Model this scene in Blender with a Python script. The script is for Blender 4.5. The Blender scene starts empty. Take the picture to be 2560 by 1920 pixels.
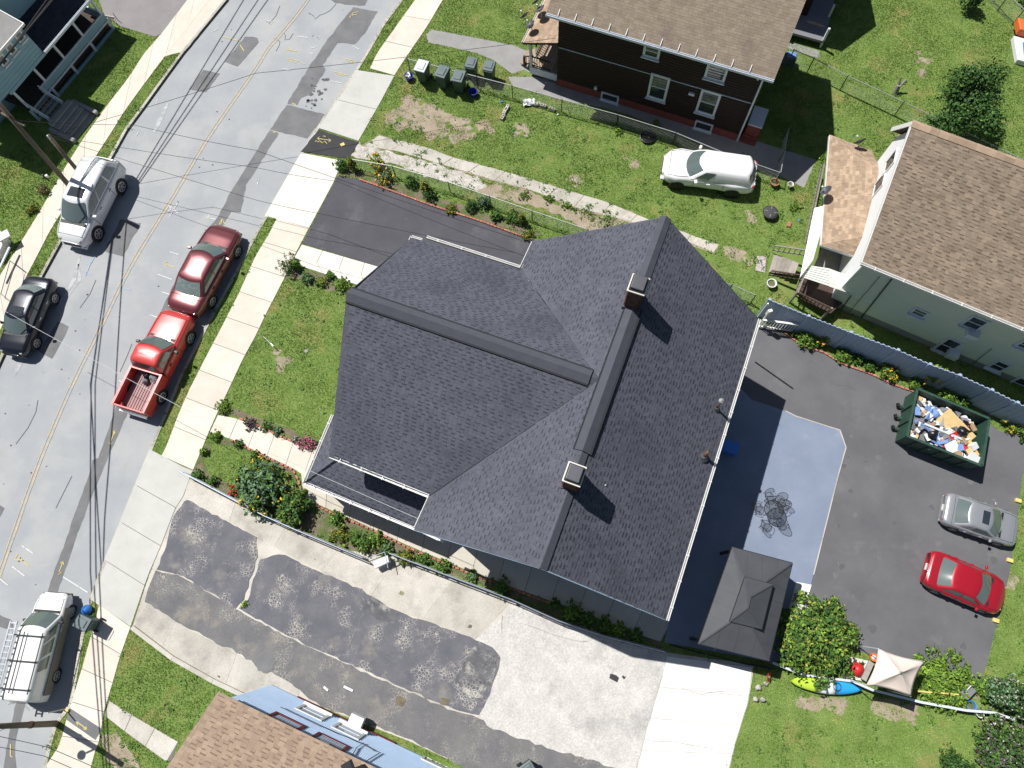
import bpy, math, random
import numpy as np
from mathutils import Vector, Matrix
random.seed(7); rng = np.random.default_rng(7)
V = Vector
scene = bpy.context.scene
C = scene.collection

# ------------------------------------------------------------------ camera, sky, sun, exposure
FOC, NAD, CAMH = 1700.0, (1355.0, 1500.0), 33.3
_d = V((NAD[0]-1280, -(NAD[1]-960), -FOC)).normalized()
_Z = -_d
_Y = V((0, 1, 0)); _Y = (_Y-_Z*_Y.dot(_Z)).normalized()
_X = _Y.cross(_Z)
ROT = Matrix((_X, _Y, _Z))                       # camera axes -> world axes
CAMP = V((0, 0, CAMH))
cd = bpy.data.cameras.new('camera'); cam = bpy.data.objects.new('camera', cd); C.objects.link(cam)
cam.matrix_world = Matrix.Translation(CAMP) @ ROT.to_4x4()
cd.sensor_width = 36; cd.lens = 36*FOC/2560; cd.clip_end = 600; cd.clip_start = .5
scene.camera = cam

SUN_EL, SUN_AZ = math.radians(57), math.radians(140)          # the sun stands to the upper left of the picture
SUN = V((math.cos(SUN_EL)*math.cos(SUN_AZ), math.cos(SUN_EL)*math.sin(SUN_AZ), math.sin(SUN_EL)))
w = bpy.data.worlds.new('World'); scene.world = w; w.use_nodes = True
nt = w.node_tree
sky = nt.nodes.new('ShaderNodeTexSky'); sky.sky_type = 'NISHITA'; sky.sun_disc = False
sky.sun_elevation = SUN_EL; sky.sun_rotation = math.atan2(SUN.x, SUN.y) % (2*math.pi)
bg = nt.nodes['Background']; bg.inputs[1].default_value = .05
nt.links.new(sky.outputs[0], bg.inputs[0])
ld = bpy.data.lights.new('sun', 'SUN'); ld.energy = 5.0; ld.angle = math.radians(.5); ld.color = (1, .98, .945)
sun = bpy.data.objects.new('sun', ld); C.objects.link(sun); sun.rotation_euler = SUN.to_track_quat('Z', 'Y').to_euler()
sun.location = (0, 0, 60)
vs = scene.view_settings
vs.view_transform = 'Standard'; vs.look = 'None'; vs.exposure = .12; vs.gamma = 1

# ------------------------------------------------------------------ geometry helpers
def G(px, py, z=0.0):
    "the point of the place at height z that the photograph shows at pixel px, py"
    r = ROT @ V((px-1280, -(py-960), -FOC))
    return CAMP + r*((z-CAMH)/r.z)
def GP(pts, z=0.0): return [G(x, y, z) for x, y in pts]

class MB:
    def __init__(s): s.v = []; s.f = []
    def add(s, vs, fs):
        o = len(s.v); s.v += [tuple(p) for p in vs]; s.f += [tuple(i+o for i in f) for f in fs]; return s
    def box(s, c, size, rz=0.0, M=None):
        hx, hy, hz = size[0]/2, size[1]/2, size[2]/2
        m = M if M is not None else Matrix.Rotation(rz, 3, 'Z')
        c = V(c)
        s.add([c+m@V((x*hx, y*hy, z*hz)) for z in (-1, 1) for x, y in ((-1, -1), (1, -1), (1, 1), (-1, 1))],
              [(3, 2, 1, 0), (4, 5, 6, 7), (0, 1, 5, 4), (1, 2, 6, 5), (2, 3, 7, 6), (3, 0, 4, 7)]); return s
    def bar(s, a, b, w, h, up=V((0, 0, 1))):
        "a beam from a to b, w wide across and h deep along up"
        a, b = V(a), V(b); x = (b-a); L = x.length
        if L < 1e-6: return s
        x /= L; y = up.cross(x)
        if y.length < 1e-4: y = V((0, 1, 0)).cross(x)
        y.normalize(); z = x.cross(y)
        return s.box((a+b)/2, (L, w, h), M=Matrix((x, y, z)).transposed())
    def prism(s, poly, z0, z1):
        n = len(poly); area = sum(poly[i][0]*poly[(i+1) % n][1]-poly[(i+1) % n][0]*poly[i][1] for i in range(n))
        if area < 0: poly = poly[::-1]
        s.add([(p[0], p[1], z0) for p in poly]+[(p[0], p[1], z1) for p in poly],
              [tuple(range(n-1, -1, -1)), tuple(range(n, 2*n))]+[(i, (i+1) % n, (i+1) % n+n, i+n) for i in range(n)]); return s
    def slab3(s, poly, t):
        "a plate of thickness t under a polygon in space"
        p = [V(q) for q in poly]; nn = V((0, 0, 0))
        for i in range(len(p)): nn += p[i].cross(p[(i+1) % len(p)])
        nn.normalize()
        if nn.z < 0: p = p[::-1]; nn = -nn
        n = len(p)
        s.add(p+[q-nn*t for q in p], [tuple(range(n)), tuple(range(2*n-1, n-1, -1))]+[((i+1) % n, i, i+n, (i+1) % n+n) for i in range(n)]); return s
    def tube(s, pts, r, n=6, cap=True):
        pts = [V(p) for p in pts]; o = len(s.v); k = len(pts); rr = r if isinstance(r, (list, tuple)) else [r]*k
        for i, p in enumerate(pts):
            t = (pts[min(i+1, k-1)]-pts[max(i-1, 0)]).normalized()
            a = t.cross(V((0, 0, 1)));
            if a.length < 1e-3: a = t.cross(V((1, 0, 0)))
            a.normalize(); b = t.cross(a)
            for j in range(n):
                g = 2*math.pi*j/n; s.v.append(tuple(p+(a*math.cos(g)+b*math.sin(g))*rr[i]))
        for i in range(k-1):
            for j in range(n): s.f.append((o+i*n+j, o+i*n+(j+1) % n, o+(i+1)*n+(j+1) % n, o+(i+1)*n+j))
        if cap: s.f.append(tuple(o+j for j in range(n-1, -1, -1))); s.f.append(tuple(o+(k-1)*n+j for j in range(n)))
        return s
    def lathe(s, prof, c=(0, 0, 0), n=16, M=None):
        o = len(s.v); c = V(c)
        for r, z in prof:
            for j in range(n):
                g = 2*math.pi*j/n; p = V((r*math.cos(g), r*math.sin(g), z)); s.v.append(tuple(c+(M@p if M else p)))
        for i in range(len(prof)-1):
            for j in range(n): s.f.append((o+i*n+j, o+i*n+(j+1) % n, o+(i+1)*n+(j+1) % n, o+(i+1)*n+j))
        s.f.append(tuple(o+j for j in range(n-1, -1, -1))); s.f.append(tuple(o+(len(prof)-1)*n+j for j in range(n))); return s
    def strip(s, pts, wd, z):
        "a flat painted line along ground points"
        P = [V((p[0], p[1], 0)) for p in pts]; k = len(P); o = len(s.v)
        ww = wd if isinstance(wd, (list, tuple)) else [wd]*k
        for i, p in enumerate(P):
            t = (P[min(i+1, k-1)]-P[max(i-1, 0)]).normalized(); nrm = V((-t.y, t.x, 0))
            s.v += [tuple(p+nrm*ww[i]/2+V((0, 0, z))), tuple(p-nrm*ww[i]/2+V((0, 0, z)))]
        s.f += [(o+2*i, o+2*i+1, o+2*i+3, o+2*i+2) for i in range(k-1)]; return s
    def build(s, name, mat, parent=None, smooth=False, kind=None, bevel=0, sub=0):
        me = bpy.data.meshes.new(name); off = V((0, 0, 0))
        if parent is not None: off = OFF.get(parent.name, V((0, 0, 0)))
        me.from_pydata([(p[0]-off.x, p[1]-off.y, p[2]-off.z) for p in s.v] if off.length else s.v, [], s.f)
        me.update()
        o = bpy.data.objects.new(name, me); C.objects.link(o)
        me.materials.append(M[mat] if isinstance(mat, str) else mat)
        if smooth:
            me.polygons.foreach_set('use_smooth', [True]*len(me.polygons))
        if parent is not None: o.parent = parent; OFF[o.name] = off
        if kind: o['kind'] = kind
        if bevel: b = o.modifiers.new('bevel', 'BEVEL'); b.width = bevel; b.segments = 2; b.limit_method = 'ANGLE'
        if sub: b = o.modifiers.new('sub', 'SUBSURF'); b.levels = sub; b.render_levels = sub
        return o
OFF = {}
def tag(o, label, cat, group=None):
    o['label'] = label; o['category'] = cat
    if group: o['group'] = group
    return o
def thing(name, label, cat, loc=(0, 0, 0), group=None, local=False):
    o = bpy.data.objects.new(name, None); C.objects.link(o); o.location = loc; o.empty_display_size = .3
    OFF[o.name] = V((0, 0, 0)) if local else V(loc)
    return tag(o, label, cat, group)
def copy_tree(o, loc, rz, label=None, parent=None):
    c = o.copy(); C.objects.link(c)
    if parent is None: c.location = loc; c.rotation_euler = (0, 0, rz)
    else: c.parent = parent
    if label: c['label'] = label
    for ch in [k for k in KIDS.get(o.name, [])]: copy_tree(ch, None, 0, None, c)
    return c
KIDS = {}
def index_kids(o):
    KIDS[o.name] = [x for x in bpy.data.objects if x.parent == o]
    for k in KIDS[o.name]: index_kids(k)
def lerp(a, b, t): return a+(b-a)*t
def ragged(poly, step=.3, amp=.06):
    "resample a polygon and roughen its edge"
    out = []; n = len(poly)
    for i in range(n):
        a, b = V(poly[i][:2]), V(poly[(i+1) % n][:2]); L = (b-a).length; k = max(1, int(L/step))
        for j in range(k): out.append((a.lerp(b, j/k)+V((random.gauss(0, amp), random.gauss(0, amp)))).to_tuple())
    return out

# ------------------------------------------------------------------ materials
M = {}
def mat(name, c1, c2=None, scale=2.0, rough=.85, bump=0, bscale=60, island=0, metal=0, speck=0, sscale=90, c3=None, s3=.35, t3=(.52, .62), coat=0, spec=.5,
        obj=False, alpha=None, trans=0, emit=None, streak=None, cells=None):
    m = bpy.data.materials.new(name); m.use_nodes = True; t = m.node_tree; N = t.nodes; Lk = t.links
    b = N['Principled BSDF']; b.inputs['Roughness'].default_value = rough; b.inputs['Metallic'].default_value = metal
    b.inputs['Specular IOR Level'].default_value = spec
    if coat: b.inputs['Coat Weight'].default_value = coat; b.inputs['Coat Roughness'].default_value = .08
    if trans: b.inputs['Transmission Weight'].default_value = trans
    if alpha is not None: b.inputs['Alpha'].default_value = alpha
    if emit: b.inputs['Emission Color'].default_value = (*emit[:3], 1); b.inputs['Emission Strength'].default_value = emit[3]
    if obj: co = N.new('ShaderNodeTexCoord').outputs['Object']
    else: co = N.new('ShaderNodeNewGeometry').outputs['Position']
    if streak:
        mp = N.new('ShaderNodeMapping'); mp.inputs['Scale'].default_value = streak[:3]; mp.inputs['Rotation'].default_value = (0, 0, streak[3]); Lk.new(co, mp.inputs[0]); cs = mp.outputs[0]
    else: cs = co
    def noise(sc, det=6, src=None, rg=.6):
        n = N.new('ShaderNodeTexNoise'); n.inputs['Scale'].default_value = sc; n.inputs['Detail'].default_value = det; n.inputs['Roughness'].default_value = rg
        Lk.new(src or co, n.inputs['Vector']); return n.outputs['Fac']
    def mix(f, a, c, kind='MIX'):
        x = N.new('ShaderNodeMix'); x.data_type = 'RGBA'; x.blend_type = kind
        for sock, val in ((x.inputs[0], f), (x.inputs[6], a), (x.inputs[7], c)):
            if isinstance(val, (int, float)): sock.default_value = val
            elif isinstance(val, tuple): sock.default_value = (*val[:3], 1)
            else: Lk.new(val, sock)
        return x.outputs[2]
    def ramp(f, lo, hi):
        r = N.new('ShaderNodeMapRange'); r.inputs[1].default_value = lo; r.inputs[2].default_value = hi; Lk.new(f, r.inputs[0]); return r.outputs[0]
    col = c1
    if c2 is not None: col = mix(ramp(noise(scale, src=cs), .32, .68), c1, c2)
    if c3 is not None: col = mix(ramp(noise(s3, 8, rg=.65), *t3), col, c3)
    if cells:
        vo = N.new('ShaderNodeTexVoronoi'); vo.feature = 'DISTANCE_TO_EDGE'; vo.inputs['Scale'].default_value = cells[0]; Lk.new(co, vo.inputs['Vector'])
        edge = ramp(vo.outputs['Distance'], cells[1], cells[1]*.25)
        msk = N.new('ShaderNodeMath'); msk.operation = 'MULTIPLY'; Lk.new(edge, msk.inputs[0]); Lk.new(ramp(noise(cells[3], 6), .5, .62), msk.inputs[1])
        col = mix(msk.outputs[0], col, cells[2])
    if speck:
        col = mix(1.0, col, mix(ramp(noise(sscale, 3), .3, .7), (1-speck,)*3, (1+speck,)*3), 'MULTIPLY')
    if island:
        g = N.new('ShaderNodeNewGeometry').outputs['Random Per Island']; oi = N.new('ShaderNodeObjectInfo').outputs['Random']
        a = N.new('ShaderNodeMath'); a.operation = 'ADD'; Lk.new(g, a.inputs[0]); Lk.new(oi, a.inputs[1])
        fr = N.new('ShaderNodeMath'); fr.operation = 'FRACT'; Lk.new(a.outputs[0], fr.inputs[0])
        col = mix(1.0, col, mix(fr.outputs[0], (1-island,)*3, (1+island,)*3), 'MULTIPLY')
    if isinstance(col, tuple): b.inputs['Base Color'].default_value = (*col[:3], 1)
    else: Lk.new(col, b.inputs['Base Color'])
    if bump:
        bp = N.new('ShaderNodeBump'); bp.inputs['Strength'].default_value = bump; bp.inputs['Distance'].default_value = .02
        Lk.new(noise(bscale, 5), bp.inputs['Height']); Lk.new(bp.outputs[0], b.inputs['Normal'])
    M[name] = m; return m
# ground
mat('lawn', (.14, .215, .05), (.195, .265, .075), 1.6, .95, .8, 30, c3=(.3, .25, .1), s3=.45, t3=(.54, .74), speck=.3, sscale=45, spec=.1)
mat('grass', (.175, .285, .055), (.25, .36, .095), 1.6, .8, speck=.3, sscale=.9, c3=(.36, .3, .12), s3=.45, t3=(.54, .74), island=.35, spec=.15)
mat('asphalt_street', (.33, .345, .36), (.39, .4, .405), .5, .92, .25, 90, speck=.12, sscale=60, c3=(.42, .42, .41), s3=.25, t3=(.5, .7))
mat('asphalt_patch', (.15, .15, .155), (.2, .2, .2), 1.2, .92, .3, 90, speck=.18, sscale=50)
mat('asphalt_new', (.035, .034, .037), (.045, .044, .048), 2, .85, .3, 90, speck=.2)
mat('asphalt_drive', (.072, .07, .082), (.09, .088, .1), .8, .9, .3, 90, speck=.15, c3=(.14, .14, .155), s3=.5, t3=(.56, .78))
mat('asphalt_lot', (.112, .112, .12), (.15, .148, .153), .45, .92, .3, 90, speck=.12, c3=(.19, .185, .183), s3=.6, t3=(.58, .8))
mat('asphalt_old', (.115, .115, .135), (.16, .158, .172), 1.1, .92, .4, 60, speck=.25, sscale=30, c3=(.27, .25, .22), s3=.6, t3=(.54, .72), cells=(8.0, .085, (.52, .48, .42), .75))
mat('asphalt_crazed', (.09, .09, .1), (.16, .16, .165), 2, .92, .4, 60, speck=.3, sscale=30, c3=(.36, .34, .31), s3=1.6, t3=(.52, .66), cells=(7, .16, (.62, .58, .52), .2))
mat('asphalt_tan', (.14, .138, .145), (.19, .183, .18), .9, .92, .4, 60, speck=.25, sscale=30, c3=(.27, .245, .205), s3=.7, t3=(.54, .72), cells=(9, .08, (.38, .35, .3), .8))
mat('asphalt_brown', (.24, .22, .22), (.28, .26, .255), 1, .92, .2, 80, speck=.12)
mat('concrete_new', (.5, .5, .46), (.57, .56, .52), 1.2, .9, .12, 80, speck=.05, c3=(.44, .43, .4), s3=.6, t3=(.55, .75))
mat('concrete_peach', (.66, .58, .49), (.73, .66, .57), 1.1, .9, .12, 80, island=.06, speck=.05, c3=(.56, .46, .36), s3=.8, t3=(.6, .8))
mat('concrete_white', (.7, .66, .58), (.76, .73, .66), 1.2, .9, .12, 80, island=.05, speck=.05)
mat('concrete_old', (.46, .43, .37), (.58, .54, .48), .8, .92, .4, 40, speck=.12, sscale=18, c3=(.33, .305, .27), s3=.6, t3=(.5, .72), island=.1)
mat('concrete_pad', (.5, .48, .45), (.64, .61, .57), .9, .92, .5, 30, speck=.18, sscale=14, c3=(.42, .4, .38), s3=.5, t3=(.52, .66))
mat('concrete_bright', (.76, .74, .68), (.82, .81, .78), .9, .9, .15, 50, speck=.05, c3=(.62, .59, .53), s3=.5, t3=(.55, .75))
mat('concrete_walk', (.52, .48, .4), (.58, .54, .46), 1.5, .9, .15, 60, speck=.06, island=.06)
mat('concrete_grey', (.27, .26, .25), (.33, .32, .31), 1.5, .9, .15, 60, speck=.1)
mat('patio_paint', (.19, .23, .31), (.23, .27, .355), .7, .8, .12, 50, speck=.04, c3=(.28, .315, .4), s3=.8, t3=(.58, .8))
mat('joint', (.17, .15, .13)); mat('lot_dark', (.098, .097, .103), (.115, .114, .12), 3, .9); mat('lot_pale', (.165, .16, .158), (.145, .142, .143), 3, .9)
mat('soil', (.15, .115, .085), (.22, .175, .125), 3, .95, .8, 30, speck=.35, sscale=35, c3=(.1, .14, .04), s3=1.2, t3=(.48, .58))
mat('dirt', (.3, .24, .17), (.4, .33, .25), 1.4, .95, .6, 40, speck=.25, sscale=30, c3=(.16, .19, .06), s3=1.1, t3=(.55, .64))
mat('gravel', (.4, .36, .32), (.62, .58, .53), 3, .95, .8, 30, speck=.3, sscale=22)
mat('stone', (.4, .37, .33), (.55, .52, .47), 6, .9, .3, 40, island=.2)
mat('paint_yellow', (.55, .44, .27), (.46, .4, .3), 4, .85, speck=.3, sscale=25, c3=(.38, .38, .37), s3=4, t3=(.46, .58))
mat('paint_spray_yellow', (.7, .55, .12), (.6, .5, .2), 9, .85, c3=(.4, .4, .39), s3=9, t3=(.52, .6))
mat('paint_spray_white', (.75, .75, .74), (.6, .6, .6), 9, .85, c3=(.4, .4, .4), s3=9, t3=(.55, .62))
mat('paint_spray_blue', (.3, .5, .75), (.35, .5, .65), 9, .85)
mat('crack', (.12, .12, .13))
mat('light_scuff', (.55, .55, .55), (.42, .43, .44), 3, .9, c3=(.36, .37, .38), s3=2.2, t3=(.46, .56))
# roofs and walls
mat('shingle_slate', (.078, .083, .106), (.096, .102, .126), 1.2, .88, .25, 120, island=.1, speck=.22, sscale=50, c3=(.068, .073, .094), s3=.4, t3=(.5, .65))
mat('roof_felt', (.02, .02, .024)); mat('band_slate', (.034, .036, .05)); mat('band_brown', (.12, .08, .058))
mat('ridge_slate', (.064, .067, .085), (.074, .078, .097), 3, .88, .2, 120, island=.08, speck=.2)
mat('shingle_brown', (.235, .185, .135), (.3, .24, .178), 2.2, .9, .25, 100, island=.1, speck=.2, sscale=60, c3=(.16, .125, .105), s3=.55, t3=(.56, .74))
mat('shingle_cream', (.215, .163, .116), (.28, .215, .155), 1.5, .9, .25, 100, island=.17, speck=.2, sscale=60)
mat('shingle_porch', (.33, .235, .16), (.41, .3, .21), 2.5, .9, .25, 100, island=.22, speck=.15, sscale=60)
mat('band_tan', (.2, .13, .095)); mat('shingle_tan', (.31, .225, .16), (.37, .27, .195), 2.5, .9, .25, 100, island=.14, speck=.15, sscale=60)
mat('shingle_dark', (.03, .032, .045), (.04, .042, .055), 2.5, .85, .2, 100, island=.2)
mat('siding_brown', (.022, .012, .01), (.035, .018, .014), 3, .85, .2, 60, streak=(.4, .4, 14, 0))
mat('foundation_red', (.2, .05, .04), (.26, .07, .055), 3, .85, .2, 60)
mat('siding_cream', (.66, .7, .6), (.7, .74, .64), 1.2, .7, streak=(.6, .6, 3, 0))
mat('siding_white', (.9, .9, .9), (.88, .88, .89), 1.5, .6)
mat('siding_teal', (.24, .4, .48), (.28, .45, .53), 1.2, .7)
mat('siding_blue', (.4, .52, .68), (.44, .56, .72), 1.2, .7)
mat('siding_house', (.34, .38, .43), (.38, .42, .47), 1.2, .7)
mat('trim_white', (.8, .79, .76), (.74, .73, .7), 3, .6)
mat('trim_cool', (.6, .64, .7), (.66, .7, .75), 3, .6)
mat('trim_red', (.17, .03, .035))
mat('rake_blue', (.3, .4, .52))
mat('glass_dark', (.03, .04, .05), None, rough=.05, spec=.8)
mat('glass_curtain', (.22, .24, .25), (.1, .11, .12), 4, .08, spec=.8)
mat('screen_dark', (.06, .06, .06))
mat('brick_dark', (.1, .045, .04), (.14, .06, .05), 5, .9, .2, 60, island=.3)
mat('brick_red', (.42, .15, .11), (.5, .2, .15), 5, .9, .2, 60, island=.25)
mat('mortar', (.2, .17, .16))
mat('metal_lid', (.085, .088, .1), (.1, .1, .115), 3, .5, metal=.3)
mat('metal_rail', (.3, .34, .42), (.25, .29, .36), 6, .45, metal=.5)
mat('galv', (.5, .51, .5), (.42, .43, .42), 6, .5, metal=.5)
mat('metal_black', (.012, .012, .014), None, rough=.5)
mat('rust', (.12, .06, .04), (.18, .1, .07), 8, .8)
mat('wood_pole', (.13, .1, .075), (.2, .16, .12), 5, .9, .4, 60, streak=(6, 6, .5, 0))
mat('wood_deck', (.36, .27, .19), (.46, .36, .26), 4, .85, .2, 60, island=.2)
mat('wood_dark', (.05, .03, .024), (.08, .05, .04), 4, .85)
mat('wood_grey', (.26, .23, .2), (.36, .33, .29), 4, .9, island=.25)
mat('vinyl_blue', (.36, .45, .6), (.41, .5, .66), 2, .45, c3=(.3, .36, .45), s3=.5, t3=(.55, .75))
mat('wire', (.02, .02, .022)); mat('wire_light', (.55, .55, .55))
mat('canvas', (.78, .65, .57), (.82, .69, .61), 3, .9)
mat('gazebo', (.062, .065, .073), (.076, .079, .088), 1.5, .65, speck=.05)
# cars
def paint(n, c, metal=.25, rough=.28): mat(n, c, None, rough=rough, metal=metal, coat=.8, spec=.5)
paint('paint_silver', (.72, .73, .74), .05); paint('paint_white', (.8, .8, .79), 0); paint('paint_maroon', (.16, .035, .04), .35)
paint('paint_red', (.55, .045, .04), .05, .35); paint('paint_crimson', (.42, .012, .025), .2); paint('paint_black', (.012, .014, .024), .3); paint('paint_grey', (.38, .39, .41), .4)
paint('paint_vanwhite', (.82, .81, .78), 0, .35)
mat('van_flank_shade', (.2, .175, .14), None, rough=.4, coat=.4)  # tan-brown colour standing in for shade on the white van's flank
mat('car_glass', (.11, .145, .14), None, rough=.04, spec=1.0, coat=.5)
mat('car_interior', (.2, .25, .24), (.12, .15, .15), 6, .6)
mat('tyre', (.02, .02, .021)); mat('rim', (.55, .55, .55), None, rough=.4, metal=.5); mat('rubber', (.015, .015, .016), None, rough=.6)
mat('chrome', (.7, .7, .7), None, rough=.15, metal=.9); mat('lamp_clear', (.42, .42, .4), None, rough=.1, coat=.6); mat('lamp_red', (.4, .02, .03), None, rough=.15, coat=.6)
mat('plate', (.75, .75, .72)); mat('bed_liner', (.42, .27, .26), (.35, .2, .2), 5, .7)
mat('aluminium', (.6, .64, .68), None, rough=.35, metal=.7)
# bins, toys and so on
mat('bin_green', (.035, .065, .06), (.045, .08, .072), 3, .55); mat('bin_grey', (.1, .135, .14), (.13, .165, .17), 3, .5); mat('bin_white', (.62, .66, .66), None, rough=.5)
mat('plastic_blue', (.03, .04, .3), None, rough=.45); mat('plastic_bright', (.04, .2, .62), None, rough=.45); mat('dumpster_green', (.02, .06, .042), (.03, .08, .055), 4, .6, .2, 60)
mat('kayak_lime', (.5, .68, .06), None, rough=.35); mat('kayak_white', (.8, .84, .84), None, rough=.35); mat('kayak_blue', (.03, .35, .75), None, rough=.35)
mat('terracotta', (.36, .15, .08), (.42, .2, .12), 6); mat('plastic_white', (.78, .78, .78), None, rough=.5); mat('plastic_red', (.6, .03, .03), None, rough=.4); mat('orange', (.75, .16, .04), None, rough=.5)
mat('cardboard', (.42, .28, .15), (.5, .34, .2), 5); mat('bag_black', (.012, .012, .016), None, rough=.3); mat('cloth_blue', (.15, .25, .5), (.2, .32, .6), 6); mat('cloth_grey', (.2, .2, .22)); mat('foam_yellow', (.6, .42, .18), (.68, .5, .25), 4)
mat('stop_yellow', (.72, .5, .12), (.78, .62, .25), 8, .8)
mat('mesh_dark', (.03, .032, .036), None, rough=.6, alpha=.3)
# foliage
def leafmat(n, a, b, isl=.4): mat(n, a, b, 2.5, .7, island=isl, spec=.25)
leafmat('leaf_mid', (.07, .15, .025), (.1, .2, .035)); leafmat('leaf_dark', (.035, .085, .022), (.055, .12, .03)); leafmat('leaf_lime', (.17, .28, .03), (.22, .34, .05)); leafmat('leaf_blue', (.11, .19, .1), (.15, .25, .13))
leafmat('leaf_yellow', (.3, .3, .05), (.36, .34, .08)); leafmat('leaf_gold', (.26, .24, .03), (.2, .22, .03)); leafmat('leaf_purple', (.1, .06, .09), (.14, .1, .12))
leafmat('petal_yellow', (.75, .5, .04), (.8, .42, .03), .2); leafmat('petal_pink', (.5, .1, .2), (.6, .2, .3), .3); leafmat('petal_red', (.6, .06, .03), (.5, .1, .04), .2); leafmat('petal_pale', (.6, .5, .52), (.5, .4, .45), .2)

# ------------------------------------------------------------------ the setting: ground, street, kerbs, pavements, drives
SOFT = []; PAVED = []                                             # outlines kept free of grass
def pave(poly): PAVED.append([(p[0], p[1]) for p in poly])
CURB_L = [(900, -430), (760, -230), (640, -92), (567, 0), (460, 130), (411, 197), (359, 269), (318, 324), (278, 396), (215, 500), (153, 604), (107, 688), (50, 800), (0, 908), (-60, 1040), (-150, 1260), (-260, 1560), (-360, 1900), (-430, 2200)]
CURB_R = [(1300, -430), (1170, -230), (1060, -80), (1002, 0), (958, 58), (915, 133), (890, 174), (852, 230), (811, 289), (753, 382), (698, 477), (665, 538), (640, 580), (596, 665), (518, 807), (454, 930), (396, 1070), (376, 1119), (336, 1215), (298, 1310), (246, 1437), (223, 1501), (200, 1600), (174, 1758), (136, 1810), (124, 1850), (108, 1920), (80, 2060), (55, 2200)]
cl, cr = GP(CURB_L), GP(CURB_R)
STREET_Z = -.1
mb = MB()
far = 140
def strip_to(pts, x):
    for a, b in zip(pts, pts[1:]):
        q = [(a.x, a.y, 0), (b.x, b.y, 0), (x, b.y, 0), (x, a.y, 0)]
        mb.add(q, [(0, 1, 2, 3) if x > 0 else (3, 2, 1, 0)])
strip_to(cl, -far); strip_to(cr, far)
mb.add([(-far, cl[0].y, 0), (cl[0].x, cl[0].y, 0), (cr[0].x, cr[0].y, 0), (far, cr[0].y, 0), (far, far, 0), (-far, far, 0)], [(0, 1, 2, 3, 4, 5)])
mb.add([(-far, cl[-1].y, 0), (cl[-1].x, cl[-1].y, 0), (cr[-1].x, cr[-1].y, 0), (far, cr[-1].y, 0), (far, -far, 0), (-far, -far, 0)], [(5, 4, 3, 2, 1, 0)])
mb.add([(p.x, p.y, 0) for p in cl]+[(p.x, p.y, -.2) for p in cl], [(i, i+1, i+1+len(cl), i+len(cl)) for i in range(len(cl)-1)])
mb.add([(p.x, p.y, 0) for p in cr]+[(p.x, p.y, -.2) for p in cr], [(i+1, i, i+len(cr), i+1+len(cr)) for i in range(len(cr)-1)])
mb.build('ground', 'lawn', kind='structure')
st = [(p.x-.02, p.y) for p in cl]; en = [(p.x+.02, p.y) for p in cr]
mb = MB(); mb.v = [(x, y, STREET_Z) for x, y in st]; nl = len(st)
# resample right side onto the left's rows so that the street is one strip of quads
def at_y(pts, y):
    for a, b in zip(pts, pts[1:]):
        if a[1] >= y >= b[1]: return a[0]+(b[0]-a[0])*(a[1]-y)/max(1e-6, a[1]-b[1])
    return pts[0][0] if y > pts[0][1] else pts[-1][0]
ys = sorted(set([p[1] for p in st]+[p[1] for p in en]), reverse=True)
ys = [y for y in ys if min(st[0][1], en[0][1]) >= y >= max(st[-1][1], en[-1][1])]
mb.v = []; mb.f = []
for y in ys: mb.v += [(at_y(st, y)-.03, y, STREET_Z), (at_y(en, y)+.03, y, STREET_Z)]
mb.f = [(2*i, 2*i+2, 2*i+3, 2*i+1) for i in range(len(ys)-1)]
street = mb.build('street', 'asphalt_street', kind='structure'); OFF['street'] = V((0, 0, 0))
STREET_POLY = st+en[::-1]; PAVED.append(STREET_POLY)

def curb(name, pts, side):
    m = MB(); k = len(pts)
    for i in range(k-1):
        a, b = pts[i], pts[i+1]; t = (b-a).normalized(); nrm = V((-t.y, t.x, 0))*side
        m.prism([(a.x, a.y), (b.x, b.y), (b+nrm*.16).to_tuple()[:2], (a+nrm*.16).to_tuple()[:2]], -.2, .028)
    return m.build(name, 'concrete_old', kind='structure')
curb('kerb', cl[3:], -1); curb('kerb', cr[3:], 1)

def sheet(name, poly, z, mt, parent=None, rag=0, kind=None, thick=.05, step=.25, label=None):
    "a thin paved layer whose top lies at z"
    if rag: poly = ragged(poly, step, rag)
    m = MB(); m.prism([(p[0], p[1]) for p in poly], z-thick, z)
    o = m.build(name, mt, parent, kind=kind)
    if label: o['label'] = label
    return o
# repairs in the street
sz = STREET_Z
def patch(pts, k=1, mt='asphalt_patch', name='patch', rag=.02):
    return sheet(name, GP(pts, sz), sz+.004*k, mt, street, rag, thick=.003)
patch([(796, -20), (930, -20), (912, 14), (886, 14), (840, 8)])
patch([(883, 17), (944, 29), (912, 84), (889, 110), (844, 108), (808, 162), (814, 174), (776, 237), (752, 245), (744, 263), (717, 259), (776, 162), (819, 98)])
patch([(717, 262), (811, 286), (796, 312), (767, 347), (675, 324)], 2)
patch([(675, 326), (698, 333), (640, 425), (615, 462), (602, 532), (579, 529), (558, 561), (535, 590), (505, 590), (541, 547), (579, 477), (640, 379)])
patch([(470, 640), (520, 640), (400, 880), (321, 1029), (275, 1134), (260, 1168), (203, 1307), (159, 1437), (145, 1478), (80, 1700), (68, 1744), (38, 1857), (41, 1940), (5, 1940), (29, 1805), (46, 1735), (122, 1469), (133, 1437), (203, 1241), (229, 1168), (231, 1151), (246, 1145), (289, 1018), (304, 960), (360, 860)])
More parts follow.
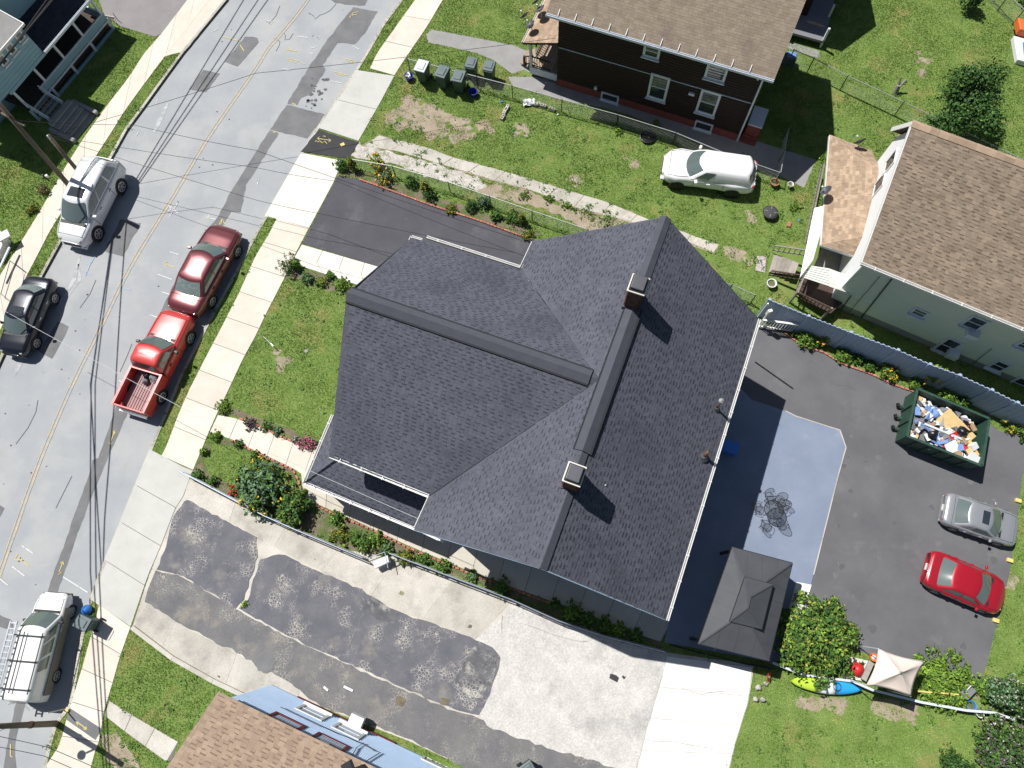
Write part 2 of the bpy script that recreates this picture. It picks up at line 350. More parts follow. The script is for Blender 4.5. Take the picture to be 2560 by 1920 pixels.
for q in ([(612, 92), (642, 94), (647, 106), (595, 166), (561, 156)], [(508, 175), (550, 184), (515, 231), (473, 223)], [(301, 549), (353, 558), (307, 642), (260, 628)], [(145, 803), (172, 816), (162, 842), (153, 856), (130, 897), (97, 878)], [(-40, 1240), (12, 1270), (-20, 1330)], [(-60, 1505), (35, 1556), (32, 1578), (-60, 1545)]):
    patch(q, 2, 'asphalt_patch')
# worn double centre line
CEN = [(860, -130), (770, 0), (709, 78), (669, 124), (640, 171), (521, 344), (440, 480), (376, 584), (318, 683), (249, 824), (183, 958), (139, 1058), (87, 1186), (26, 1359), (-2, 1440), (-60, 1600)]
cen = GP(CEN, sz)
def smooth_line(P, k=6):
    out = []
    for i in range(len(P)-1):
        p0, p1, p2, p3 = P[max(i-1, 0)], P[i], P[i+1], P[min(i+2, len(P)-1)]
        for j in range(k):
            t = j/k; out.append(.5*((2*p1)+(-p0+p2)*t+(2*p0-5*p1+4*p2-p3)*t*t+(-p0+3*p1-3*p2+p3)*t**3))
    out.append(P[-1]); return out
cs = smooth_line(cen)
def shift(P, d):
    out = []
    for i, p in enumerate(P):
        t = (P[min(i+1, len(P)-1)]-P[max(i-1, 0)]).normalized(); out.append(p+V((-t.y, t.x, 0))*d)
    return out
for d, wl_ in ((-.1, .06), (.06, .1)):
    MB().strip(shift(cs, d), wl_, sz+.015).build('centre_line', 'paint_yellow', street)
# spray marks of the utility crews
def mark(pts, mt, wd=.05, k=5):
    MB().strip(GP(pts, sz), wd, sz+.004*k).build('paint_mark', mt, street)
W_, Y_, B_ = 'paint_spray_white', 'paint_spray_yellow', 'paint_spray_blue'
for p in ([(743, 91), (770, 95)], [(788, 94), (800, 93), (796, 99)], [(777, 121), (790, 118)], [(772, 133), (783, 135)], [(708, 172), (728, 176)], [(828, 203), (854, 208)], [(882, 115), (898, 124)], [(667, 52), (684, 55), (674, 62)],
          [(421, 514), (446, 533)], [(445, 507), (424, 543)], [(418, 532), (432, 520)], [(516, 543), (540, 549)], [(522, 538), (524, 548)], [(425, 630), (447, 637)], [(395, 686), (430, 699)], [(405, 730), (429, 738)], [(375, 787), (400, 796)], [(298, 951), (310, 958)], [(55, 1364), (84, 1384)], [(31, 1416), (62, 1440)], [(158, 1442), (220, 1481)], [(0, 1447), (20, 1463)], [(350, 245), (338, 262)], [(347, 330), (341, 340)], [(545, 72), (530, 80)], [(640, 452), (648, 447), (643, 462)]):
    mark(p, W_, .045)
for p in ([(714, 124), (744, 129)], [(722, 118), (730, 126)], [(716, 146), (748, 153), (763, 162)], [(720, 150), (740, 158)], [(863, 147), (884, 152), (880, 158)], [(868, 152), (888, 157)], [(836, 179), (870, 189)], [(842, 184), (860, 190)], [(874, 45), (884, 32), (896, 30)], [(876, 40), (892, 36)], [(600, 112), (610, 128)], [(555, 92), (600, 103)],
          [(548, 562), (556, 546), (562, 561)], [(552, 562), (556, 548)], [(413, 659), (436, 669)], [(420, 654), (412, 659), (419, 664)], [(275, 1112), (287, 1077)], [(283, 1080), (288, 1076), (287, 1085)], [(274, 1106), (275, 1113), (281, 1108)], [(45, 1385), (38, 1398), (60, 1402)], [(48, 1392), (72, 1414)], [(147, 1434), (158, 1404)], [(152, 1408), (158, 1403), (160, 1412)], [(148, 1428), (147, 1436), (154, 1430)], [(27, 1860), (27, 1890), (32, 1892)], [(683, 332), (692, 330)], [(730, 258), (740, 262)]):
    mark(p, Y_, .045)
for p in ([(216, 652), (224, 655), (230, 658)], [(237, 642), (226, 660)], [(226, 660), (214, 690)], [(216, 682), (229, 687)], [(310, 720), (326, 725)], [(322, 298), (316, 312)]): mark(p, B_, .04)
# tar-sealed and open cracks
for p in ([(771, 32), (784, 40), (788, 48), (800, 38), (812, 34), (826, 26), (840, 10)], [(709, 82), (714, 90), (712, 100), (724, 98), (733, 84)], [(684, 96), (700, 104), (698, 114), (690, 128)], [(666, 52), (672, 60), (690, 40), (700, 14)], [(95, 1000), (90, 1030), (70, 1070), (40, 1110)], [(180, 1190), (160, 1230), (140, 1270)], [(240, 700), (225, 735), (200, 770)], [(330, 860), (318, 890), (300, 930)]):
    MB().strip(GP(p, sz), .035, sz+.012).build('crack', 'crack', street)
for p, wd in (([(420, 258), (400, 300), (385, 330)], .35), ([(200, 640), (185, 700), (160, 745)], .25), ([(196, 660), (200, 700), (170, 740)], .2), ([(60, 880), (50, 910), (35, 940)], .3), ([(540, 30), (520, 55)], .25), ([(395, 247), (388, 264)], .2)):
    MB().strip(GP(p, sz), [wd*.4]+[wd]*(len(p)-2)+[wd*.4], sz+.008).build('scuff', 'light_scuff', street)
m_ = 0
for i in range(26):
    x, y = random.uniform(770, 815), random.uniform(196, 275)
    c = G(x-(y-196)*.35+10, y, sz); r = random.uniform(.05, .16)
    sheet('tar_spot', [(c.x+r*math.cos(a)*random.uniform(.7, 1.1), c.y+r*math.sin(a)*random.uniform(.7, 1.1)) for a in np.linspace(0, 6.28, 9)[:-1]], sz+.008, 'crack', street, thick=.003)
for i in range(46):
    t = random.random(); k = int(t*(len(cs)-1)); c = cs[k]+V((random.uniform(-3.5, 3.5), random.uniform(-.5, .5), 0)); r = random.uniform(.02, .05)
    sheet('tar_spot', [(c.x+r*math.cos(a), c.y+r*math.sin(a)) for a in np.linspace(0, 6.28, 7)[:-1]], sz+.02, 'crack', street, thick=.003)

# slabs: a row between two edges, cut at joints
def slab_row(parent, left, right, n, z, mt, gap=.012, jit=.004, name='slab', cuts=None):
    def along(P, t):
        L = [0]
        for a, b in zip(P, P[1:]): L.append(L[-1]+(b-a).length)
        d = t*L[-1]
        for i in range(len(P)-1):
            if d <= L[i+1]+1e-9: return P[i].lerp(P[i+1], (d-L[i])/max(1e-6, L[i+1]-L[i]))
        return P[-1]
    Lg = (left[-1]-left[0]).length
    ts = cuts or [i/n for i in range(n+1)]
    for t0, t1 in zip(ts, ts[1:]):
        e = gap/Lg; sub = [t0+e+(t1-t0-2*e)*q/3 for q in range(4)]
        poly = [along(left, t) for t in sub]+[along(right, t) for t in sub[::-1]]
        MB().prism([(p.x, p.y) for p in poly], z-.07, z+random.uniform(-jit, jit)).build(name, mt, parent, bevel=.008)
def struct_empty(name):
    o = bpy.data.objects.new(name, None); C.objects.link(o); o['kind'] = 'structure'; OFF[o.name] = V((0, 0, 0)); return o
def base_sheet(name, poly, z, mt):
    (SOFT if mt in ('dirt', 'gravel', 'soil') else PAVED).append([(p[0], p[1]) for p in poly]); return sheet(name, poly, z, mt, kind='structure')
def offs(o): OFF[o.name] = V((0, 0, 0)); return o

# left pavement
lw_l = GP([(640, -235), (469, 0), (405, 84), (359, 136), (321, 197), (269, 263), (211, 344), (156, 431), (130, 477), (95, 538), (43, 622), (0, 690), (-60, 800)])
lw_r = GP([(600, -130), (520, 5), (470, 70), (414, 140), (356, 217), (312, 278), (278, 333), (237, 396), (174, 500), (127, 575), (84, 659), (49, 726), (0, 827), (-30, 900)])
o = offs(base_sheet('pavement', lw_l+lw_r[::-1], .012, 'joint'))
slab_row(o, lw_l, lw_r, 13, .03, 'concrete_peach', .014)
ap = GP([(567, -2), (590, -120), (600, -130), (520, 5), (470, 70), (414, 138), (452, 138)])
ap = GP([(640, -100), (566, 0), (462, 128), (412, 142), (452, 74), (500, 2), (575, -110)]); pave(ap); sheet('apron', ap, .026, 'concrete_peach', o, .01)
# drive at the top left
dr = GP([(214, -20), (490, -40), (469, 0), (405, 84), (388, 92), (341, 78), (304, 67), (262, 40), (240, -20)]); offs(base_sheet('side_drive', dr, .016, 'asphalt_brown'))

# right pavement, three stretches
a_l = GP([(1180, -200), (1038, 0), (990, 67), (941, 136), (925, 172)]); a_r = GP([(1250, -200), (1107, 0), (1068, 67), (1007, 156), (986, 189)])
o = offs(base_sheet('pavement', a_l+a_r[::-1], .012, 'joint')); slab_row(o, a_l, a_r, 6, .03, 'concrete_peach', .012)
q = GP([(891, 175), (986, 190), (952, 255), (896, 353), (797, 321)]); pave(q); o = offs(sheet('drive_apron', q, .012, 'joint', kind='structure'))
slab_row(o, GP([(891, 175), (848, 240), (797, 321)]), GP([(986, 190), (952, 255), (896, 353)]), 2, .03, 'concrete_new', .012, cuts=[0, .52, 1])
q = GP([(796, 325), (897, 356), (872, 397), (753, 380)]); pave(q); o = offs(sheet('patched_apron', q, .034, 'asphalt_new', kind='structure', rag=.015))
for p in ([(795, 347), (826, 352)], [(799, 343), (794, 347), (799, 351)], [(822, 348), (828, 352), (822, 356)], [(788, 356), (790, 352), (796, 356), (800, 353), (806, 358), (812, 354), (818, 360)], [(808, 341), (815, 342)]):
    MB().strip(GP(p), .035, .042).build('paint_mark', Y_, o)
c = G(857, 363); MB().box((c.x, c.y, .05), (.24, .2, .05), .5).build('yellow_block', 'stop_yellow', o)
b_l = GP([(753, 382), (698, 477), (668, 537), (692, 547), (672, 587), (640, 639), (596, 737), (550, 827), (506, 911), (474, 974), (446, 1038), (414, 1122), (404, 1140)])
b_r = GP([(856, 402), (846, 434), (822, 480), (773, 570), (735, 642), (712, 694), (666, 784), (640, 839), (608, 897), (576, 966), (541, 1038), (515, 1099), (483, 1175)])
o = offs(base_sheet('pavement', b_l+b_r[::-1], .012, 'joint'))
slab_row(o, GP([(753, 382), (698, 477), (662, 540)]), GP([(856, 402), (846, 434), (773, 570)]), 1, .03, 'concrete_white', .01)
slab_row(o, b_l[3:], b_r[3:], 9, .03, 'concrete_peach', .012)
c_l = GP([(374, 1122), (336, 1215), (298, 1310), (246, 1437), (226, 1499)]); c_r = GP([(480, 1178), (460, 1238), (438, 1272), (401, 1369), (370, 1440), (327, 1567)])
q = c_l+c_r[::-1]; pave(q+GP([(483, 1170), (402, 1144)])); o = offs(sheet('drive_apron', q, .012, 'joint', kind='structure'))
slab_row(o, c_l, c_r, 4, .03, 'concrete_new', .012)
sheet('corner_slab', GP([(376, 1121), (402, 1146), (483, 1177), (440, 1240)]), .024, 'concrete_new', o)
d_l = GP([(249, 1512), (231, 1579), (208, 1663), (191, 1718), (177, 1767), (166, 1802), (150, 1862), (112, 1920), (90, 2010)]); d_r = GP([(327, 1567), (301, 1640), (281, 1712), (260, 1781), (250, 1848), (238, 1880), (225, 1930), (215, 2010)])
o = offs(base_sheet('pavement', d_l+d_r[::-1], .012, 'joint')); slab_row(o, d_l, d_r, 6, .03, 'concrete_peach', .014)
MB().prism([(p.x, p.y) for p in GP([(176, 1770), (256, 1822), (240, 1850), (166, 1798)])], .02, .037).build('trench_patch', 'asphalt_patch', o)
for p in ([(195, 1805), (218, 1822)], [(198, 1803), (193, 1805), (196, 1812)], [(216, 1816), (219, 1823), (210, 1822)]): MB().strip(GP(p), .04, .042).build('paint_mark', Y_, o)
# the walk to the blue house and bare earth beside it
q = GP([(272, 1750), (321, 1781), (446, 1854), (430, 1900), (417, 1905), (315, 1831), (262, 1790)]); o = offs(base_sheet('front_walk', q, .012, 'joint'))
slab_row(o, GP([(274, 1752), (321, 1782), (446, 1855)]), GP([(262, 1788), (315, 1830), (417, 1904)]), 3, .03, 'concrete_old', .012)
offs(base_sheet('bare_earth', ragged(GP([(252, 1835), (290, 1825), (320, 1860), (345, 1920), (285, 1925), (262, 1880)]), .2, .08), .012, 'dirt'))

# the main house: drive, walks
q = GP([(845, 440), (863, 443), (900, 449), (979, 477), (1074, 512), (1190, 549), (1345, 603), (1420, 740), (1000, 760), (951, 668), (756, 609)])
offs(base_sheet('asphalt_drive', q, .02, 'asphalt_drive'))
q = GP([(756, 611), (960, 671), (980, 745), (892, 713), (825, 691), (759, 668), (735, 643)]); o = offs(base_sheet('garden_walk', q, .014, 'joint'))
up, md, lo = GP([(755, 612), (965, 673)]), GP([(737, 643), (960, 702)]), GP([(757, 667), (900, 714), (970, 738)])
slab_row(o, up, md, 4, .032, 'concrete_white', .01); slab_row(o, md, lo, 4, .032, 'concrete_white', .01)
wu = GP([(545, 1038), (590, 1046), (669, 1076), (686, 1087), (730, 1105), (793, 1125), (880, 1160)]); wl = GP([(525, 1081), (573, 1096), (619, 1118), (678, 1145), (733, 1171), (762, 1190), (860, 1230)])
o = offs(base_sheet('front_walk', wu+wl[::-1], .014, 'joint')); slab_row(o, wu, wl, 7, .032, 'concrete_peach', .01)
su = GP([(752, 1178), (840, 1180), (1000, 1240), (1200, 1330), (1400, 1400), (1640, 1520), (1675, 1560)]); sl = GP([(759, 1240), (788, 1258), (900, 1307), (1016, 1362), (1161, 1423), (1280, 1468), (1454, 1530), (1613, 1592), (1652, 1604)])
o = offs(base_sheet('side_walk', su+sl[::-1], .01, 'joint')); slab_row(o, su, sl, 14, .028, 'concrete_walk', .01)
# beds
def bed(pts, name='flower_bed'): q = GP(pts); return offs(base_sheet(name, ragged(q, .25, .05), .012, 'soil'))
bed([(788, 1260), (842, 1289), (900, 1310), (1016, 1366), (1161, 1427), (1280, 1471), (1378, 1507), (1440, 1530), (1640, 1600), (1656, 1616), (1511, 1580), (1396, 1542), (1280, 1490), (1132, 1436), (985, 1378), (915, 1390), (842, 1358), (760, 1324), (700, 1295), (740, 1265)])
bed([(866, 440), (900, 446), (979, 472), (1074, 509), (1190, 546), (1290, 580), (1330, 598), (1348, 585), (1280, 556), (1190, 526), (1074, 488), (979, 453), (900, 428), (862, 418)])
bed([(712, 700), (735, 650), (759, 672), (825, 695), (880, 713), (885, 735), (830, 728), (780, 716), (740, 700)])
bed([(545, 1030), (560, 1035), (600, 1040), (690, 1082), (790, 1120), (795, 1108), (700, 1064), (620, 1036), (575, 1018)])
bed([(525, 1084), (573, 1100), (640, 1130), (733, 1174), (745, 1225), (738, 1230), (726, 1182), (640, 1142), (560, 1106), (528, 1098)])
bed([(485, 1178), (520, 1105), (530, 1108), (505, 1160), (530, 1190), (640, 1250), (720, 1290), (675, 1288), (560, 1232)])
# the drive to the side: old asphalt on concrete
q = GP([(466, 1192), (675, 1297), (756, 1331), (842, 1368), (918, 1400), (980, 1390), (1132, 1444), (1280, 1500), (1396, 1552), (1511, 1590), (1660, 1630), (1885, 1662), (1877, 1718), (1870, 1758), (1838, 1860), (1815, 1960), (1760, 2150), (1300, 2150), (1190, 1930), (1016, 1850), (886, 1800), (750, 1745), (640, 1752), (535, 1702), (434, 1645), (330, 1570), (372, 1440), (438, 1274)])
drive = offs(base_sheet('side_drive', q, .006, 'concrete_old'))
slab_row(drive, GP([(468, 1196), (675, 1300), (842, 1371), (985, 1395), (1132, 1447), (1280, 1503)]), GP([(462, 1246), (640, 1338), (712, 1383), (828, 1438), (929, 1492), (1045, 1546), (1190, 1598)]), 6, .016, 'concrete_old', .01)
slab_row(drive, GP([(372, 1500), (463, 1570), (579, 1627), (640, 1662), (700, 1690), (750, 1726)]), GP([(334, 1566), (434, 1642), (535, 1698), (640, 1748), (700, 1765), (745, 1748)]), 5, .016, 'concrete_old', .012)
pad = sheet('pad', ragged(GP([(1190, 1600), (1285, 1506), (1396, 1553), (1511, 1592), (1655, 1632), (1670, 1660), (1652, 1700), (1613, 1842), (1590, 1925), (1569, 2000), (1300, 1960), (1210, 1800), (1196, 1780), (1250, 1650)]), .3, .03), .024, 'concrete_pad', drive)
slab_row(drive, GP([(1668, 1640), (1655, 1700), (1613, 1842), (1585, 1960)]), GP([(1880, 1668), (1874, 1718), (1868, 1758), (1836, 1860), (1812, 1960)]), 4, .03, 'concrete_bright', .012)
up = [(469, 1250), (640, 1342), (645, 1390), (625, 1450), (612, 1500), (590, 1520), (457, 1440), (392, 1425), (411, 1377), (434, 1293), (442, 1278), (460, 1254)]
sheet('asphalt', ragged(GP(up), .25, .03), .028, 'asphalt_old', drive)
up = [(652, 1398), (712, 1385), (756, 1411), (828, 1440), (895, 1469), (929, 1492), (973, 1518), (1045, 1547), (1132, 1576), (1190, 1599), (1233, 1617), (1252, 1648), (1233, 1718), (1210, 1770), (1196, 1790), (1091, 1757), (929, 1684), (767, 1612), (640, 1546), (598, 1524), (622, 1500), (632, 1450)]
sheet('asphalt', ragged(GP(up), .25, .03), .03, 'asphalt_old', drive)
sheet('crazed_patch', ragged(GP([(1190, 1612), (1228, 1624), (1243, 1650), (1226, 1715), (1200, 1745), (1165, 1740), (1140, 1700), (1160, 1650)]), .2, .045), .034, 'asphalt_crazed', drive)
sheet('crazed_patch', ragged(GP([(905, 1490), (945, 1505), (1000, 1540), (990, 1560), (930, 1545), (900, 1520)]), .2, .045), .034, 'asphalt_crazed', drive)
lo = [(392, 1428), (457, 1442), (590, 1522), (640, 1550), (767, 1616), (929, 1688), (1091, 1760), (1196, 1794), (1219, 1813), (1280, 1839), (1367, 1868), (1483, 1900), (1600, 1940), (1560, 2000), (1250, 1990), (1190, 1935), (1016, 1845), (886, 1795), (802, 1765), (750, 1726), (689, 1684), (640, 1660), (579, 1625), (521, 1596), (463, 1567), (405, 1533), (365, 1504), (376, 1457)]
sheet('asphalt', ragged(GP(lo), .25, .03), .026, 'asphalt_tan', drive)
for (x, y, r, mt) in ((665, 1657, .5, 'asphalt_patch'), (1000, 1752, .24, 'soil'), (1112, 1755, .22, 'soil'), (1535, 1694, .2, 'asphalt_new'), (1559, 1692, .1, 'asphalt_new'), (1003, 1483, .12, 'dirt'), (1174, 1565, .1, 'soil')):
    c = G(x, y); sheet('stain', ragged([(c.x+r*math.cos(a), c.y+r*math.sin(a)*.8) for a in np.linspace(0, 6.28, 10)[:-1]], .1, .03), .04 if mt != 'dirt' else .046, mt, drive, thick=.004)
for p in ([(860, 1716), (882, 1727)], [(810, 1717), (820, 1726)]): MB().bar(G(*p[0], .05), G(*p[1], .05), .09, .05).build('board_scrap', 'siding_white', drive)
for p in ([(760, 1610), (768, 1634), (762, 1670)], [(905, 1540), (890, 1580), (862, 1640)], [(790, 1400), (782, 1395)], [(1258, 1540), (1252, 1610)], [(640, 1340), (668, 1360)], [(1310, 1560), (1420, 1600), (1500, 1610)], [(1700, 1720), (1750, 1730), (1840, 1725)], [(1610, 1850), (1700, 1856), (1830, 1880)]):
    MB().strip(smooth_line([q+V((random.gauss(0, .05), random.gauss(0, .05), 0)) for a_, b_ in zip(GP(p), GP(p)[1:]) for q in (a_, a_.lerp(b_, .3), a_.lerp(b_, .65))], 3), .016, .044).build('crack', 'concrete_grey', drive)
# low lip wall along the lawn of the blue house
m = MB(); P = GP([(333, 1568), (434, 1645), (535, 1702), (640, 1752), (720, 1772)])
for a, b in zip(P, P[1:]): m.bar(a+V((0, 0, .06)), b+V((0, 0, .06)), .2, .2)
tag(m.build('kerb_wall', 'concrete_old', bevel=.015), 'low concrete kerb wall between cracked drive and small front lawn', 'kerb')

# back yard: parking, patio
q = GP([(1890, 800), (1958, 832), (2007, 864), (2059, 881), (2099, 907), (2180, 936), (2235, 962), (2285, 979), (2360, 1010), (2470, 1057), (2499, 1078), (2600, 1100), (2556, 1186), (2542, 1307), (2522, 1440), (2496, 1541), (2467, 1660), (2452, 1700), (2308, 1666), (2151, 1630), (2000, 1560), (1860, 1300), (1780, 960)])
offs(base_sheet('parking_yard', q, .014, 'asphalt_lot'))
q = GP([(1840, 960), (1879, 1000), (1963, 1028), (1989, 1041), (2099, 1076), (2114, 1119), (2094, 1191), (2033, 1437), (2013, 1512), (2056, 1524), (2088, 1556), (2115, 1620), (1930, 1655), (1660, 1606), (1690, 1480)])
yard = bpy.data.objects['parking_yard']
for i in range(34):
    x, y = random.uniform(1990, 2500), random.uniform(1000, 1620); c = G(x, y); r = random.uniform(.04, .2)
    sheet('oil_stain', ragged([(c.x+r*math.cos(a)*random.uniform(.5, 1.2), c.y+r*math.sin(a)*random.uniform(.5, 1.2)) for a in np.linspace(0, 6.28, 10)[:-1]], .1, .02), .018+i*.00008, 'lot_dark' if i % 3 else 'lot_pale', yard, thick=.003)
for p in ([(2160, 1500), (2172, 1440), (2205, 1330), (2230, 1250)], [(2190, 1070), (2260, 1130), (2330, 1230)], [(2110, 1560), (2140, 1530), (2165, 1543)], [(2020, 900), (2090, 960), (2160, 980)], [(2380, 1560), (2420, 1480), (2440, 1400)]):
    MB().strip(smooth_line([q+V((random.gauss(0, .06), random.gauss(0, .06), 0)) for a_, b_ in zip(GP(p), GP(p)[1:]) for q in (a_, a_.lerp(b_, .25), a_.lerp(b_, .5), a_.lerp(b_, .75))], 3), .02, .024).build('crack', 'crack', yard)
patio = offs(base_sheet('patio', q, .05, 'patio_paint'))
for p in ([(2099, 1076), (2114, 1119), (2094, 1191), (2033, 1437)], [(1963, 1028), (1989, 1041), (2099, 1076)]):
    P = GP(p)
    for a, b in zip(P, P[1:]): MB().bar(a+V((0, 0, .045)), b+V((0, 0, .045)), .05, .03).build('edging', 'concrete_old', patio)
sheet('white_slab', GP([(1990, 1455), (2028, 1462), (2013, 1514), (2056, 1526), (2088, 1558), (2080, 1600), (1960, 1560)]), .056, 'concrete_bright', patio)
def worn_earth(px, n=70, rmax=.34):
    "bare earth showing through turf: many small ragged scabs, thinning outwards"
    P = GP(px); c = sum(P, V((0, 0, 0)))/len(P); m = MB()
    for i in range(n):
        a, b = random.choice(P), random.choice(P); p = a.lerp(b, random.random()).lerp(c, min(1, abs(random.gauss(.25, .3)))); r = random.uniform(.06, rmax); k = random.randint(8, 12)
        m.prism([(p.x+r*math.cos(q)*random.uniform(.55, 1.1), p.y+r*math.sin(q)*random.uniform(.45, 1.0)) for q in np.linspace(0, 2*math.pi, k+1)[:-1]], -.02, .008+i*.00006)
    o = m.build('bare_earth', 'dirt', kind='structure'); SOFT.append([(c.x+(p.x-c.x)*.85, c.y+(p.y-c.y)*.85) for p in P]); return o
# old drive of the next lot: cracked concrete, gravel and earth
q = GP([(947, 339), (984, 349), (1071, 370), (1132, 394), (1280, 434), (1425, 479), (1511, 503), (1616, 547), (1798, 613), (1789, 633), (1760, 628), (1690, 596), (1560, 554), (1439, 523), (1338, 482), (1240, 455), (1120, 418), (1000, 382), (905, 365)])
o = offs(base_sheet('old_drive', ragged(q, .3, .05), .012, 'dirt'))
slab_row(o, GP([(947, 339), (984, 349), (1071, 370), (1132, 394), (1280, 434), (1425, 479), (1511, 503), (1616, 547), (1798, 613)]), GP([(912, 364), (1000, 380), (1120, 416), (1240, 452), (1338, 479), (1439, 519), (1560, 550), (1690, 592), (1785, 632)]), 13, .026, 'concrete_old', .02, .008)
offs(base_sheet('gravel_strip', ragged(GP([(874, 392), (898, 358), (950, 374), (1071, 405), (1190, 440), (1232, 478), (1190, 478), (1074, 442), (973, 407)]), .2, .06), .018, 'gravel'))
offs(base_sheet('bare_earth', ragged(GP([(1190, 478), (1240, 458), (1338, 485), (1439, 525), (1560, 556), (1480, 580), (1380, 530), (1280, 505)]), .25, .08), .02, 'dirt'))
for q_, n_ in (([(1985, 1740), (2060, 1748), (2120, 1752), (2150, 1765), (2100, 1785), (2010, 1775)], 34), ([(2180, 1745), (2250, 1752), (2310, 1765), (2330, 1790), (2290, 1815), (2230, 1800), (2190, 1775)], 44), ([(920, 940), (948, 938), (945, 955), (925, 957)], 8), ([(925, 990), (940, 990), (935, 1002)], 5), ([(1290, 310), (1330, 325), (1320, 345), (1285, 335)], 10), ([(1560, 390), (1600, 410), (1590, 430)], 8), ([(1425, 430), (1460, 440), (1440, 465)], 8), ([(2440, 1700), (2470, 1705), (2465, 1745), (2440, 1740)], 12), ([(2330, 150), (2300, 200), (2290, 120)], 8), ([(2520, 1460), (2540, 1490), (2530, 1430)], 8), ([(690, 860), (720, 900), (700, 930), (680, 900)], 10), ([(1870, 530), (1885, 545), (1875, 560)], 6)): worn_earth(q_, n_)
worn_earth([(1805, 618), (1860, 625), (1905, 655), (1880, 665), (1830, 645)], 26)
worn_earth([(1005, 240), (1050, 236), (1080, 265), (1130, 280), (1180, 305), (1240, 320), (1200, 350), (1130, 345), (1060, 335), (985, 322), (950, 300), (985, 285), (1010, 270), (975, 258)], 130, .5)
# path and side walk of the brown house
offs(base_sheet('garden_path', GP([(1065, 87), (1080, 74), (1190, 95), (1285, 114), (1335, 135), (1340, 190), (1310, 175), (1280, 185), (1233, 150), (1190, 133), (1117, 116), (1071, 107)]), .014, 'concrete_grey'))
o = offs(base_sheet('side_walk', GP([(1270, 192), (1340, 192), (1385, 200), (1850, 340), (2040, 400), (2010, 470), (1960, 445), (1880, 415), (1700, 340), (1580, 290), (1511, 270), (1400, 250), (1280, 213)]), .012, 'concrete_grey'))

# ------------------------------------------------------------------ building helpers
def shingle_pieces(poly, e0, e1, exp=.2, wmin=.22, wmax=.5, t=.014, tab=.01, tabp=.45, bands=None):
    e0, e1 = V(e0), V(e1); u = (e1-e0).normalized(); nn = V((0, 0, 0)); p = [V(q) for q in poly]
    for i in range(len(p)): nn += (p[i]-p[0]).cross(p[(i+1) % len(p)]-p[0])
    nn.normalize()
    if nn.z < 0: nn = -nn
    u = (u-nn*u.dot(nn)).normalized()
    v = nn.cross(u).normalized()
    if v.z < 0: v = -v
    Q = [((q-e0).dot(u), (q-e0).dot(v), (q-e0).dot(nn)) for q in p]
    vmin, vmax = min(q[1] for q in Q), max(q[1] for q in Q)
    def span(y):
        xs = []
        for i in range(len(Q)):
            a, b = Q[i], Q[(i+1) % len(Q)]
            if (a[1]-y)*(b[1]-y) <= 0 and abs(a[1]-b[1]) > 1e-9: xs.append(a[0]+(b[0]-a[0])*(y-a[1])/(b[1]-a[1]))
        return (min(xs), max(xs)) if len(xs) > 1 else None
    out = []; y = vmin+1e-4
    def W(x, yy, h): return e0+u*x+v*yy+nn*h
    while y < vmax-.02:
        y1 = min(y+exp, vmax-1e-4); s0, s1 = span(y), span(y1)
        if s0 and s1:
            lo, hi = max(s0[0], s1[0]), min(s0[1], s1[1]); cut = []; x = lo+random.uniform(.05, wmax)
            while x < hi-.06: cut.append(x); x += random.uniform(wmin, wmax)
            par = random.randint(0, 1); A = [s0[0]]+cut+[s0[1]]; B = [s1[0]]+cut+[s1[1]]
            for i in range(len(A)-1):
                if A[i+1]-A[i] < .01 and B[i+1]-B[i] < .01: continue
                h = t+(tab if random.random() < tabp else 0)
                g = .004 if i else 0
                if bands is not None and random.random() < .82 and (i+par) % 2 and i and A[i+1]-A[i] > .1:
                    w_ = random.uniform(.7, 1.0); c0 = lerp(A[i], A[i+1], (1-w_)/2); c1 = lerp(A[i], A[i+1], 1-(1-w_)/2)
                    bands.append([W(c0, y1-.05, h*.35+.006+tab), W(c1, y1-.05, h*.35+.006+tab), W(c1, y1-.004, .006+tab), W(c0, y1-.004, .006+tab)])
                ys0 = y-(.02 if h > t else 0) if y > vmin+.01 else y
                out.append([W(A[i]+g, ys0, h), W(A[i+1], ys0, h), W(B[i+1], y1, .003+h-t), W(B[i]+g, y1, .003+h-t), W(A[i]+g, ys0, -.01), W(A[i+1], ys0, -.01), W(B[i+1], y1, -.012), W(B[i]+g, y1, -.012)])
        y = y1
        if vmax-y < .03: break
    return out, nn
SF = [(0, 1, 2, 3), (4, 5, 1, 0), (5, 6, 2, 1), (7, 4, 0, 3)]
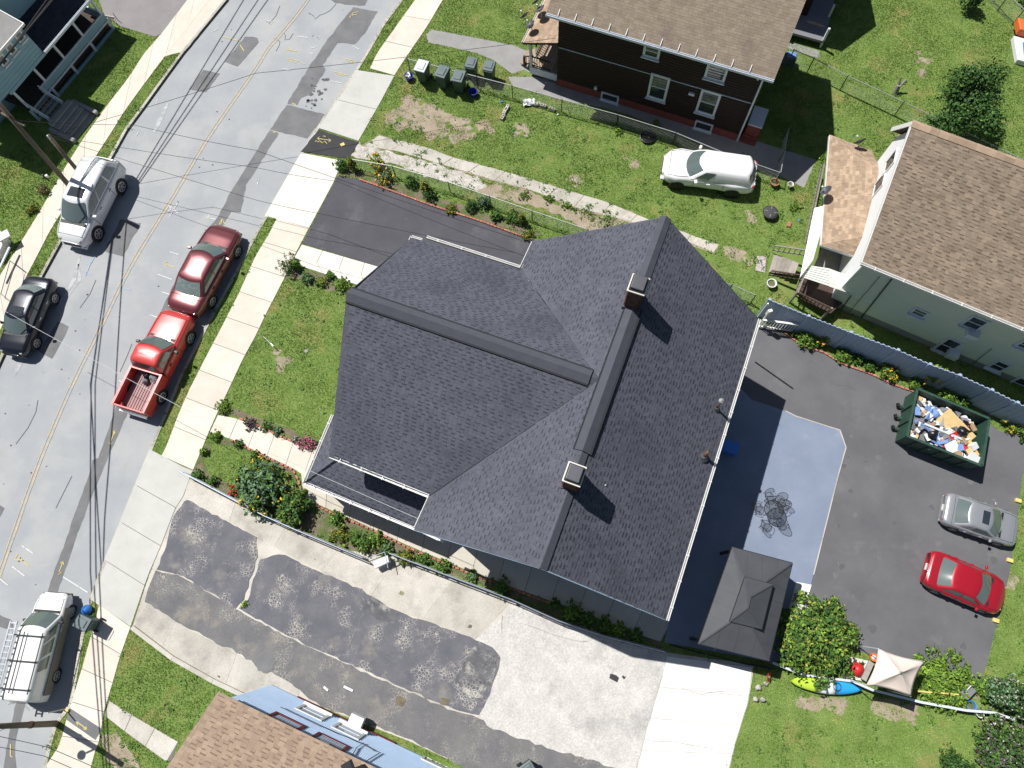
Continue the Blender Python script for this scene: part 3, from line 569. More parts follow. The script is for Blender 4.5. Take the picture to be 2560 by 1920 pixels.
def roof_cover(parent, slopes, mt, keep=300, felt='roof_felt', band=None, **kw):
    "slopes: list of (polygon, eave start, eave end); the largest showing shingles are parts, the rest one part"
    allp = []; bl = []
    for poly, e0, e1 in slopes:
        ps, nn = shingle_pieces(poly, e0, e1, bands=bl if band else None, **kw)
        MB().slab3([V(q)-nn*((V(q)-V(e0)).dot(nn)+.03) for q in poly], .1).build('roof_slope', felt, parent)
        if (V(poly[1])-V(poly[0])).cross(V(poly[2])-V(poly[0])).z < 0: pass
        for q in ps:
            c = (q[0]+q[2])/2; d = CAMP-c; a = (q[1]-q[0]).cross(q[3]-q[0]); area = abs(a.dot(d.normalized()))/max(1, d.length_squared)
            px = ROT.transposed() @ (c-CAMP); X = FOC*px.x/-px.z; Y = FOC*px.y/-px.z
            allp.append((area if abs(X) < 1280 and abs(Y) < 960 else 0, q, a.dot(nn) > 0))
    allp.sort(key=lambda r: -r[0])
    for a, q, ok in allp[:keep]:
        MB().add(q, SF if ok else [f[::-1] for f in SF]).build('shingle', mt, parent)
    m = MB()
    for a, q, ok in allp[keep:]: m.add(q, SF if ok else [f[::-1] for f in SF])
    if m.v: m.build('shingle_courses', mt, parent, kind='stuff')
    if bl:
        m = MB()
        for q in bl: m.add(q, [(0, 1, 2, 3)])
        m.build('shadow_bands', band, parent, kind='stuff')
def gutter(parent, a, b, mt='trim_white', w=.13, hooks=0, name='gutter'):
    a, b = V(a), V(b); d = (b-a).normalized(); nrm = V((-d.y, d.x, 0)); m = MB()
    m.bar(a+nrm*w/2, b+nrm*w/2, .025, .13); m.bar(a-nrm*w/2, b-nrm*w/2, .025, .13); m.bar(a-V((0, 0, .055)), b-V((0, 0, .055)), w, .02)
    o = m.build(name, mt, parent)
    n = int((b-a).length/hooks) if hooks else 0
    for i in range(n):
        p = a+d*(i+.5)*hooks; MB().bar(p-nrm*w*.9+V((0, 0, .075)), p+nrm*w*.6+V((0, 0, .075)), .03, .02).build('hanger', mt, o)
    return o
class Wall:
    def __init__(s, p0, p1):
        s.p0 = V((p0[0], p0[1], 0)); p1 = V((p1[0], p1[1], 0)); s.u = (p1-s.p0).normalized(); s.L = (p1-s.p0).length
        s.n = V((s.u.y, -s.u.x, 0))
        if (V((0, 0, 0))-s.p0).dot(s.n) < 0: s.n = -s.n
    def hit(s, px, py):
        r = ROT @ V((px-1280, -(py-960), -FOC)); t = (s.p0-CAMP).dot(s.n)/r.dot(s.n); q = CAMP+r*t
        return (q-s.p0).dot(s.u), q.z
    def at(s, a, z, out=0.0): return s.p0+s.u*a+V((0, 0, z))+s.n*out
def window(parent, W, a, z, w, h, trim='trim_cool', glass='glass_dark', t=.12, name='window', sill=True, mid=True):
    "a framed sash window centred at a, z on wall W"
    m = MB(); up = V((0, 0, 1)); R3 = Matrix((W.u, W.n, up)).transposed()
    def bx(da, dz, sw, sh, out, dep): m.box(W.at(a+da, z+dz, out), (sw, dep, sh), M=R3)
    bx(-w/2-t/2, 0, t, h+2*t, .015, .06); bx(w/2+t/2, 0, t, h+2*t, .015, .06); bx(0, h/2+t/2, w, t, .015, .06)
    bx(0, -h/2-t/2, w, t, .015, .06)
    o = m.build(name, trim, parent)
    if sill: m = MB(); bx(0, -h/2-t-.03, w+2*t+.1, .06, .06, .16); m.build('sill', trim, o)
    m = MB(); bx(0, h/4, w, h/2-.02, .004, .02); m.build('pane', glass, o)
    m = MB(); bx(0, -h/4, w, h/2-.02, .002, .02); m.build('pane', 'glass_dark', o)
    if mid: m = MB(); bx(0, 0, w, .05, .018, .04); m.build('sash_bar', trim, o)
    return o
def wins(parent, W, quads, **kw):
    "quads: two opposite pixel corners on the wall"
    for (x0, y0, x1, y1) in quads:
        a0, z0 = W.hit(x0, y0); a1, z1 = W.hit(x1, y1)
        window(parent, W, (a0+a1)/2, (z0+z1)/2, abs(a1-a0), abs(z1-z0), **kw)
def wins3(parent, W, tris, t=.12, **kw):
    "outer corners of the trim in the photograph: top left, top right, bottom left"
    for (x0, y0), (x1, y1), (x2, y2) in tris:
        a0, z0 = W.hit(x0, y0); a1, z1 = W.hit(x1, y1); a2, z2 = W.hit(x2, y2); w_ = abs(a1-a0); h_ = abs((z0+z1)/2-z2-(z0-z1)/2)
        window(parent, W, (a0+a1)/2, (z0+z1)/4+z2/2, max(.3, w_-2*t), max(.42, abs(z0-z2)-2*t), t=t, **kw)
def wall_block(parent, poly, z0, z1, mt, name='wall'):
    return MB().prism([(p[0], p[1]) for p in poly], z0, z1).build(name, mt, parent)
def rail_run(parent, a, b, h, mt, n=None, bar=.03, name='railing'):
    a, b = V(a), V(b); m = MB(); m.bar(a+V((0, 0, h)), b+V((0, 0, h)), .07, .05); m.bar(a+V((0, 0, .12)), b+V((0, 0, .12)), .05, .05)
    o = m.build(name, mt, parent); n = n or max(2, int((b-a).length/.16))
    for i in range(n+1):
        p = a.lerp(b, i/n); MB().box(p+V((0, 0, h/2)), (bar, bar, h)).build('baluster', mt, o)
    return o

# ------------------------------------------------------------------ the main house
ZE, ZR, ZF = 5.2, 8.35, 8.15
pt = lambda x, y, z: G(x, y, z)
A, R1, B_c, C_c, R2, D = pt(1333, 604, ZE), pt(1665, 542, ZR), pt(1896, 797, ZE), pt(1665, 1550, ZE), pt(1351, 1421, ZR), pt(1035, 1325, ZE)
E1, J, E2, F1, FR, F2 = pt(1302, 670, ZE), pt(1500, 950, ZF), pt(1074, 1240, ZE), pt(1030, 594, ZE), pt(868, 733, ZF), pt(825, 1141, ZE)
J2 = J
hs = thing('slate_roofed_house', 'large house with dark slate grey cross gable roof and two brick chimneys', 'house', G(1400, 1050))
hroof = [([A, E1, J, R1], E1, A), ([E2, D, R2, R1.lerp(R2, .462), J], D, E2), ([F1, E1, J, FR], F1, E1), ([F2, E2, J, FR], F2, E2), ([B_c, C_c, R2, R1], C_c, B_c)]
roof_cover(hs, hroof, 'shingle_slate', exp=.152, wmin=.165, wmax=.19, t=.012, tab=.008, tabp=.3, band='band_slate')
def inset(poly, d):
    c = V((0, 0, 0))
    for p in poly: c += V((p[0], p[1], 0))/len(poly)
    return [V((p[0], p[1], 0))+(c-V((p[0], p[1], 0))).normalized()*d for p in poly]
wall_block(hs, inset([A, B_c, C_c, D], .75), 0, ZE-.12, 'siding_house'); wall_block(hs, inset([F1, E1, E2, F2], .8), 0, ZE-.14, 'siding_house', 'wing_wall')
pave([A, B_c, C_c, D]); pave([F1, E1, E2, F2])
for tri in ((A, R1, B_c), (D, R2, C_c), (F1, FR, F2)):       # gable ends
    c = (tri[0]+tri[2])/2; dr_ = ((c-J)*V((1, 1, 0))).normalized() if tri[0] is F1 else ((c-(A+C_c)/2)*V((1, 1, 0))).normalized()
    p = [q-dr_*.5-V((0, 0, .17)) for q in tri]; MB().add(p+[q-dr_*.1 for q in p], [(0, 1, 2), (5, 4, 3), (0, 3, 4, 1), (1, 4, 5, 2), (2, 5, 3, 0)]).build('gable_wall', 'siding_house', hs)
for a, b in ((A, R1), (R1, B_c), (C_c, R2), (R2, D), (F1, FR), (FR, F2)):
    MB().bar(a-V((0, 0, .09)), b-V((0, 0, .09)), .035, .16).build('rake_board', 'rake_blue' if a is C_c or b is D else 'metal_lid', hs)
# ridge caps and vents
def ridge_line(a, b, half=.2, seg=.32, vent=None):
    d = (b-a); L = d.length; d.normalize(); side = V((-d.y, d.x, 0)); pit = .58
    n = int(L/seg); f = [(0, 1, 2, 3), (1, 4, 5, 2), (0, 3, 6), (4, 5, 6)]
    for i in range(n):
        p, q = a+d*(L*i/n-.01), a+d*(L*(i+1)/n); h0, h1 = .05, .03
        m = MB(); vs_ = [p+side*half-V((0, 0, half*pit-h0)), p+V((0, 0, h0)), q+V((0, 0, h1)), q+side*half-V((0, 0, half*pit-h1)), p-side*half-V((0, 0, half*pit-h0)), q-side*half-V((0, 0, half*pit-h1))]
        vs_ += [x-V((0, 0, .03)) for x in vs_]
        m.add(vs_, [(1, 0, 3, 2), (4, 1, 2, 5), (0, 1, 7, 6), (1, 4, 10, 7), (3, 0, 6, 9), (4, 5, 11, 10)]); m.build('ridge_cap', 'ridge_slate', hs)
def ridge_vent(a, b, half=.3):
    d = (b-a).normalized(); side = V((-d.y, d.x, 0)); m = MB(); z = V((0, 0, 1)); pit = .58
    top = [a+side*half+z*(.1-half*pit), a+z*.12, a-side*half+z*(.1-half*pit)]; tb = [x+(b-a) for x in top]
    m.add(top+tb+[x-z*.075 for x in top]+[x-z*.075 for x in tb], [(0, 3, 4, 1), (1, 4, 5, 2), (6, 9, 3, 0), (2, 5, 11, 8), (0, 1, 7, 6), (1, 2, 8, 7), (4, 3, 9, 10), (5, 4, 10, 11)])
    o = m.build('ridge_vent', 'ridge_slate', hs)
    for s in (1, -1): MB().bar(a+side*s*(half+.03)+z*(.06-half*pit), b+side*s*(half+.03)+z*(.06-half*pit), .075, .06).build('vent_slot', 'roof_felt', o)
ridge_line(R1, R2, .24); ridge_line(FR, J, .22)
ridge_vent(FR+(J-FR)*.004, FR.lerp(J, .965)); ridge_vent(R1.lerp(R2, .285), R1.lerp(R2, .70))
MB().bar(E2+V((0, 0, .05)), J2.lerp(E2, .04)+V((0, 0, .03)), .035, .02).build('valley_seam', 'roof_felt', hs)
# gutters, downpipes, leaf guards
gutter(hs, C_c+V((.05, -.02, -.03)), B_c+V((.05, -.02, -.03)), 'trim_white', .085, 1.05)
g0, g1 = pt(1067, 593, ZE-.02), pt(1300, 668, ZE-.02); gutter(hs, g0, g1, 'trim_white', .1, 1.2)
gutter(hs, pt(1302, 670, ZE-.03), pt(1332, 606, ZE-.03), 'trim_white', .1)
gutter(hs, pt(1014, 626, ZE-.03), pt(1029, 592, ZE-.03), 'trim_white', .08); gutter(hs, pt(1029, 592, ZE-.03), pt(1056, 600, ZE-.03), 'trim_white', .08)
gutter(hs, pt(825, 1141, ZE-.03), pt(1072, 1241, ZE-.03), 'trim_white', .12, 1.0); gutter(hs, pt(1074, 1240, ZE-.05), pt(1038, 1320, ZE-.05), 'trim_white', .08)
# porch roof
PZ, PT = 2.55, 3.5
Pa, Pb, Pc, T1, T2, T0 = pt(833, 1037, PZ), pt(762, 1206, PZ), pt(1041, 1322, PZ), pt(856, 1138, PT), pt(1090, 1225, PT), pt(905, 1030, PT)
MBs = []
roof_cover(hs, [([Pb, Pc, T2, T1], Pb, Pc), ([Pa, Pb, T1, T0], Pb, Pa)], 'shingle_slate', keep=0, exp=.152, wmin=.165, wmax=.19, t=.012, tab=.008, tabp=.3, band='band_slate')
gutter(hs, Pb-V((0, .03, .03)), Pc-V((0, .03, .03)), 'trim_white', .12, .95); gutter(hs, Pa-V((.03, 0, .03)), Pb-V((.03, 0, .03)), 'trim_white', .1, .9)
gutter(hs, pt(1041, 1322, 3.6), pt(1109, 1354, 3.6), 'trim_white', .1)
d = (Pb-Pa).normalized(); e = (T1-Pb)
for i in range(8): MB().slab3([Pb.lerp(T1, i/8)+V((-.1, -.06, .05)), Pb.lerp(T1, i/8)+V((.12, .0, .06)), Pb.lerp(T1, (i+1.05)/8)+V((.12, 0, .04)), Pb.lerp(T1, (i+1.05)/8)+V((-.1, -.06, .03))], .02).build('hip_cap', 'ridge_slate', hs)
for q in (Pb+V((.25, .15, 0)), Pb.lerp(Pc, .5)+V((.1, .25, 0)), Pa+V((.2, -.1, 0))): MB().box((q.x, q.y, PZ/2), (.15, .15, PZ)).build('porch_post', 'trim_white', hs)
# chimneys
def chimney(c, w=.62, l=.7, h=1.55, ang=math.radians(70)):
    z1 = c.z; m = MB(); R = Matrix.Rotation(ang, 3, 'Z'); base = V((c.x, c.y, 0))
    b = MB().box((c.x, c.y, z1-.95), (l-.03, w-.03, 1.9), ang).build('chimney', 'mortar', hs)
    z = z1-1.9; row = 0
    while z < z1-.08:
        for sx, sy, L, rot in ((0, w/2, l, 0), (0, -w/2, l, 0), (l/2, 0, w, 1), (-l/2, 0, w, 1)):
            n = int(L/.21); x0 = -L/2+(.1 if row % 2 else 0)
            for i in range(n+1):
                x = x0+i*.21
                if x+.2 > L/2+.06: continue
                p = V((x+.1, sy, 0)) if not rot else V((sx, x+.1, 0))
                m.box(base+R@p+V((0, 0, z+.035)), (.2, .05, .065) if not rot else (.05, .2, .065), ang)
        z += .078; row += 1
    m.build('bricks', 'brick_dark', b, kind='stuff')
    MB().box((c.x, c.y, z1+.03), (l+.08, w+.08, .08), ang).build('crown', 'concrete_white', b, bevel=.02)
    MB().box((c.x, c.y, z1+.11), (l-.04, w-.02, .06), ang).build('flue_frame', 'metal_black', b)
    MB().box((c.x, c.y, z1+.2), (l-.1, w-.1, .12), ang).build('flue_lid', 'metal_lid', b, bevel=.03)
    MB().box((c.x, c.y, ZR-.15), (l+.12, w+.1, .3), ang).build('flashing', 'metal_lid', b)
chimney(pt(1596, 713, ZR+1.35)); chimney(pt(1436, 1186, ZR+1.25), .6, .68)
# vent stacks on the back slope
def vent(base, top, r, tee):
    m = MB(); m.tube([base-V((0, 0, .2)), top], r, 10); o = m.build('vent_pipe', 'rust', hs, True)
    MB().lathe([(r*3, -.03), (r*2.2, .02), (r*1.3, .12)], base+V((0, 0, .03)), 12).build('boot', 'metal_lid', o)
    if tee: MB().lathe([(r*1.2, 0), (r*2.2, .05), (r*2.2, .12), (.02, .2)], top, 10).build('cowl', 'galv', o)
    else: MB().lathe([(r*.8, 0), (r*.8, .004)], top, 10).build('mouth', 'metal_black', o)
nb = (C_c-B_c).normalized(); nrm_b = (B_c-C_c).cross(R1-C_c).normalized()
def on_back(px, py, dz=0):
    r = ROT @ V((px-1280, -(py-960), -FOC)); t = (C_c-CAMP).dot(nrm_b)/r.dot(nrm_b); return CAMP+r*t
b1, b2 = on_back(1790, 1022), on_back(1757, 1142)
vent(b1, b1+V((.02, .1, .75)), .05, True); vent(b2, b2+V((.12, .1, .6)), .08, False)
p = on_back(1513, 1213); MB().box(p+V((0, 0, .03)), (.06, .03, .03), .4).build('roof_clip', 'trim_white', hs)
# electric mast at the top corner
q = pt(1905, 778, 4.6); MB().tube([V((q.x, q.y, 2)), q+V((.02, .02, .8))], .04, 8).build('service_mast', 'trim_white', hs)

# ------------------------------------------------------------------ the brown house
bw = Wall(G(1392, 212), G(1845, 352)); BH = 5.35
bh = thing('brown_house', 'dark brown sided house with weathered brown shingle roof and white windows', 'house', bw.p0)
bd = -bw.n; dep = 6.6
bp = [bw.p0, bw.p0+bw.u*bw.L, bw.p0+bw.u*bw.L+bd*dep, bw.p0+bd*dep]
wall_block(bh, bp, .5, BH, 'siding_brown'); pave(bp)
wall_block(bh, [bw.at(-.02, 0, .02), bw.at(bw.L+.02, 0, .02), bw.at(bw.L+.02, 0, -dep-.02), bw.at(-.02, 0, -dep-.02)], 0, .52, 'foundation_red', 'foundation')
for i in range(1, 27):
    MB().bar(bw.at(0, .5+i*.18, .012), bw.at(bw.L, .5+i*.18, .012), .02, .02).build('siding_course', 'siding_brown', bh)
e0, e1 = bw.at(-.55, BH+.02, .4), bw.at(bw.L+.45, BH+.02, .4); r0, r1 = bw.at(-.55, BH+2.2, -dep/2), bw.at(bw.L+.45, BH+2.2, -dep/2)
f0, f1 = bw.at(-.55, BH+.02, -dep-.4), bw.at(bw.L+.45, BH+.02, -dep-.4)
roof_cover(bh, [([e0, e1, r1, r0], e0, e1), ([f1, f0, r0, r1], f1, f0)], 'shingle_brown', exp=.135, wmin=.2, wmax=.4, t=.008, tab=.003)
for s, (a, b, c) in enumerate(((bp[0], bp[3], r0+bw.u*.5), (bp[1], bp[2], r1-bw.u*.5))):
    tri = [V((a.x, a.y, BH-.05)), V((b.x, b.y, BH-.05)), c-V((0, 0, .25))]; o_ = bw.u*(-.1 if s else .1)
    MB().add(tri+[q+o_ for q in tri], [(0, 1, 2), (5, 4, 3), (0, 3, 4, 1), (1, 4, 5, 2), (2, 5, 3, 0)]).build('gable_wall', 'siding_brown', bh)
g = gutter(bh, bw.at(-.55, BH-.02, .47), bw.at(bw.L+.45, BH-.02, .47), 'trim_cool', .11, 0)
n = 12
for i in range(n):
    p = bw.at(.1+i*(bw.L)/n, BH+.1, .42); MB().bar(p-bd*.0, p+bd*.32+V((0, 0, .14)), .04, .02).build('hanger', 'trim_white', g)
wins3(bh, bw, [((1612, 106), (1654, 117), (1607, 138)), ((1772, 151), (1824, 167), (1761, 192)), ((1629, 181), (1677, 196), (1617, 240)), ((1755, 222), (1805, 236), (1741, 278))], t=.13, glass='glass_curtain')
bw2 = Wall(bw.at(0, 0, .035), bw.at(bw.L, 0, .035))
wins3(bh, bw2, [((1504, 228), (1548, 241), (1500, 246)), ((1740, 299), (1784, 313), (1734, 318))], sill=True, mid=False, t=.09)
for (x, y, w_, h_) in ((1490, 218, .16, .2), (1730, 233, .32, .14)):
    a, z = bw.hit(x, y); MB().box(bw.at(a, z, .06), (w_, .12, h_), math.atan2(bw.u.y, bw.u.x)).build('meter_box', 'trim_cool', bh)
a0, z0 = bw.hit(1397, 117); a1, z1 = bw.hit(1878, 257)
MB().bar(bw.at(a0, z0, .03), bw.at(a1, z1, .03), .05, .03).build('siding_band', 'trim_cool', bh)
MB().tube([bw.at(bw.L-.05, BH-.1, .12), bw.at(bw.L-.05, .1, .1)], .05, 8).build('downpipe', 'trim_cool', bh)
MB().tube([bw.at(bw.L-.3, BH-.2, .3), bw.at(bw.L-.3, BH-.55, .12)], .05, 8).build('downpipe', 'trim_white', bh)
# cellar bulkhead and steps at the right end
sb = MB(); p = bw.at(bw.L+.55, 0, -.9); ra = math.atan2(bw.u.y, bw.u.x)
MB().box(p+V((0, 0, 1.2)), (.8, 1.3, .1), ra).build('door_hood', 'trim_cool', bh)
MB().box(p+V((0, 0, .55)), (.75, 1.2, 1.1), ra).build('entry', 'foundation_red', bh)
for i in range(3): MB().box(bw.at(bw.L+.55, .09+.18*i, -.1-.26*i), (.85, .28, .18), ra).build('step', 'foundation_red', bh)
# front porch on the street side
PL = 1.75
pz = .7
MB().prism([q.to_tuple()[:2] for q in (bw.at(-PL, 0, -.15), bw.at(0, 0, -.15), bw.at(0, 0, -dep+.6), bw.at(-PL, 0, -dep+.6))], pz-.12, pz).build('porch_floor', 'wood_deck', bh)
for i in range(9): MB().bar(bw.at(-PL+.1+i*.19, pz+.012, -.16), bw.at(-PL+.1+i*.19, pz+.012, -dep+.6), .17, .02).build('plank', 'wood_deck', bh)
MB().bar(bw.at(-PL, pz-.25, -.1), bw.at(0, pz-.25, -.1), .06, .5).build('porch_skirt', 'trim_cool', bh); MB().bar(bw.at(-PL, pz-.25, -.1), bw.at(-PL, pz-.25, -dep+.6), .06, .5).build('porch_skirt', 'trim_cool', bh)
for o_ in (-.15, -2.2, -dep+.6): MB().box(bw.at(-PL+.05, 1.55, o_), (.14, .14, 1.8), ra).build('porch_post', 'trim_cool', bh)
rail_run(bh, bw.at(-PL+.1, pz, -.15), bw.at(-.5, pz, -.15), .75, 'wood_dark'); rail_run(bh, bw.at(-PL+.05, pz, -.9), bw.at(-PL+.05, pz, -2.2), .75, 'wood_dark')
MB().box(bw.at(-PL-.55, .3, -.55), (.12, .12, 1.1), ra).build('newel', 'wood_dark', bh); rail_run(bh, bw.at(-PL-.55, .1, -.55), bw.at(-PL+.05, .5, -.45), .7, 'wood_dark', 4)
for i in range(3): MB().box(bw.at(-PL-.15-.27*i, .5-.18*i, -1.1), (.28, 1.1, .06), ra).build('step', 'wood_deck', bh)
pe0, pe1 = bw.at(-PL-.35, 2.55, .1), bw.at(-PL-.35, 2.55, -dep+.3); pi0, pi1 = bw.at(.02, 3.3, .1), bw.at(.02, 3.3, -dep+.3)
roof_cover(bh, [([pe0, pi0, pi1, pe1], pe0, pe1)], 'shingle_porch', keep=0, exp=.18, wmin=.25, wmax=.45, t=.01, tab=.003)
gutter(bh, pe0-V((0, 0, .03)), pe1-V((0, 0, .03)), 'trim_white', .09)
pave([bw.at(-PL-.6, 0, 0), bw.at(0, 0, 0), bw.at(0, 0, -dep), bw.at(-PL-.6, 0, -dep)])

# the house behind it, only its rear deck and shade in view
S_r = G(2190, 66); peak = S_r+SUN*(6.6/SUN.z)
sheet('rear_walk', GP([(1940, 112), (1950, 98), (2050, 128), (2045, 146)]), .014, 'concrete_grey', kind='structure')
gh = thing('rear_neighbour_house', 'dark neighbouring house with shaded back deck behind brown house', 'house', G(1990, 40))
un = bw.n; uu = bw.u; pk = V((peak.x, peak.y, 0))
blk = [pk+un*2.6, pk-un*2.6, pk-un*2.6-uu*6, pk+un*2.6-uu*6]
wall_block(gh, blk, 0, 4.3, 'siding_brown'); pave(blk)
q0, q1 = pk+un*3+V((0, 0, 4.3)), pk-un*3+V((0, 0, 4.3)); rdg = pk+V((0, 0, 6.6))
roof_cover(gh, [([q0-uu*6.3, q0, rdg, rdg-uu*6.3], q0-uu*6.3, q0), ([q1, q1-uu*6.3, rdg-uu*6.3, rdg], q1, q1-uu*6.3)], 'shingle_brown', keep=0, exp=.2)
MB().prism([(p.x, p.y) for p in GP([(1944, 92), (2052, 122), (2085, -20), (1975, -50)])], .4, .55).build('deck', 'cloth_grey', gh)
for x, y in ((2050, 118), (1950, 90), (2062, 60)): q = G(x, y); MB().box((q.x, q.y, .7), (.12, .12, 1.4)).build('deck_post', 'trim_cool', gh)
MB().bar(G(2018, 52, 1.0), G(2062, 66, 1.0), .08, .08).build('deck_rail', 'wood_deck', gh)

# ------------------------------------------------------------------ the cream house
cw = Wall(G(2062, 797), G(2512, 990)); CH = 4.9
cw = Wall(cw.at(0, 0, -.85), cw.at(cw.L, 0, -.85))
ch = thing('cream_house', 'cream sided house with brown shingle roof, white gable and porch', 'house', cw.p0)
Lc = cw.L+2.5; depc = 9.0; cb = -cw.n
ce0, ce1 = G(2154, 655, CH+.05), cw.at(Lc, CH+.05, .35); off_ = (ce0-cw.p0).dot(cw.n); ce0 = cw.at((ce0-cw.p0).dot(cw.u), CH+.05, off_); ce1 = cw.at(Lc, CH+.05, off_)
CR = CH+2.5
cr0 = G(2281, 306, CR); s_, o_ = (cr0-cw.p0).dot(cw.u), (cr0-cw.p0).dot(cw.n)
cr1 = cw.at(Lc, CR, o_); gdir = ((cr0-ce0)*V((1, 1, 0))); FH = 1.7; cg0 = V((cr0.x, cr0.y, CH+.05))+gdir.normalized()*FH; cg1 = cw.at(Lc, CH+.05, (cg0-cw.p0).dot(cw.n))
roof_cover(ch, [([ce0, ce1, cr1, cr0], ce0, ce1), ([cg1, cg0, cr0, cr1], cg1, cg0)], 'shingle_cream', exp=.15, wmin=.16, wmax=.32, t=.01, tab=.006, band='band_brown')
n = int((cr1-cr0).length/.4)
for i in range(n):
    a, b = cr0.lerp(cr1, i/n), cr0.lerp(cr1, (i+1)/n)
    m = MB(); m.slab3([a+V((0, 0, .06)), b+V((0, 0, .05)), b+cw.n*.2-V((0, 0, .05)), a+cw.n*.2-V((0, 0, .04))], .025); m.slab3([a+V((0, 0, .06)), b+V((0, 0, .05)), b-cw.n*.2-V((0, 0, .05)), a-cw.n*.2-V((0, 0, .04))], .025); m.build('ridge_cap', 'shingle_porch', ch)
gutter(ch, ce0+cw.n*.07-V((0, 0, .03)), ce1+cw.n*.07-V((0, 0, .03)), 'trim_white', .12, 1.3)
# white gable facing the yard
ga0 = (ce0-cw.p0).dot(cw.u)
gs = ce0+cw.u*.3+gdir.normalized()*.35; gt = cg0+cw.u*.3-gdir.normalized()*.3
gw0, gw1 = V((gs.x, gs.y, .6)), V((gt.x, gt.y, .6)); top = V((cr0.x, cr0.y, CR-.22))+cw.u*.3
gp = [gw0, gw1, V((gw1.x, gw1.y, CH-.05)), top, V((gw0.x, gw0.y, CH-.05))]
cpoly = [gs+V((.02, 0, 0)), cw.at(Lc, 0), cw.at(Lc, 0, -depc), gt]
cpoly = [cw.at((gs-cw.p0).dot(cw.u)+.02, 0), cw.at(Lc, 0), cw.at(Lc, 0, (gt-cw.p0).dot(cw.n)), V((gt.x, gt.y, 0))+cw.u*.1]
wall_block(ch, cpoly, .55, CH-.1, 'siding_cream'); wall_block(ch, inset(cpoly, .04), 0, .57, 'concrete_grey', 'foundation'); pave(cpoly)
MB().add(gp+[q+cw.u*.2 for q in gp], [(0, 1, 2, 3, 4), (9, 8, 7, 6, 5)]+[(i, i+5, (i+1) % 5+5, (i+1) % 5) for i in range(5)]).build('gable_wall', 'siding_white', ch)
MB().bar(ce0-V((0, 0, .08)), cr0-V((0, 0, .08)), .04, .2).build('rake_board', 'trim_white', ch); MB().bar(cr0-V((0, 0, .08)), cg0-V((0, 0, .08)), .04, .2).build('rake_board', 'trim_white', ch)
gW = Wall(gw1, gw0)
if gW.n.dot(cw.u) > 0: gW.n = -gW.n
for (x, y) in ((2226, 406), (2198, 462)):
    a, z = gW.hit(x, y); window(ch, gW, a, z, .7, 1.0, trim='trim_white', glass='glass_dark', t=.08, mid=False, sill=False)
wins3(ch, cw, [((2289, 767), (2323, 785), (2273, 778)), ((2434, 786), (2477, 806), (2403, 811)), ((2373, 842), (2410, 860), (2340, 874)), ((2497, 898), (2530, 916), (2471, 917)), ((2560, 848), (2596, 866), (2542, 864)), ((2552, 940), (2590, 960), (2525, 968))], trim='trim_cool', t=.1)
for x, y in ((2385, 877), (2434, 826)):
    a, z = cw.hit(x, y); MB().box(cw.at(a, z, .2), (.5, .45, .36), math.atan2(cw.u.y, cw.u.x)).build('air_conditioner', 'trim_cool', ch)
for (x0, y0, x1, y1, w_) in ((2231, 695, 2149, 797, .03), (2128, 738, 2090, 786, .025), (2200, 690, 2112, 790, .012), (2480, 870, 2415, 918, .012)):
    a0, z0 = cw.hit(x0, y0); a1, z1 = cw.hit(x1, y1); MB().tube([cw.at(a0, z0, .04), cw.at(a1, max(.1, z1), .04)], w_, 6).build('cable', 'metal_black', ch)
# porch roof with hips
p1_, p2_, p3_, p4_, p5_, p6_ = pt(2075, 337, 2.5), pt(2053, 612, 2.5), pt(2170, 650, 2.7), pt(2200, 585, 3.6), pt(2206, 440, 3.6), pt(2180, 378, 2.6)
roof_cover(ch, [([p1_, p2_, p4_, p5_], p2_, p1_), ([p2_, p3_, p4_], p2_, p3_), ([p1_, p5_, p6_], p6_, p1_)], 'shingle_porch', keep=120, exp=.15, wmin=.16, wmax=.32, t=.012, tab=.008)
MB().bar(p2_-V((0, 0, .1)), p3_-V((0, 0, .1)), .05, .16).build('fascia', 'trim_white', ch); MB().bar(p1_-V((0, 0, .1)), p2_-V((0, 0, .1)), .05, .16).build('fascia', 'trim_white', ch)
MB().slab3([pt(2036, 520, 2.0), pt(2070, 512, 2.35), pt(2032, 650, 2.35), pt(2000, 693, 2.0)], .05).build('awning', 'siding_white', ch)
aw = [pt(2027, 664, 2.1), pt(2073, 671, 2.3), pt(2072, 716, 2.05), pt(2003, 693, 1.8)]
for i in range(7):
    a, b = aw[0].lerp(aw[3], i/7), aw[0].lerp(aw[3], (i+.8)/7); c_, d_ = aw[1].lerp(aw[2], (i+.8)/7), aw[1].lerp(aw[2], i/7)
    MB().slab3([a, b, c_, d_], .02).build('awning_slat', 'trim_white' if i % 2 else 'leaf_blue' and 'siding_cream', ch)
MB().slab3([pt(2073, 671, 2.3), pt(2134, 694, 1.9), pt(2134, 737, 1.7), pt(2073, 716, 2.05)], .03).build('awning', 'siding_cream', ch)
# deck and stairs
MB().prism([(p.x, p.y) for p in GP([(1990, 730), (2010, 668), (2105, 700), (2120, 745), (2075, 785)], .7)], .55, .7).build('deck', 'wood_dark', ch)
MB().prism([(p.x, p.y) for p in GP([(2036, 665), (2060, 612), (2120, 640), (2110, 690)], .8)], .6, .82).build('deck', 'wood_grey', ch)
for i in range(5):
    t = i/5; MB().slab3([pt(lerp(1935, 1992, t), lerp(637, 655, t), .12+t*.6), pt(lerp(1955, 2008, t), lerp(640, 662, t), .12+t*.6), pt(lerp(1945, 1996, t), lerp(682, 690, t), .12+t*.6), pt(lerp(1922, 1980, t), lerp(680, 686, t), .12+t*.6)], .05).build('stair_tread', 'wood_grey', ch)
rail_run(ch, pt(1930, 628, .1), pt(2008, 640, .7), .6, 'wood_grey', 6); rail_run(ch, pt(1920, 690, .1), pt(1998, 702, .7), .6, 'wood_dark', 7)
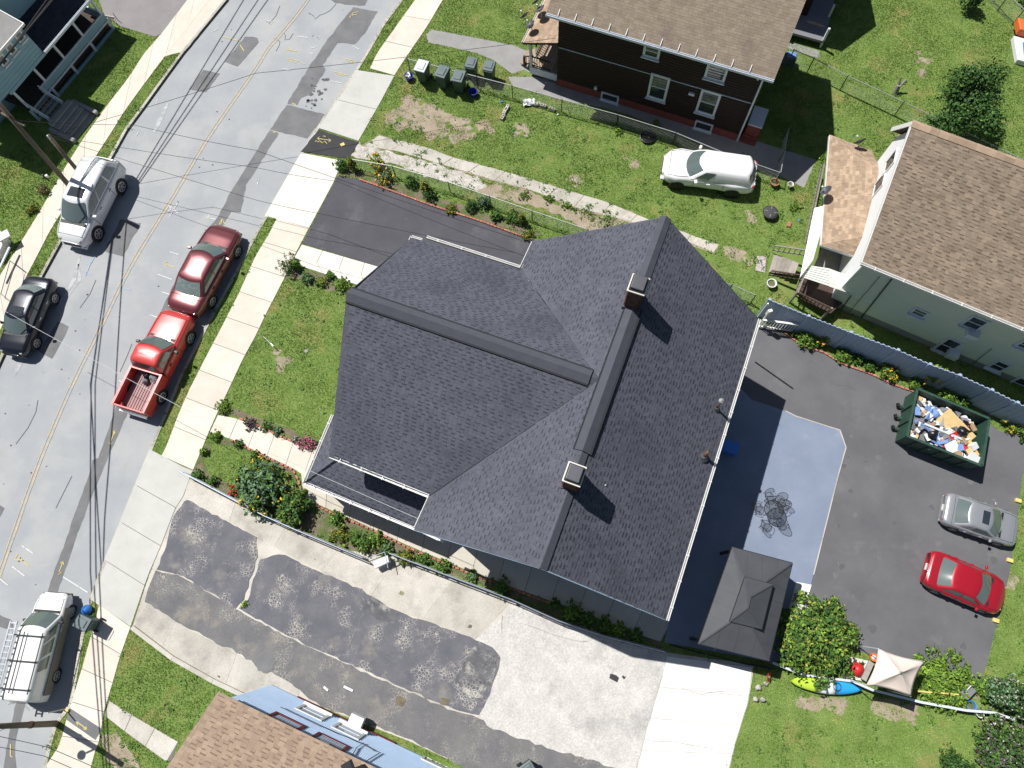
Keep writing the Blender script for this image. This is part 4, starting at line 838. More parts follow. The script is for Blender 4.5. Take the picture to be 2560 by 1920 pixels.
rail_run(ch, pt(1985, 742, .7), pt(2068, 782, .7), .55, 'wood_dark', 9); rail_run(ch, pt(1985, 742, .7), pt(2006, 690, .7), .55, 'wood_grey', 5)
for x, y in ((1985, 742), (2068, 782), (2040, 690)): q = pt(x, y, .7); MB().box((q.x, q.y, .65), (.09, .09, 1.3)).build('post', 'wood_grey', ch)
rail_run(ch, pt(2050, 425, .5), pt(2010, 612, .5), .6, 'wood_grey', 22)
tag(sheet('pink_mat', GP([(1893, 640), (1915, 643), (1912, 682), (1888, 676)]), .03, 'petal_pale'), 'small pale pink mat on grass at foot of wooden stairs', 'mat')
pave(GP([(1925, 625), (2060, 600), (2120, 640), (2110, 745), (2070, 790), (1980, 750), (1915, 690)]))

# ------------------------------------------------------------------ the teal house across the street
tw = Wall(G(100, 300), G(287, 73)); ang_t = math.atan2(tw.u.y, tw.u.x)
th = thing('teal_house', 'teal house with dark porch roof and wooden front steps across the street', 'house', tw.at(0, 0))
TL = tw.L; DZ, PR, BM = .75, 1.25, 2.3
pd = 2.1
body = [tw.at(-1.5, 0, -pd), tw.at(TL-.3, 0, -pd), tw.at(TL-.3, 0, -pd-7), tw.at(-1.5, 0, -pd-7)]
wall_block(th, body, 0, 5.4, 'siding_teal'); pave(body); pave([tw.at(-.2, 0, .1), tw.at(TL+.3, 0, .1), tw.at(TL+.3, 0, -pd), tw.at(-.2, 0, -pd)])
wall_block(th, [tw.at(0, 0), tw.at(TL, 0), tw.at(TL, 0, -pd), tw.at(0, 0, -pd)], DZ-.1, DZ, 'wood_dark', 'porch_floor')
# skirt with framed dark bays, parapet, posts, beam
for z, h_, mt in ((.08, .16, 'siding_teal'), (DZ-.05, .12, 'trim_cool'), (1.02, .42, 'siding_teal'), (PR, .06, 'trim_cool')):
    MB().bar(tw.at(1.35 if z > .8 else 0, z, -.02), tw.at(TL, z, -.02), .09, h_).build('porch_board', mt, th)
    MB().bar(tw.at(TL-.02, z, 0), tw.at(TL-.02, z, -pd), .09, h_).build('porch_board', mt, th)
nb_ = 4
for i in range(nb_+1): MB().box(tw.at(TL*i/nb_, .4, -.02), (.16, .1, .8), ang_t).build('skirt_post', 'trim_cool', th)
MB().bar(tw.at(0, .4, -.3), tw.at(TL, .4, -.3), .05, .7).build('skirt_backing', 'wood_dark', th)
for i in range(nb_+1): MB().box(tw.at(.1+(TL-.2)*i/nb_, (PR+BM)/2-.1, -.06), (.13, .13, BM-PR+.3), ang_t).build('porch_post', 'trim_cool', th)
MB().bar(tw.at(-.1, BM+.05, -.06), tw.at(TL+.05, BM+.05, -.06), .16, .2).build('porch_beam', 'siding_teal', th); MB().bar(tw.at(TL, BM+.05, 0), tw.at(TL, BM+.05, -pd), .16, .2).build('porch_beam', 'siding_teal', th)
am = tw.hit(100, 122)[0]; te0, te1, ti0, ti1 = tw.at(am, BM+.2, .12), tw.at(TL+.35, BM+.2, .12), tw.at(am, BM+.75, -pd), tw.at(TL+.35, BM+.75, -pd)
roof_cover(th, [([te0, te1, ti1, ti0], te0, te1)], 'shingle_dark', keep=0, exp=.2)
gutter(th, te0+tw.n*.06, te1+tw.n*.06, 'trim_cool', .09)
am = tw.hit(100, 122)[0]
wall_block(th, [tw.at(-2.2, 0, .0), tw.at(am, 0, .0), tw.at(am, 0, -pd), tw.at(-2.2, 0, -pd)], BM+.16, 4.4, 'siding_teal', 'upper_wall')
for i in range(9): MB().bar(tw.at(-2.2, BM+.35+i*.22, .006), tw.at(am, BM+.35+i*.22, .006), .012, .02).build('siding_course', 'siding_teal', th)
ur_ = [tw.at(-2.4, 4.42, .25), tw.at(am+.2, 4.42, .25), tw.at(am+.2, 5.0, -pd), tw.at(-2.4, 5.0, -pd)]
MB().slab3(ur_, .1).build('upper_roof', 'concrete_grey', th); MB().bar(ur_[0], ur_[1], .06, .12).build('fascia', 'trim_white', th); MB().bar(ur_[1], ur_[2], .06, .12).build('fascia', 'trim_white', th)
wins3(th, tw, [((26, 80), (62, 92), (28, 122)), ((6, 112), (40, 124), (4, 156)), ((-14, 140), (18, 152), (-18, 186))], trim='trim_white', t=.1, glass='glass_curtain')
tW = Wall(tw.at(-1.5, 0, -pd), tw.at(TL, 0, -pd))
wins(th, tW, [(150, 130, 165, 155), (185, 55, 205, 90)], trim='trim_cool', t=.08, glass='glass_dark')
te = [tw.at(-2, 5.4, -pd+.4), tw.at(TL, 5.4, -pd+.4), tw.at(TL, 7.4, -pd-3.5), tw.at(-2, 7.4, -pd-3.5)]
roof_cover(th, [(te, te[0], te[1])], 'shingle_dark', keep=0, exp=.2)
# wooden steps with rails, concrete steps down to the pavement
s0 = G(118, 258); sdir = tw.n; su_ = tw.u
for i in range(5): MB().box(tw.at(.75, DZ-.06-.14*i, .14+.24*i), (1.25, .25, .05), ang_t).build('step', 'wood_grey', th)
for s in (.1, 1.4):
    rail_run(th, tw.at(s, DZ, 0), tw.at(s, .05, 1.25), .7, 'trim_cool', 6)
for k in range(4): MB().bar(tw.at(.3+.28*k, .62, .0), tw.at(.3+.28*k, -.02, 1.25), .05, .06).build('stringer', 'trim_cool', th)
cs_ = thing('concrete_steps', 'shaded grey concrete steps leading from pavement to teal house', 'steps', G(215, 285))
for i in range(5): MB().box(tw.at(.75, .03+.07*(4-i), 1.5+.33*i), (1.9, .34, .08+.14*(4-i)), ang_t).build('step', 'concrete_grey', cs_)
for s in (-.35, 1.85): MB().bar(tw.at(s, .25, 1.35), tw.at(s, .12, 3.1), .22, .3).build('cheek_wall', 'concrete_grey', cs_)
pave([tw.at(-.6, 0, 0), tw.at(2.1, 0, 0), tw.at(2.1, 0, 3.2), tw.at(-.6, 0, 3.2)])
q = G(278, 48); bench = thing('porch_clutter', 'small tan awning frame leaning at the teal porch corner', 'awning', q)
MB().slab3([pt(258, 38, .8), pt(285, 43, .8), pt(292, 58, .5), pt(262, 42, .5)], .03).build('cover', 'canvas', bench)
for x, y in ((262, 46), (292, 60), (296, 52)): p = G(x, y); MB().tube([p, p+V((0, 0, .6))], .02, 6).build('leg', 'metal_black', bench)

# ------------------------------------------------------------------ the blue house at the bottom
uw = Wall(G(640, 1697), G(1161, 1914)); UH = 5.2
uh = thing('blue_house', 'light blue sided house with tan shingle roof and red framed windows', 'house', uw.p0)
ue0, ue1 = G(546, 1729, UH+.05), G(941, 1920, UH+.05); od = (ue0-uw.p0).dot(uw.n)
uw = Wall(uw.p0, uw.p0+(ue1-ue0)*V((1, 1, 0)))
a0_ = (ue0-uw.p0).dot(uw.u); UL = 13.0
base_o = (ue0-uw.p0).dot(uw.n)-.25
uw = Wall(uw.at(0, 0, base_o), uw.at(5, 0, base_o))
so = (ue0-uw.p0).dot(uw.n); sa = (ue0-uw.p0).dot(uw.u)
upoly = [uw.at(sa+.25, 0), uw.at(sa+UL, 0), uw.at(sa+UL, 0, -8), uw.at(sa+.25, 0, -8)]
wall_block(uh, upoly, 0, UH, 'siding_blue'); pave(upoly)
zz = .25
while zz < UH-.1:
    MB().bar(uw.at(sa+.25, zz, .01), uw.at(sa+UL, zz, .01), .02, .03).build('siding_course', 'siding_blue', uh); zz += .16
u0, u1 = uw.at(sa, UH+.05, so), uw.at(sa+UL, UH+.05, so); ur0, ur1 = uw.at(sa-.1, UH+2.0, so-4.3), uw.at(sa+UL, UH+2.0, so-4.3); ub0, ub1 = uw.at(sa, UH+.05, so-8.6), uw.at(sa+UL, UH+.05, so-8.6)
roof_cover(uh, [([u0, u1, ur1, ur0], u0, u1), ([ub1, ub0, ur0, ur1], ub1, ub0)], 'shingle_tan', exp=.145, wmin=.17, wmax=.32, t=.012, tab=.008, band='band_tan')
for x, y in ((781, 1782), (871, 1828), (1091, 1906)):
    a, z = uw.hit(x, y); window(uh, uw, a, z, 1.05, 1.0, trim='trim_white', glass='glass_curtain', t=.12)
for x, y in ((715, 1805), (825, 1857)):
    a, z = uw.hit(x, y); window(uh, uw, a, min(z, UH-.75), 1.15, .85, trim='trim_red', glass='glass_dark', t=.13, sill=False, mid=False)
a, z = uw.hit(880, 1822); MB().box(uw.at(a, z-.3, .28), (.62, .5, .4), math.atan2(uw.u.y, uw.u.x)).build('air_conditioner', 'plastic_white', uh)
MB().bar(uw.at(sa+1.6, .14, .03), uw.at(sa+6.5, .14, .03), .04, .2).build('foundation_band', 'trim_red', uh)
for p in ([(700, 1770), (800, 1818), (905, 1862), (935, 1880)], [(880, 1890), (890, 1872), (908, 1860)], [(914, 1912), (916, 1905), (950, 1884)]):
    P = [uw.hit(*q) for q in p]; MB().tube([uw.at(a, min(max(z, .1), UH), .05) for a, z in P], .018, 5).build('cable', 'metal_black', uh)
q = pt(870, 1918, UH+.9); MB().box(q, (.35, .35, .3), .5).build('roof_vent', 'metal_black', uh)

# ------------------------------------------------------------------ vehicles
def interp(tab, x):
    for (x0, *a), (x1, *b) in zip(tab, tab[1:]):
        if x0 <= x <= x1:
            t = (x-x0)/(x1-x0); t = t*t*(3-2*t)*.5+t*.5; return [p+(q-p)*t for p, q in zip(a, b)]
    return list(tab[0][1:]) if x < tab[0][0] else list(tab[-1][1:])
def car(name, label, cat, front, rear, pm, S, group=None, zc=.5, wk=1.0):
    """front / rear: bumper middles in the photograph. S: a dict of the car's shape in metres, x forward from the middle."""
    f, r = G(*front, zc), G(*rear, zc); mid = (f+r)/2; d = f-r; k = d.length/S['L']; rz = math.atan2(d.y, d.x)
    zg = STREET_Z+.01 if S.get('street') else S.get('zg', .016)
    t = thing(name, label, cat, (mid.x, mid.y, zg), group, local=True); t.rotation_euler = (0, 0, rz); t.scale = (k, k*wk, k)
    L, Wd = S['L'], S['W']/2; body = S['body']            # (x, halfwidth factor, top z)
    xs = sorted(set([b[0] for b in body]+list(np.linspace(-L/2, L/2, 17))))
    m = MB(); ring = []
    gh_ = S['cabin']
    for x in xs:
        hw, zt = interp(body, x); hw *= Wd; zb = .24+.1*max(0, abs(x)/(L/2)-.86)/.14
        half = [(.0, zb), (hw*.8, zb), (hw*.97, zb+.09), (hw, zb+.27), (hw*.985, zt-.2), (hw*.95, zt-.06), (hw*.84, zt), (hw*.45, zt+.025), (0, zt+.035)]
        pts = half+[(-y, z) for y, z in half[-2:0:-1]]
        ring.append([V((x, y, z)) for y, z in pts])
    n = len(ring[0])
    for rg in ring: m.v += [tuple(p) for p in rg]
    for i in range(len(ring)-1):
        for j in range(n): m.f.append((i*n+j, i*n+(j+1) % n, (i+1)*n+(j+1) % n, (i+1)*n+j))
    m.f.append(tuple(range(n))); o0 = (len(ring)-1)*n; m.f.append(tuple(o0+j for j in range(n-1, -1, -1)))
    bo = m.build('body', pm, t, True, sub=1)
    # greenhouse
    xa, xb, xc, xd = gh_['x']; wb, wr = gh_['wb']*Wd, gh_['wr']*Wd; zb, zr = gh_['z']; bow = gh_.get('bow', .1); rb = gh_.get('rbow', .05)
    def prof(tt):                                     # front x, rear x, half width, z at height fraction tt
        s = tt+.10*math.sin(math.pi*tt)
        return xa+(xb-xa)*tt, xd+(xc-xd)*tt, wb+(wr-wb)*tt+.03*math.sin(math.pi*tt), zb+(zr-zb)*(tt*.96+.04*math.sin(math.pi*tt/2))
    def outline(tt, sh=0.0):
        fx, rx, hw, z = prof(tt); fx -= sh; rx += sh; hw -= sh; P = []
        for s in np.linspace(-.92, .92, 7): P.append(V((fx+bow*(1-s*s)-bow*.5, s*hw, z)))
        for q in np.linspace(0, 1, 7)[0:]: P.append(V((lerp(fx-.12, rx+.12, q), hw, z)))
        for s in np.linspace(.92, -.92, 7): P.append(V((rx-rb*(1-s*s)+rb*.5, s*hw, z)))
        for q in np.linspace(0, 1, 7): P.append(V((lerp(rx+.12, fx-.12, q), -hw, z)))
        return P
    m = MB(); lv = [outline(0), outline(.33), outline(.66), outline(.93), outline(1.0, .06)]
    top = outline(1.0, .3); top = [V((p.x, p.y, zr+.025)) for p in top]; lv.append(top)
    n = len(lv[0])
    for rg in lv: m.v += [tuple(p) for p in rg]
    for i in range(len(lv)-1):
        for j in range(n): m.f.append((i*n+j, i*n+(j+1) % n, (i+1)*n+(j+1) % n, (i+1)*n+j))
    m.f.append(tuple((len(lv)-1)*n+j for j in range(n)))
    cabn = m.build('cabin', pm, t, True)
    def patch_(fn, a0, a1, b0, b1, name, mt, na=6, nb_=4, parent=t):
        m = MB(); ids = {}
        for i in range(na+1):
            for j in range(nb_+1): ids[i, j] = len(m.v); m.v.append(tuple(fn(lerp(a0, a1, i/na), lerp(b0, b1, j/nb_))))
        for i in range(na):
            for j in range(nb_): m.f.append((ids[i, j], ids[i+1, j], ids[i+1, j+1], ids[i, j+1]))
        return m.build(name, mt, parent, True)
    e = .014
    def ws(s, tt): fx, rx, hw, z = prof(tt); return V((fx+bow*(1-s*s)-bow*.5+e*1.6, s*hw, z+e))
    def rw(s, tt): fx, rx, hw, z = prof(tt); return V((rx-rb*(1-s*s)+rb*.5-e*1.6, s*hw, z+e))
    sg = gh_.get('top', .9)
    patch_(ws, .88, -.88, .04, sg, 'windshield', 'car_glass')
    if gh_.get('rear', True): patch_(rw, -.84, .84, gh_.get('rlow', .08), sg, 'rear_window', gh_.get('rglass', 'car_glass'))
    for sd in (1, -1):
        def sw(q, tt, sd=sd):
            fx, rx, hw, z = prof(tt); return V((lerp(fx-.06-.1*tt, rx+.06+.1*tt, q), sd*(hw+e), z))
        for q0, q1 in gh_['side']: patch_(sw, q0 if sd > 0 else q1, q1 if sd > 0 else q0, .1, .84, 'side_window', 'car_glass', 5, 3)
    # wheels
    wr_ = S.get('wheel', .33)
    for x in S['axles']:
        for sd in (1, -1):
            R = Matrix.Rotation(math.pi/2*sd*-1, 3, 'X'); yy = sd*(Wd*interp(body, x)[0]-.1); c = V((x, yy, wr_))
            MB().lathe([(wr_+.07, 0), (wr_+.06, .107)], c, 20, R).build('wheel_arch', 'rubber', t)
            wh = MB().lathe([(wr_*.6, -.1), (wr_*.96, -.1), (wr_, -.05), (wr_, .07), (wr_*.95, .115), (wr_*.7, .118)], c, 20, R).build('wheel', 'tyre', t, True)
            m = MB(); m.lathe([(wr_*.72, .06), (wr_*.7, .12), (wr_*.6, .126), (wr_*.54, .09)], c, 16, R); m.build('rim', S.get('rimmat', 'rim'), wh)
            m = MB()
            for q in range(6):
                g = q*math.pi/3; p = R@V((math.cos(g)*wr_*.3, math.sin(g)*wr_*.3, .112)); m.bar(c+R@V((0, 0, .112)), c+p*1.0+R@V((math.cos(g)*wr_*.3, math.sin(g)*wr_*.3, 0)), .05, .02, up=R@V((0, 0, 1)))
            m.build('spokes', S.get('rimmat', 'rim'), wh)
    # lamps, mirrors, handles, plate
    def endpt(x, s, z): hw, zt = interp(body, x); return V((x, s*hw*Wd, z))
    zl = S.get('lamp', .66)
    for sd in (1, -1):
        x1 = L/2-.2; p = endpt(x1, sd*.64, zl-.06); m = MB(); m.box(p+V((-.02, 0, .02)), (.26, .3, .14), sd*-.45); m.build('headlight', 'lamp_clear', t, bevel=.03)
        x1 = -L/2+.13; p = endpt(x1, sd*.74, S.get('tlamp', .8)-.04); MB().box(p+V((.0, 0, 0)), (.2, .26, .13), sd*.4).build('taillight', 'lamp_red', t, bevel=.03)
        hw, zt = interp(body, xa-.35); p = V((xa-.42, sd*(hw*Wd+.1), zb+.06)); mm = MB().box(p, (.14, .2, .13), sd*.2).build('mirror', S.get('mirror', pm), t, bevel=.03)
        for xh in S.get('handles', ()): MB().box(V((xh, sd*(interp(body, xh)[0]*Wd+.0), zb-.16)), (.18, .05, .035)).build('door_handle', S.get('hmat', pm), t)
    MB().box(endpt(-L/2+.0, 0, .62), (.05, .42, .14)).build('number_plate', 'plate', t)
    MB().box(V((L/2-.03, 0, .5)), (.12, Wd*1.0, .13)).build('grille', 'metal_black', t, bevel=.02)
    MB().box(V((L/2-.14, 0, .34)), (.3, Wd*1.5, .12)).build('bumper', S.get('bump', pm), t, bevel=.04); MB().box(V((-L/2+.14, 0, .38)), (.3, Wd*1.55, .14)).build('bumper', S.get('bump', pm), t, bevel=.04)
    def seam_across(x, lo_=.86):
        hw, zt = interp(body, x); hw *= Wd; MB().tube([V((x, y*hw, zt+dz)) for y, dz in ((lo_, .0), (.45, .022), (0, .033), (-.45, .022), (-lo_, .0))], .011, 4).build('panel_gap', 'rubber', t)
    def seam_side(x, sd):
        hw, zt = interp(body, x); hw *= Wd; MB().tube([V((x, sd*hw*1.0, .5)), V((x, sd*hw*.99, zt-.2)), V((x, sd*hw*.955, zt-.05))], .01, 4).build('panel_gap', 'rubber', t)
    for x in S.get('across', (L/2-.32, xd-.1)): seam_across(x)
    for sd in (1, -1):
        for x in S.get('doors', (xa-.35, (xb+xc)/2-.05, xc-.35)): seam_side(x, sd)
        P_ = []
        for x in np.linspace(xa-.05, L/2-.34, 6): hw, zt = interp(body, x); P_.append(V((x, sd*hw*Wd*.8, zt+.004)))
        MB().tube(P_, .01, 4).build('panel_gap', 'rubber', t)
    if 'sunroof' in S: x0, x1, yy = S['sunroof']; MB().box(V(((x0+x1)/2, 0, zr+.03)), (x1-x0, yy*2, .014)).build('sunroof', 'glass_dark', t, bevel=.004)
    for s in (.35, -.3): MB().bar(V((xa+.06, s, zb+.045)), V((xa-.25, s+.28, zb+.045+(zr-zb)*.28)), .02, .015).build('wiper', 'metal_black', t)
    MB().box(V((xa+.1, 0, zb+.0)), (.14, Wd*1.45, .03)).build('cowl', 'rubber', t)
    return t
SED = dict(L=4.8, W=1.82, street=True, axles=(1.45, -1.4),
           body=[(-2.4, .72, .78), (-2.32, .88, .92), (-2.0, .97, .98), (-1.2, 1, .98), (0, 1, .95), (1.0, 1, .93), (1.7, .98, .88), (2.15, .92, .8), (2.34, .8, .68), (2.4, .62, .6)],
           cabin=dict(x=(1.15, .35, -1.05, -1.72), wb=.86, wr=.68, z=(.93, 1.42), side=((.06, .47), (.51, .93)), bow=.22, rbow=.15), handles=(.1, -.85))
def V_(base, **k): d = dict(base); d.update(k); return d
def cab(base, **k): d = dict(base['cabin']); d.update(k); return d
# the street
SUVD = dict(L=4.6, W=1.86, street=True, axles=(1.4, -1.3), wheel=.36, lamp=.8, tlamp=1.0,
            body=[(-2.3, .8, 1.05), (-2.2, .93, 1.1), (-1.8, .98, 1.1), (-1, 1, 1.08), (0, 1, 1.06), (1.0, 1, 1.05), (1.6, .98, .99), (2.0, .9, .9), (2.22, .78, .78), (2.3, .6, .68)],
            cabin=dict(x=(1.3, .45, -1.85, -2.2), wb=.88, wr=.74, z=(1.05, 1.66), side=((.04, .33), (.36, .66), (.7, .93)), bow=.22, rbow=.08), handles=(.3, -.75), sunroof=(-.15, .35, .42))
car('silver_suv', 'silver compact SUV with sunroof parked beside utility poles', 'SUV', (181, 612), (281, 412), 'paint_silver', SUVD, 'cars parked along the street', wk=.94)
car('black_sedan', 'black sedan with sunroof parked at left edge behind silver SUV', 'car', (30, 887), (109, 697), 'paint_black', V_(SED, L=4.5, W=1.75, sunroof=(-.2, .22, .4), lamp=.7, hmat='chrome', body=[(x*.9375, a, b) for x, a, b in SED['body']], axles=(1.35, -1.3), cabin=cab(SED, x=(1.1, .3, -1.05, -1.65), rglass='car_interior')), 'cars parked along the street')
car('maroon_sedan', 'dark maroon four door sedan parked nose up ahead of red pickup', 'car', (570, 570), (459, 782), 'paint_maroon', V_(SED, L=5.05, W=2.0, axles=(1.5, -1.45), body=[(x*1.052, a, b) for x, a, b in SED['body']], cabin=cab(SED, x=(1.15, .45, -.95, -1.7), rglass='car_interior')), 'cars parked along the street')
# pickup
PU = dict(L=5.3, W=1.88, street=True, axles=(1.65, -1.55), wheel=.36, lamp=.85, tlamp=.8, mirror='metal_black', bump='metal_black',
          body=[(-2.65, .9, .52), (-2.5, .94, .52), (-.62, .96, .52), (-.55, .98, 1.06), (.2, 1, 1.06), (1.0, 1, 1.05), (1.8, .98, 1.02), (2.4, .93, .97), (2.58, .86, .88), (2.65, .76, .78)],
          cabin=dict(x=(1.05, .4, -.42, -.6), wb=.86, wr=.73, z=(1.05, 1.62), side=((.08, .66), (.72, .93)), bow=.14, rbow=.0), handles=(.0,), across=(2.35,), doors=(.85, -.5))
pu = car('red_pickup', 'faded red pickup truck with open bed parked behind maroon sedan', 'pickup', (452, 786), (334, 1030), 'paint_red', PU, 'cars parked along the street')
for sd in (1, -1):
    MB().box(V((-1.62, sd*.82, .78)), (2.02, .14, .6)).build('bed_side', 'paint_red', pu, bevel=.03)
    MB().box(V((-1.62, sd*.82, 1.09)), (2.0, .11, .02)).build('bed_rail', 'paint_red', pu)
MB().box(V((-2.6, 0, .8)), (.09, 1.6, .56)).build('tailgate', 'paint_red', pu, bevel=.02); MB().box(V((-.66, 0, .82)), (.06, 1.52, .54)).build('bulkhead', 'paint_red', pu)
MB().box(V((-1.62, 0, .55)), (1.95, 1.5, .03)).build('bed_floor', 'bed_liner', pu)
for i in range(11): MB().box(V((-1.62, -.68+i*.136, .58)), (1.9, .06, .03)).build('bed_rib', 'bed_liner', pu)
MB().box(V((-2.72, 0, .5)), (.16, 1.5, .12)).build('step_bumper', 'chrome', pu, bevel=.02)
mtx = pu.matrix_basis
q = Matrix.Translation(pu.location) @ Matrix.Rotation(pu.rotation_euler.z, 4, 'Z') @ Matrix.Diagonal((*pu.scale, 1))
lg = thing('cargo_bags', 'heap of black and white bags in the red pickup bed', 'bags', q @ V((-.95, -.15, .6)))
for i in range(7):
    c = q @ V((-.95+random.uniform(-.18, .18), -.15+random.uniform(-.38, .38), .66+random.uniform(0, .08))); m = MB()
    m.lathe([(.02, -.1), (.14, -.06), (.17, .02), (.1, .1), (.02, .14)], c, 9); o = m.build('bag', 'bag_black' if i % 2 else 'cloth_grey', lg, True)
    for v_ in o.data.vertices: v_.co += V((random.gauss(0, .02), random.gauss(0, .02), random.gauss(0, .02)))
# white work van
VAN = dict(L=5.7, W=1.98, street=True, axles=(1.85, -1.55), wheel=.37, lamp=.85, tlamp=1.1, mirror='metal_black', bump='metal_black', rimmat='galv',
           body=[(-2.85, .9, 1.12), (-2.7, .96, 1.15), (-1.5, 1, 1.15), (.6, 1, 1.15), (1.5, .99, 1.13), (2.2, .95, 1.05), (2.62, .88, .95), (2.8, .78, .85), (2.85, .66, .8)],
           cabin=dict(x=(1.75, .95, -2.7, -2.82), wb=.93, wr=.8, z=(1.14, 1.98), side=((.05, .2), (.24, .42), (.46, .62)), bow=.16, rbow=.0, rear=True), handles=(.9,))
vn = car('white_van', 'white work van with tan flank painted as shade and roof rack parked at lower left', 'van', (141, 1482), (72, 1752), 'paint_vanwhite', VAN, 'cars parked along the street', zc=.5)
mv = Matrix.Translation(vn.location) @ Matrix.Rotation(vn.rotation_euler.z, 4, 'Z') @ Matrix.Diagonal((*vn.scale, 1))
MB().box(V((2.8, 0, .66)), (.1, 1.5, .2)).build('bumper_guard', 'metal_black', vn, bevel=.03)
MB().box(V((-.2, -.985, .74)), (4.6, .03, .62)).build('shade_panel', 'van_flank_shade', vn, bevel=.03)  # panel painting the flank's shade in tan, on the side away from the sun
for x in (.6, -.7, -2.1):
    MB().bar(V((x, -.85, 2.14)), V((x, .85, 2.14)), .05, .05).build('rack_bar', 'metal_black', vn)
    for sd in (1, -1): MB().bar(V((x, sd*.8, 1.95)), V((x, sd*.8, 2.24)), .05, .05).build('rack_foot', 'metal_black', vn)
for sd in (.84, .2, -.84): MB().bar(V((-2.3, sd, 2.17)), V((.8, sd, 2.17)), .04, .04).build('rack_rail', 'metal_black', vn)
ldr = thing('ladder', 'long aluminium extension ladder strapped along the white van roof', 'ladder', mv @ V((-.8, .72, 2.24)))
pr = [(-2.75, .62), (1.35, .62), (-2.75, 1.0), (1.35, 1.0)]
for y in (.72, 1.08): MB().bar(mv @ V((-2.85, y, 2.25)), mv @ V((1.3, y, 2.25)), .05, .08).build('stile', 'aluminium', ldr)
for i in range(14): x = -2.7+i*.3; MB().bar(mv @ V((x, .72, 2.26)), mv @ V((x, 1.08, 2.26)), .05, .04).build('rung', 'aluminium', ldr)
# white panel wagon on the grass
HHR = dict(L=4.5, W=1.86, zg=.0, rimmat='metal_black', axles=(1.4, -1.3), wheel=.31, lamp=.66, tlamp=.84,
           body=[(-2.25, .8, .84), (-2.1, .95, .92), (-1.3, 1.04, .92), (-.6, .97, .9), (.4, .97, .9), (1.0, 1.0, .92), (1.5, 1.04, .9), (1.9, .92, .84), (2.12, .76, .74), (2.25, .48, .62)],
           cabin=dict(x=(1.0, .35, -1.85, -2.12), wb=.88, wr=.64, z=(.9, 1.4), side=((.06, .3),), bow=.34, rbow=.2, rglass='car_glass', rear=True), handles=(-.05,))
car('white_panel_wagon', 'white panel wagon with rounded fenders parked on the grass', 'wagon', (1656, 415), (1884, 448), 'paint_white', HHR)
# cars in the yard
car('silver_coupe', 'silver two door coupe with sunroof parked near the dumpster', 'car', (2545, 1330), (2357, 1268), 'paint_grey', V_(SED, street=False, zg=.02, sunroof=(-.3, .12, .42), L=4.6, W=2.25, body=[(x*.96, a, b) for x, a, b in SED['body']], axles=(1.35, -1.35), cabin=cab(SED, x=(1.0, .2, -.95, -1.7), side=((.06, .62),))))
car('red_car', 'shiny crimson sedan parked below the silver coupe in the yard', 'car', (2510, 1498), (2315, 1416), 'paint_crimson', V_(SED, street=False, zg=.02, L=4.6, W=2.4, body=[(-2.3, .74, .86), (-2.2, .9, .98), (-1.8, .98, 1.0), (-1.1, 1, 1.0), (0, 1, .97), (1, 1, .95), (1.6, .97, .9), (2.0, .88, .8), (2.22, .74, .68), (2.3, .5, .6)], axles=(1.35, -1.35), cabin=cab(SED, x=(1.2, .35, -.95, -1.75))))

# ------------------------------------------------------------------ fences and rails
def chain_link(label, px, h=1.1, gap=2.4, group=None, cell=.14, name='chain_link_fence', mt='galv', pm='metal_black'):
    P = GP(px); t = thing(name, label, 'fence', P[0], group); L = 0
    for a, b in zip(P, P[1:]):
        MB().tube([a+V((0, 0, h)), b+V((0, 0, h))], .024, 6).build('top_rail', mt, t)
        D = b-a; n = max(1, round(D.length/gap))
        for i in range(n): p = a+D*i/n; MB().tube([p, p+V((0, 0, h+.04))], .026, 6).build('post', pm, t)
        m = MB(); u = D.normalized(); k = int(D.length/cell); hh = h-.06; r = .0035
        for i in range(-int(hh/cell), k+1):
            for sg in (1, -1):
                x0, z0, x1, z1 = i*cell, .04, i*cell+hh, .04+hh
                if sg < 0: z0, z1 = z1, z0
                if x1 < 0 or x0 > D.length: continue
                if x0 < 0: z0 += (z1-z0)*(-x0)/(x1-x0); x0 = 0
                if x1 > D.length: z1 = z0+(z1-z0)*(D.length-x0)/(x1-x0); x1 = D.length
                m.tube([a+u*x0+V((0, 0, z0)), a+u*x1+V((0, 0, z1))], r, 3, False)
        m.build('wire_mesh', mt, t)
    p = P[-1]; MB().tube([p, p+V((0, 0, h+.04))], .026, 6).build('post', pm, t); return t
def foot(px, py, z): q = G(px, py, z); return q                     # base below a rail seen at px, py
def base_px(pts, z):
    "ground pixels under a rail seen at these pixels at height z"
    out = []
    for x, y in pts:
        q = G(x, y, z); c = ROT.transposed() @ (V((q.x, q.y, 0))-CAMP); out.append((1280+FOC*c.x/-c.z, 960-FOC*c.y/-c.z))
    return out
chain_link('grey chain link fence between trash bins and brown house', base_px([(1018, 147), (1280, 214), (1405, 249), (1545, 287), (1690, 332), (1820, 386), (1952, 432)], 1.0), 1.0)
chain_link('chain link fence along planting beside asphalt driveway', base_px([(878, 398), (980, 415), (1120, 455), (1330, 527), (1470, 574), (1600, 640), (1830, 712), (1890, 738)], .95), .95)
chain_link('long chain link fence crossing the back lawns behind cream house', base_px([(1985, 124), (2035, 146), (2120, 190), (2260, 255), (2390, 318), (2560, 400), (2640, 440)], 1.1), 1.1)
chain_link('chain link fence at upper right corner of back lawn', [(2450, -20), (2492, 28), (2530, 62), (2600, 105)], 1.1)
chain_link('short chain link return with gate at brown house corner', base_px([(1952, 432), (1972, 320)], 1.0), 1.0, 1.2)
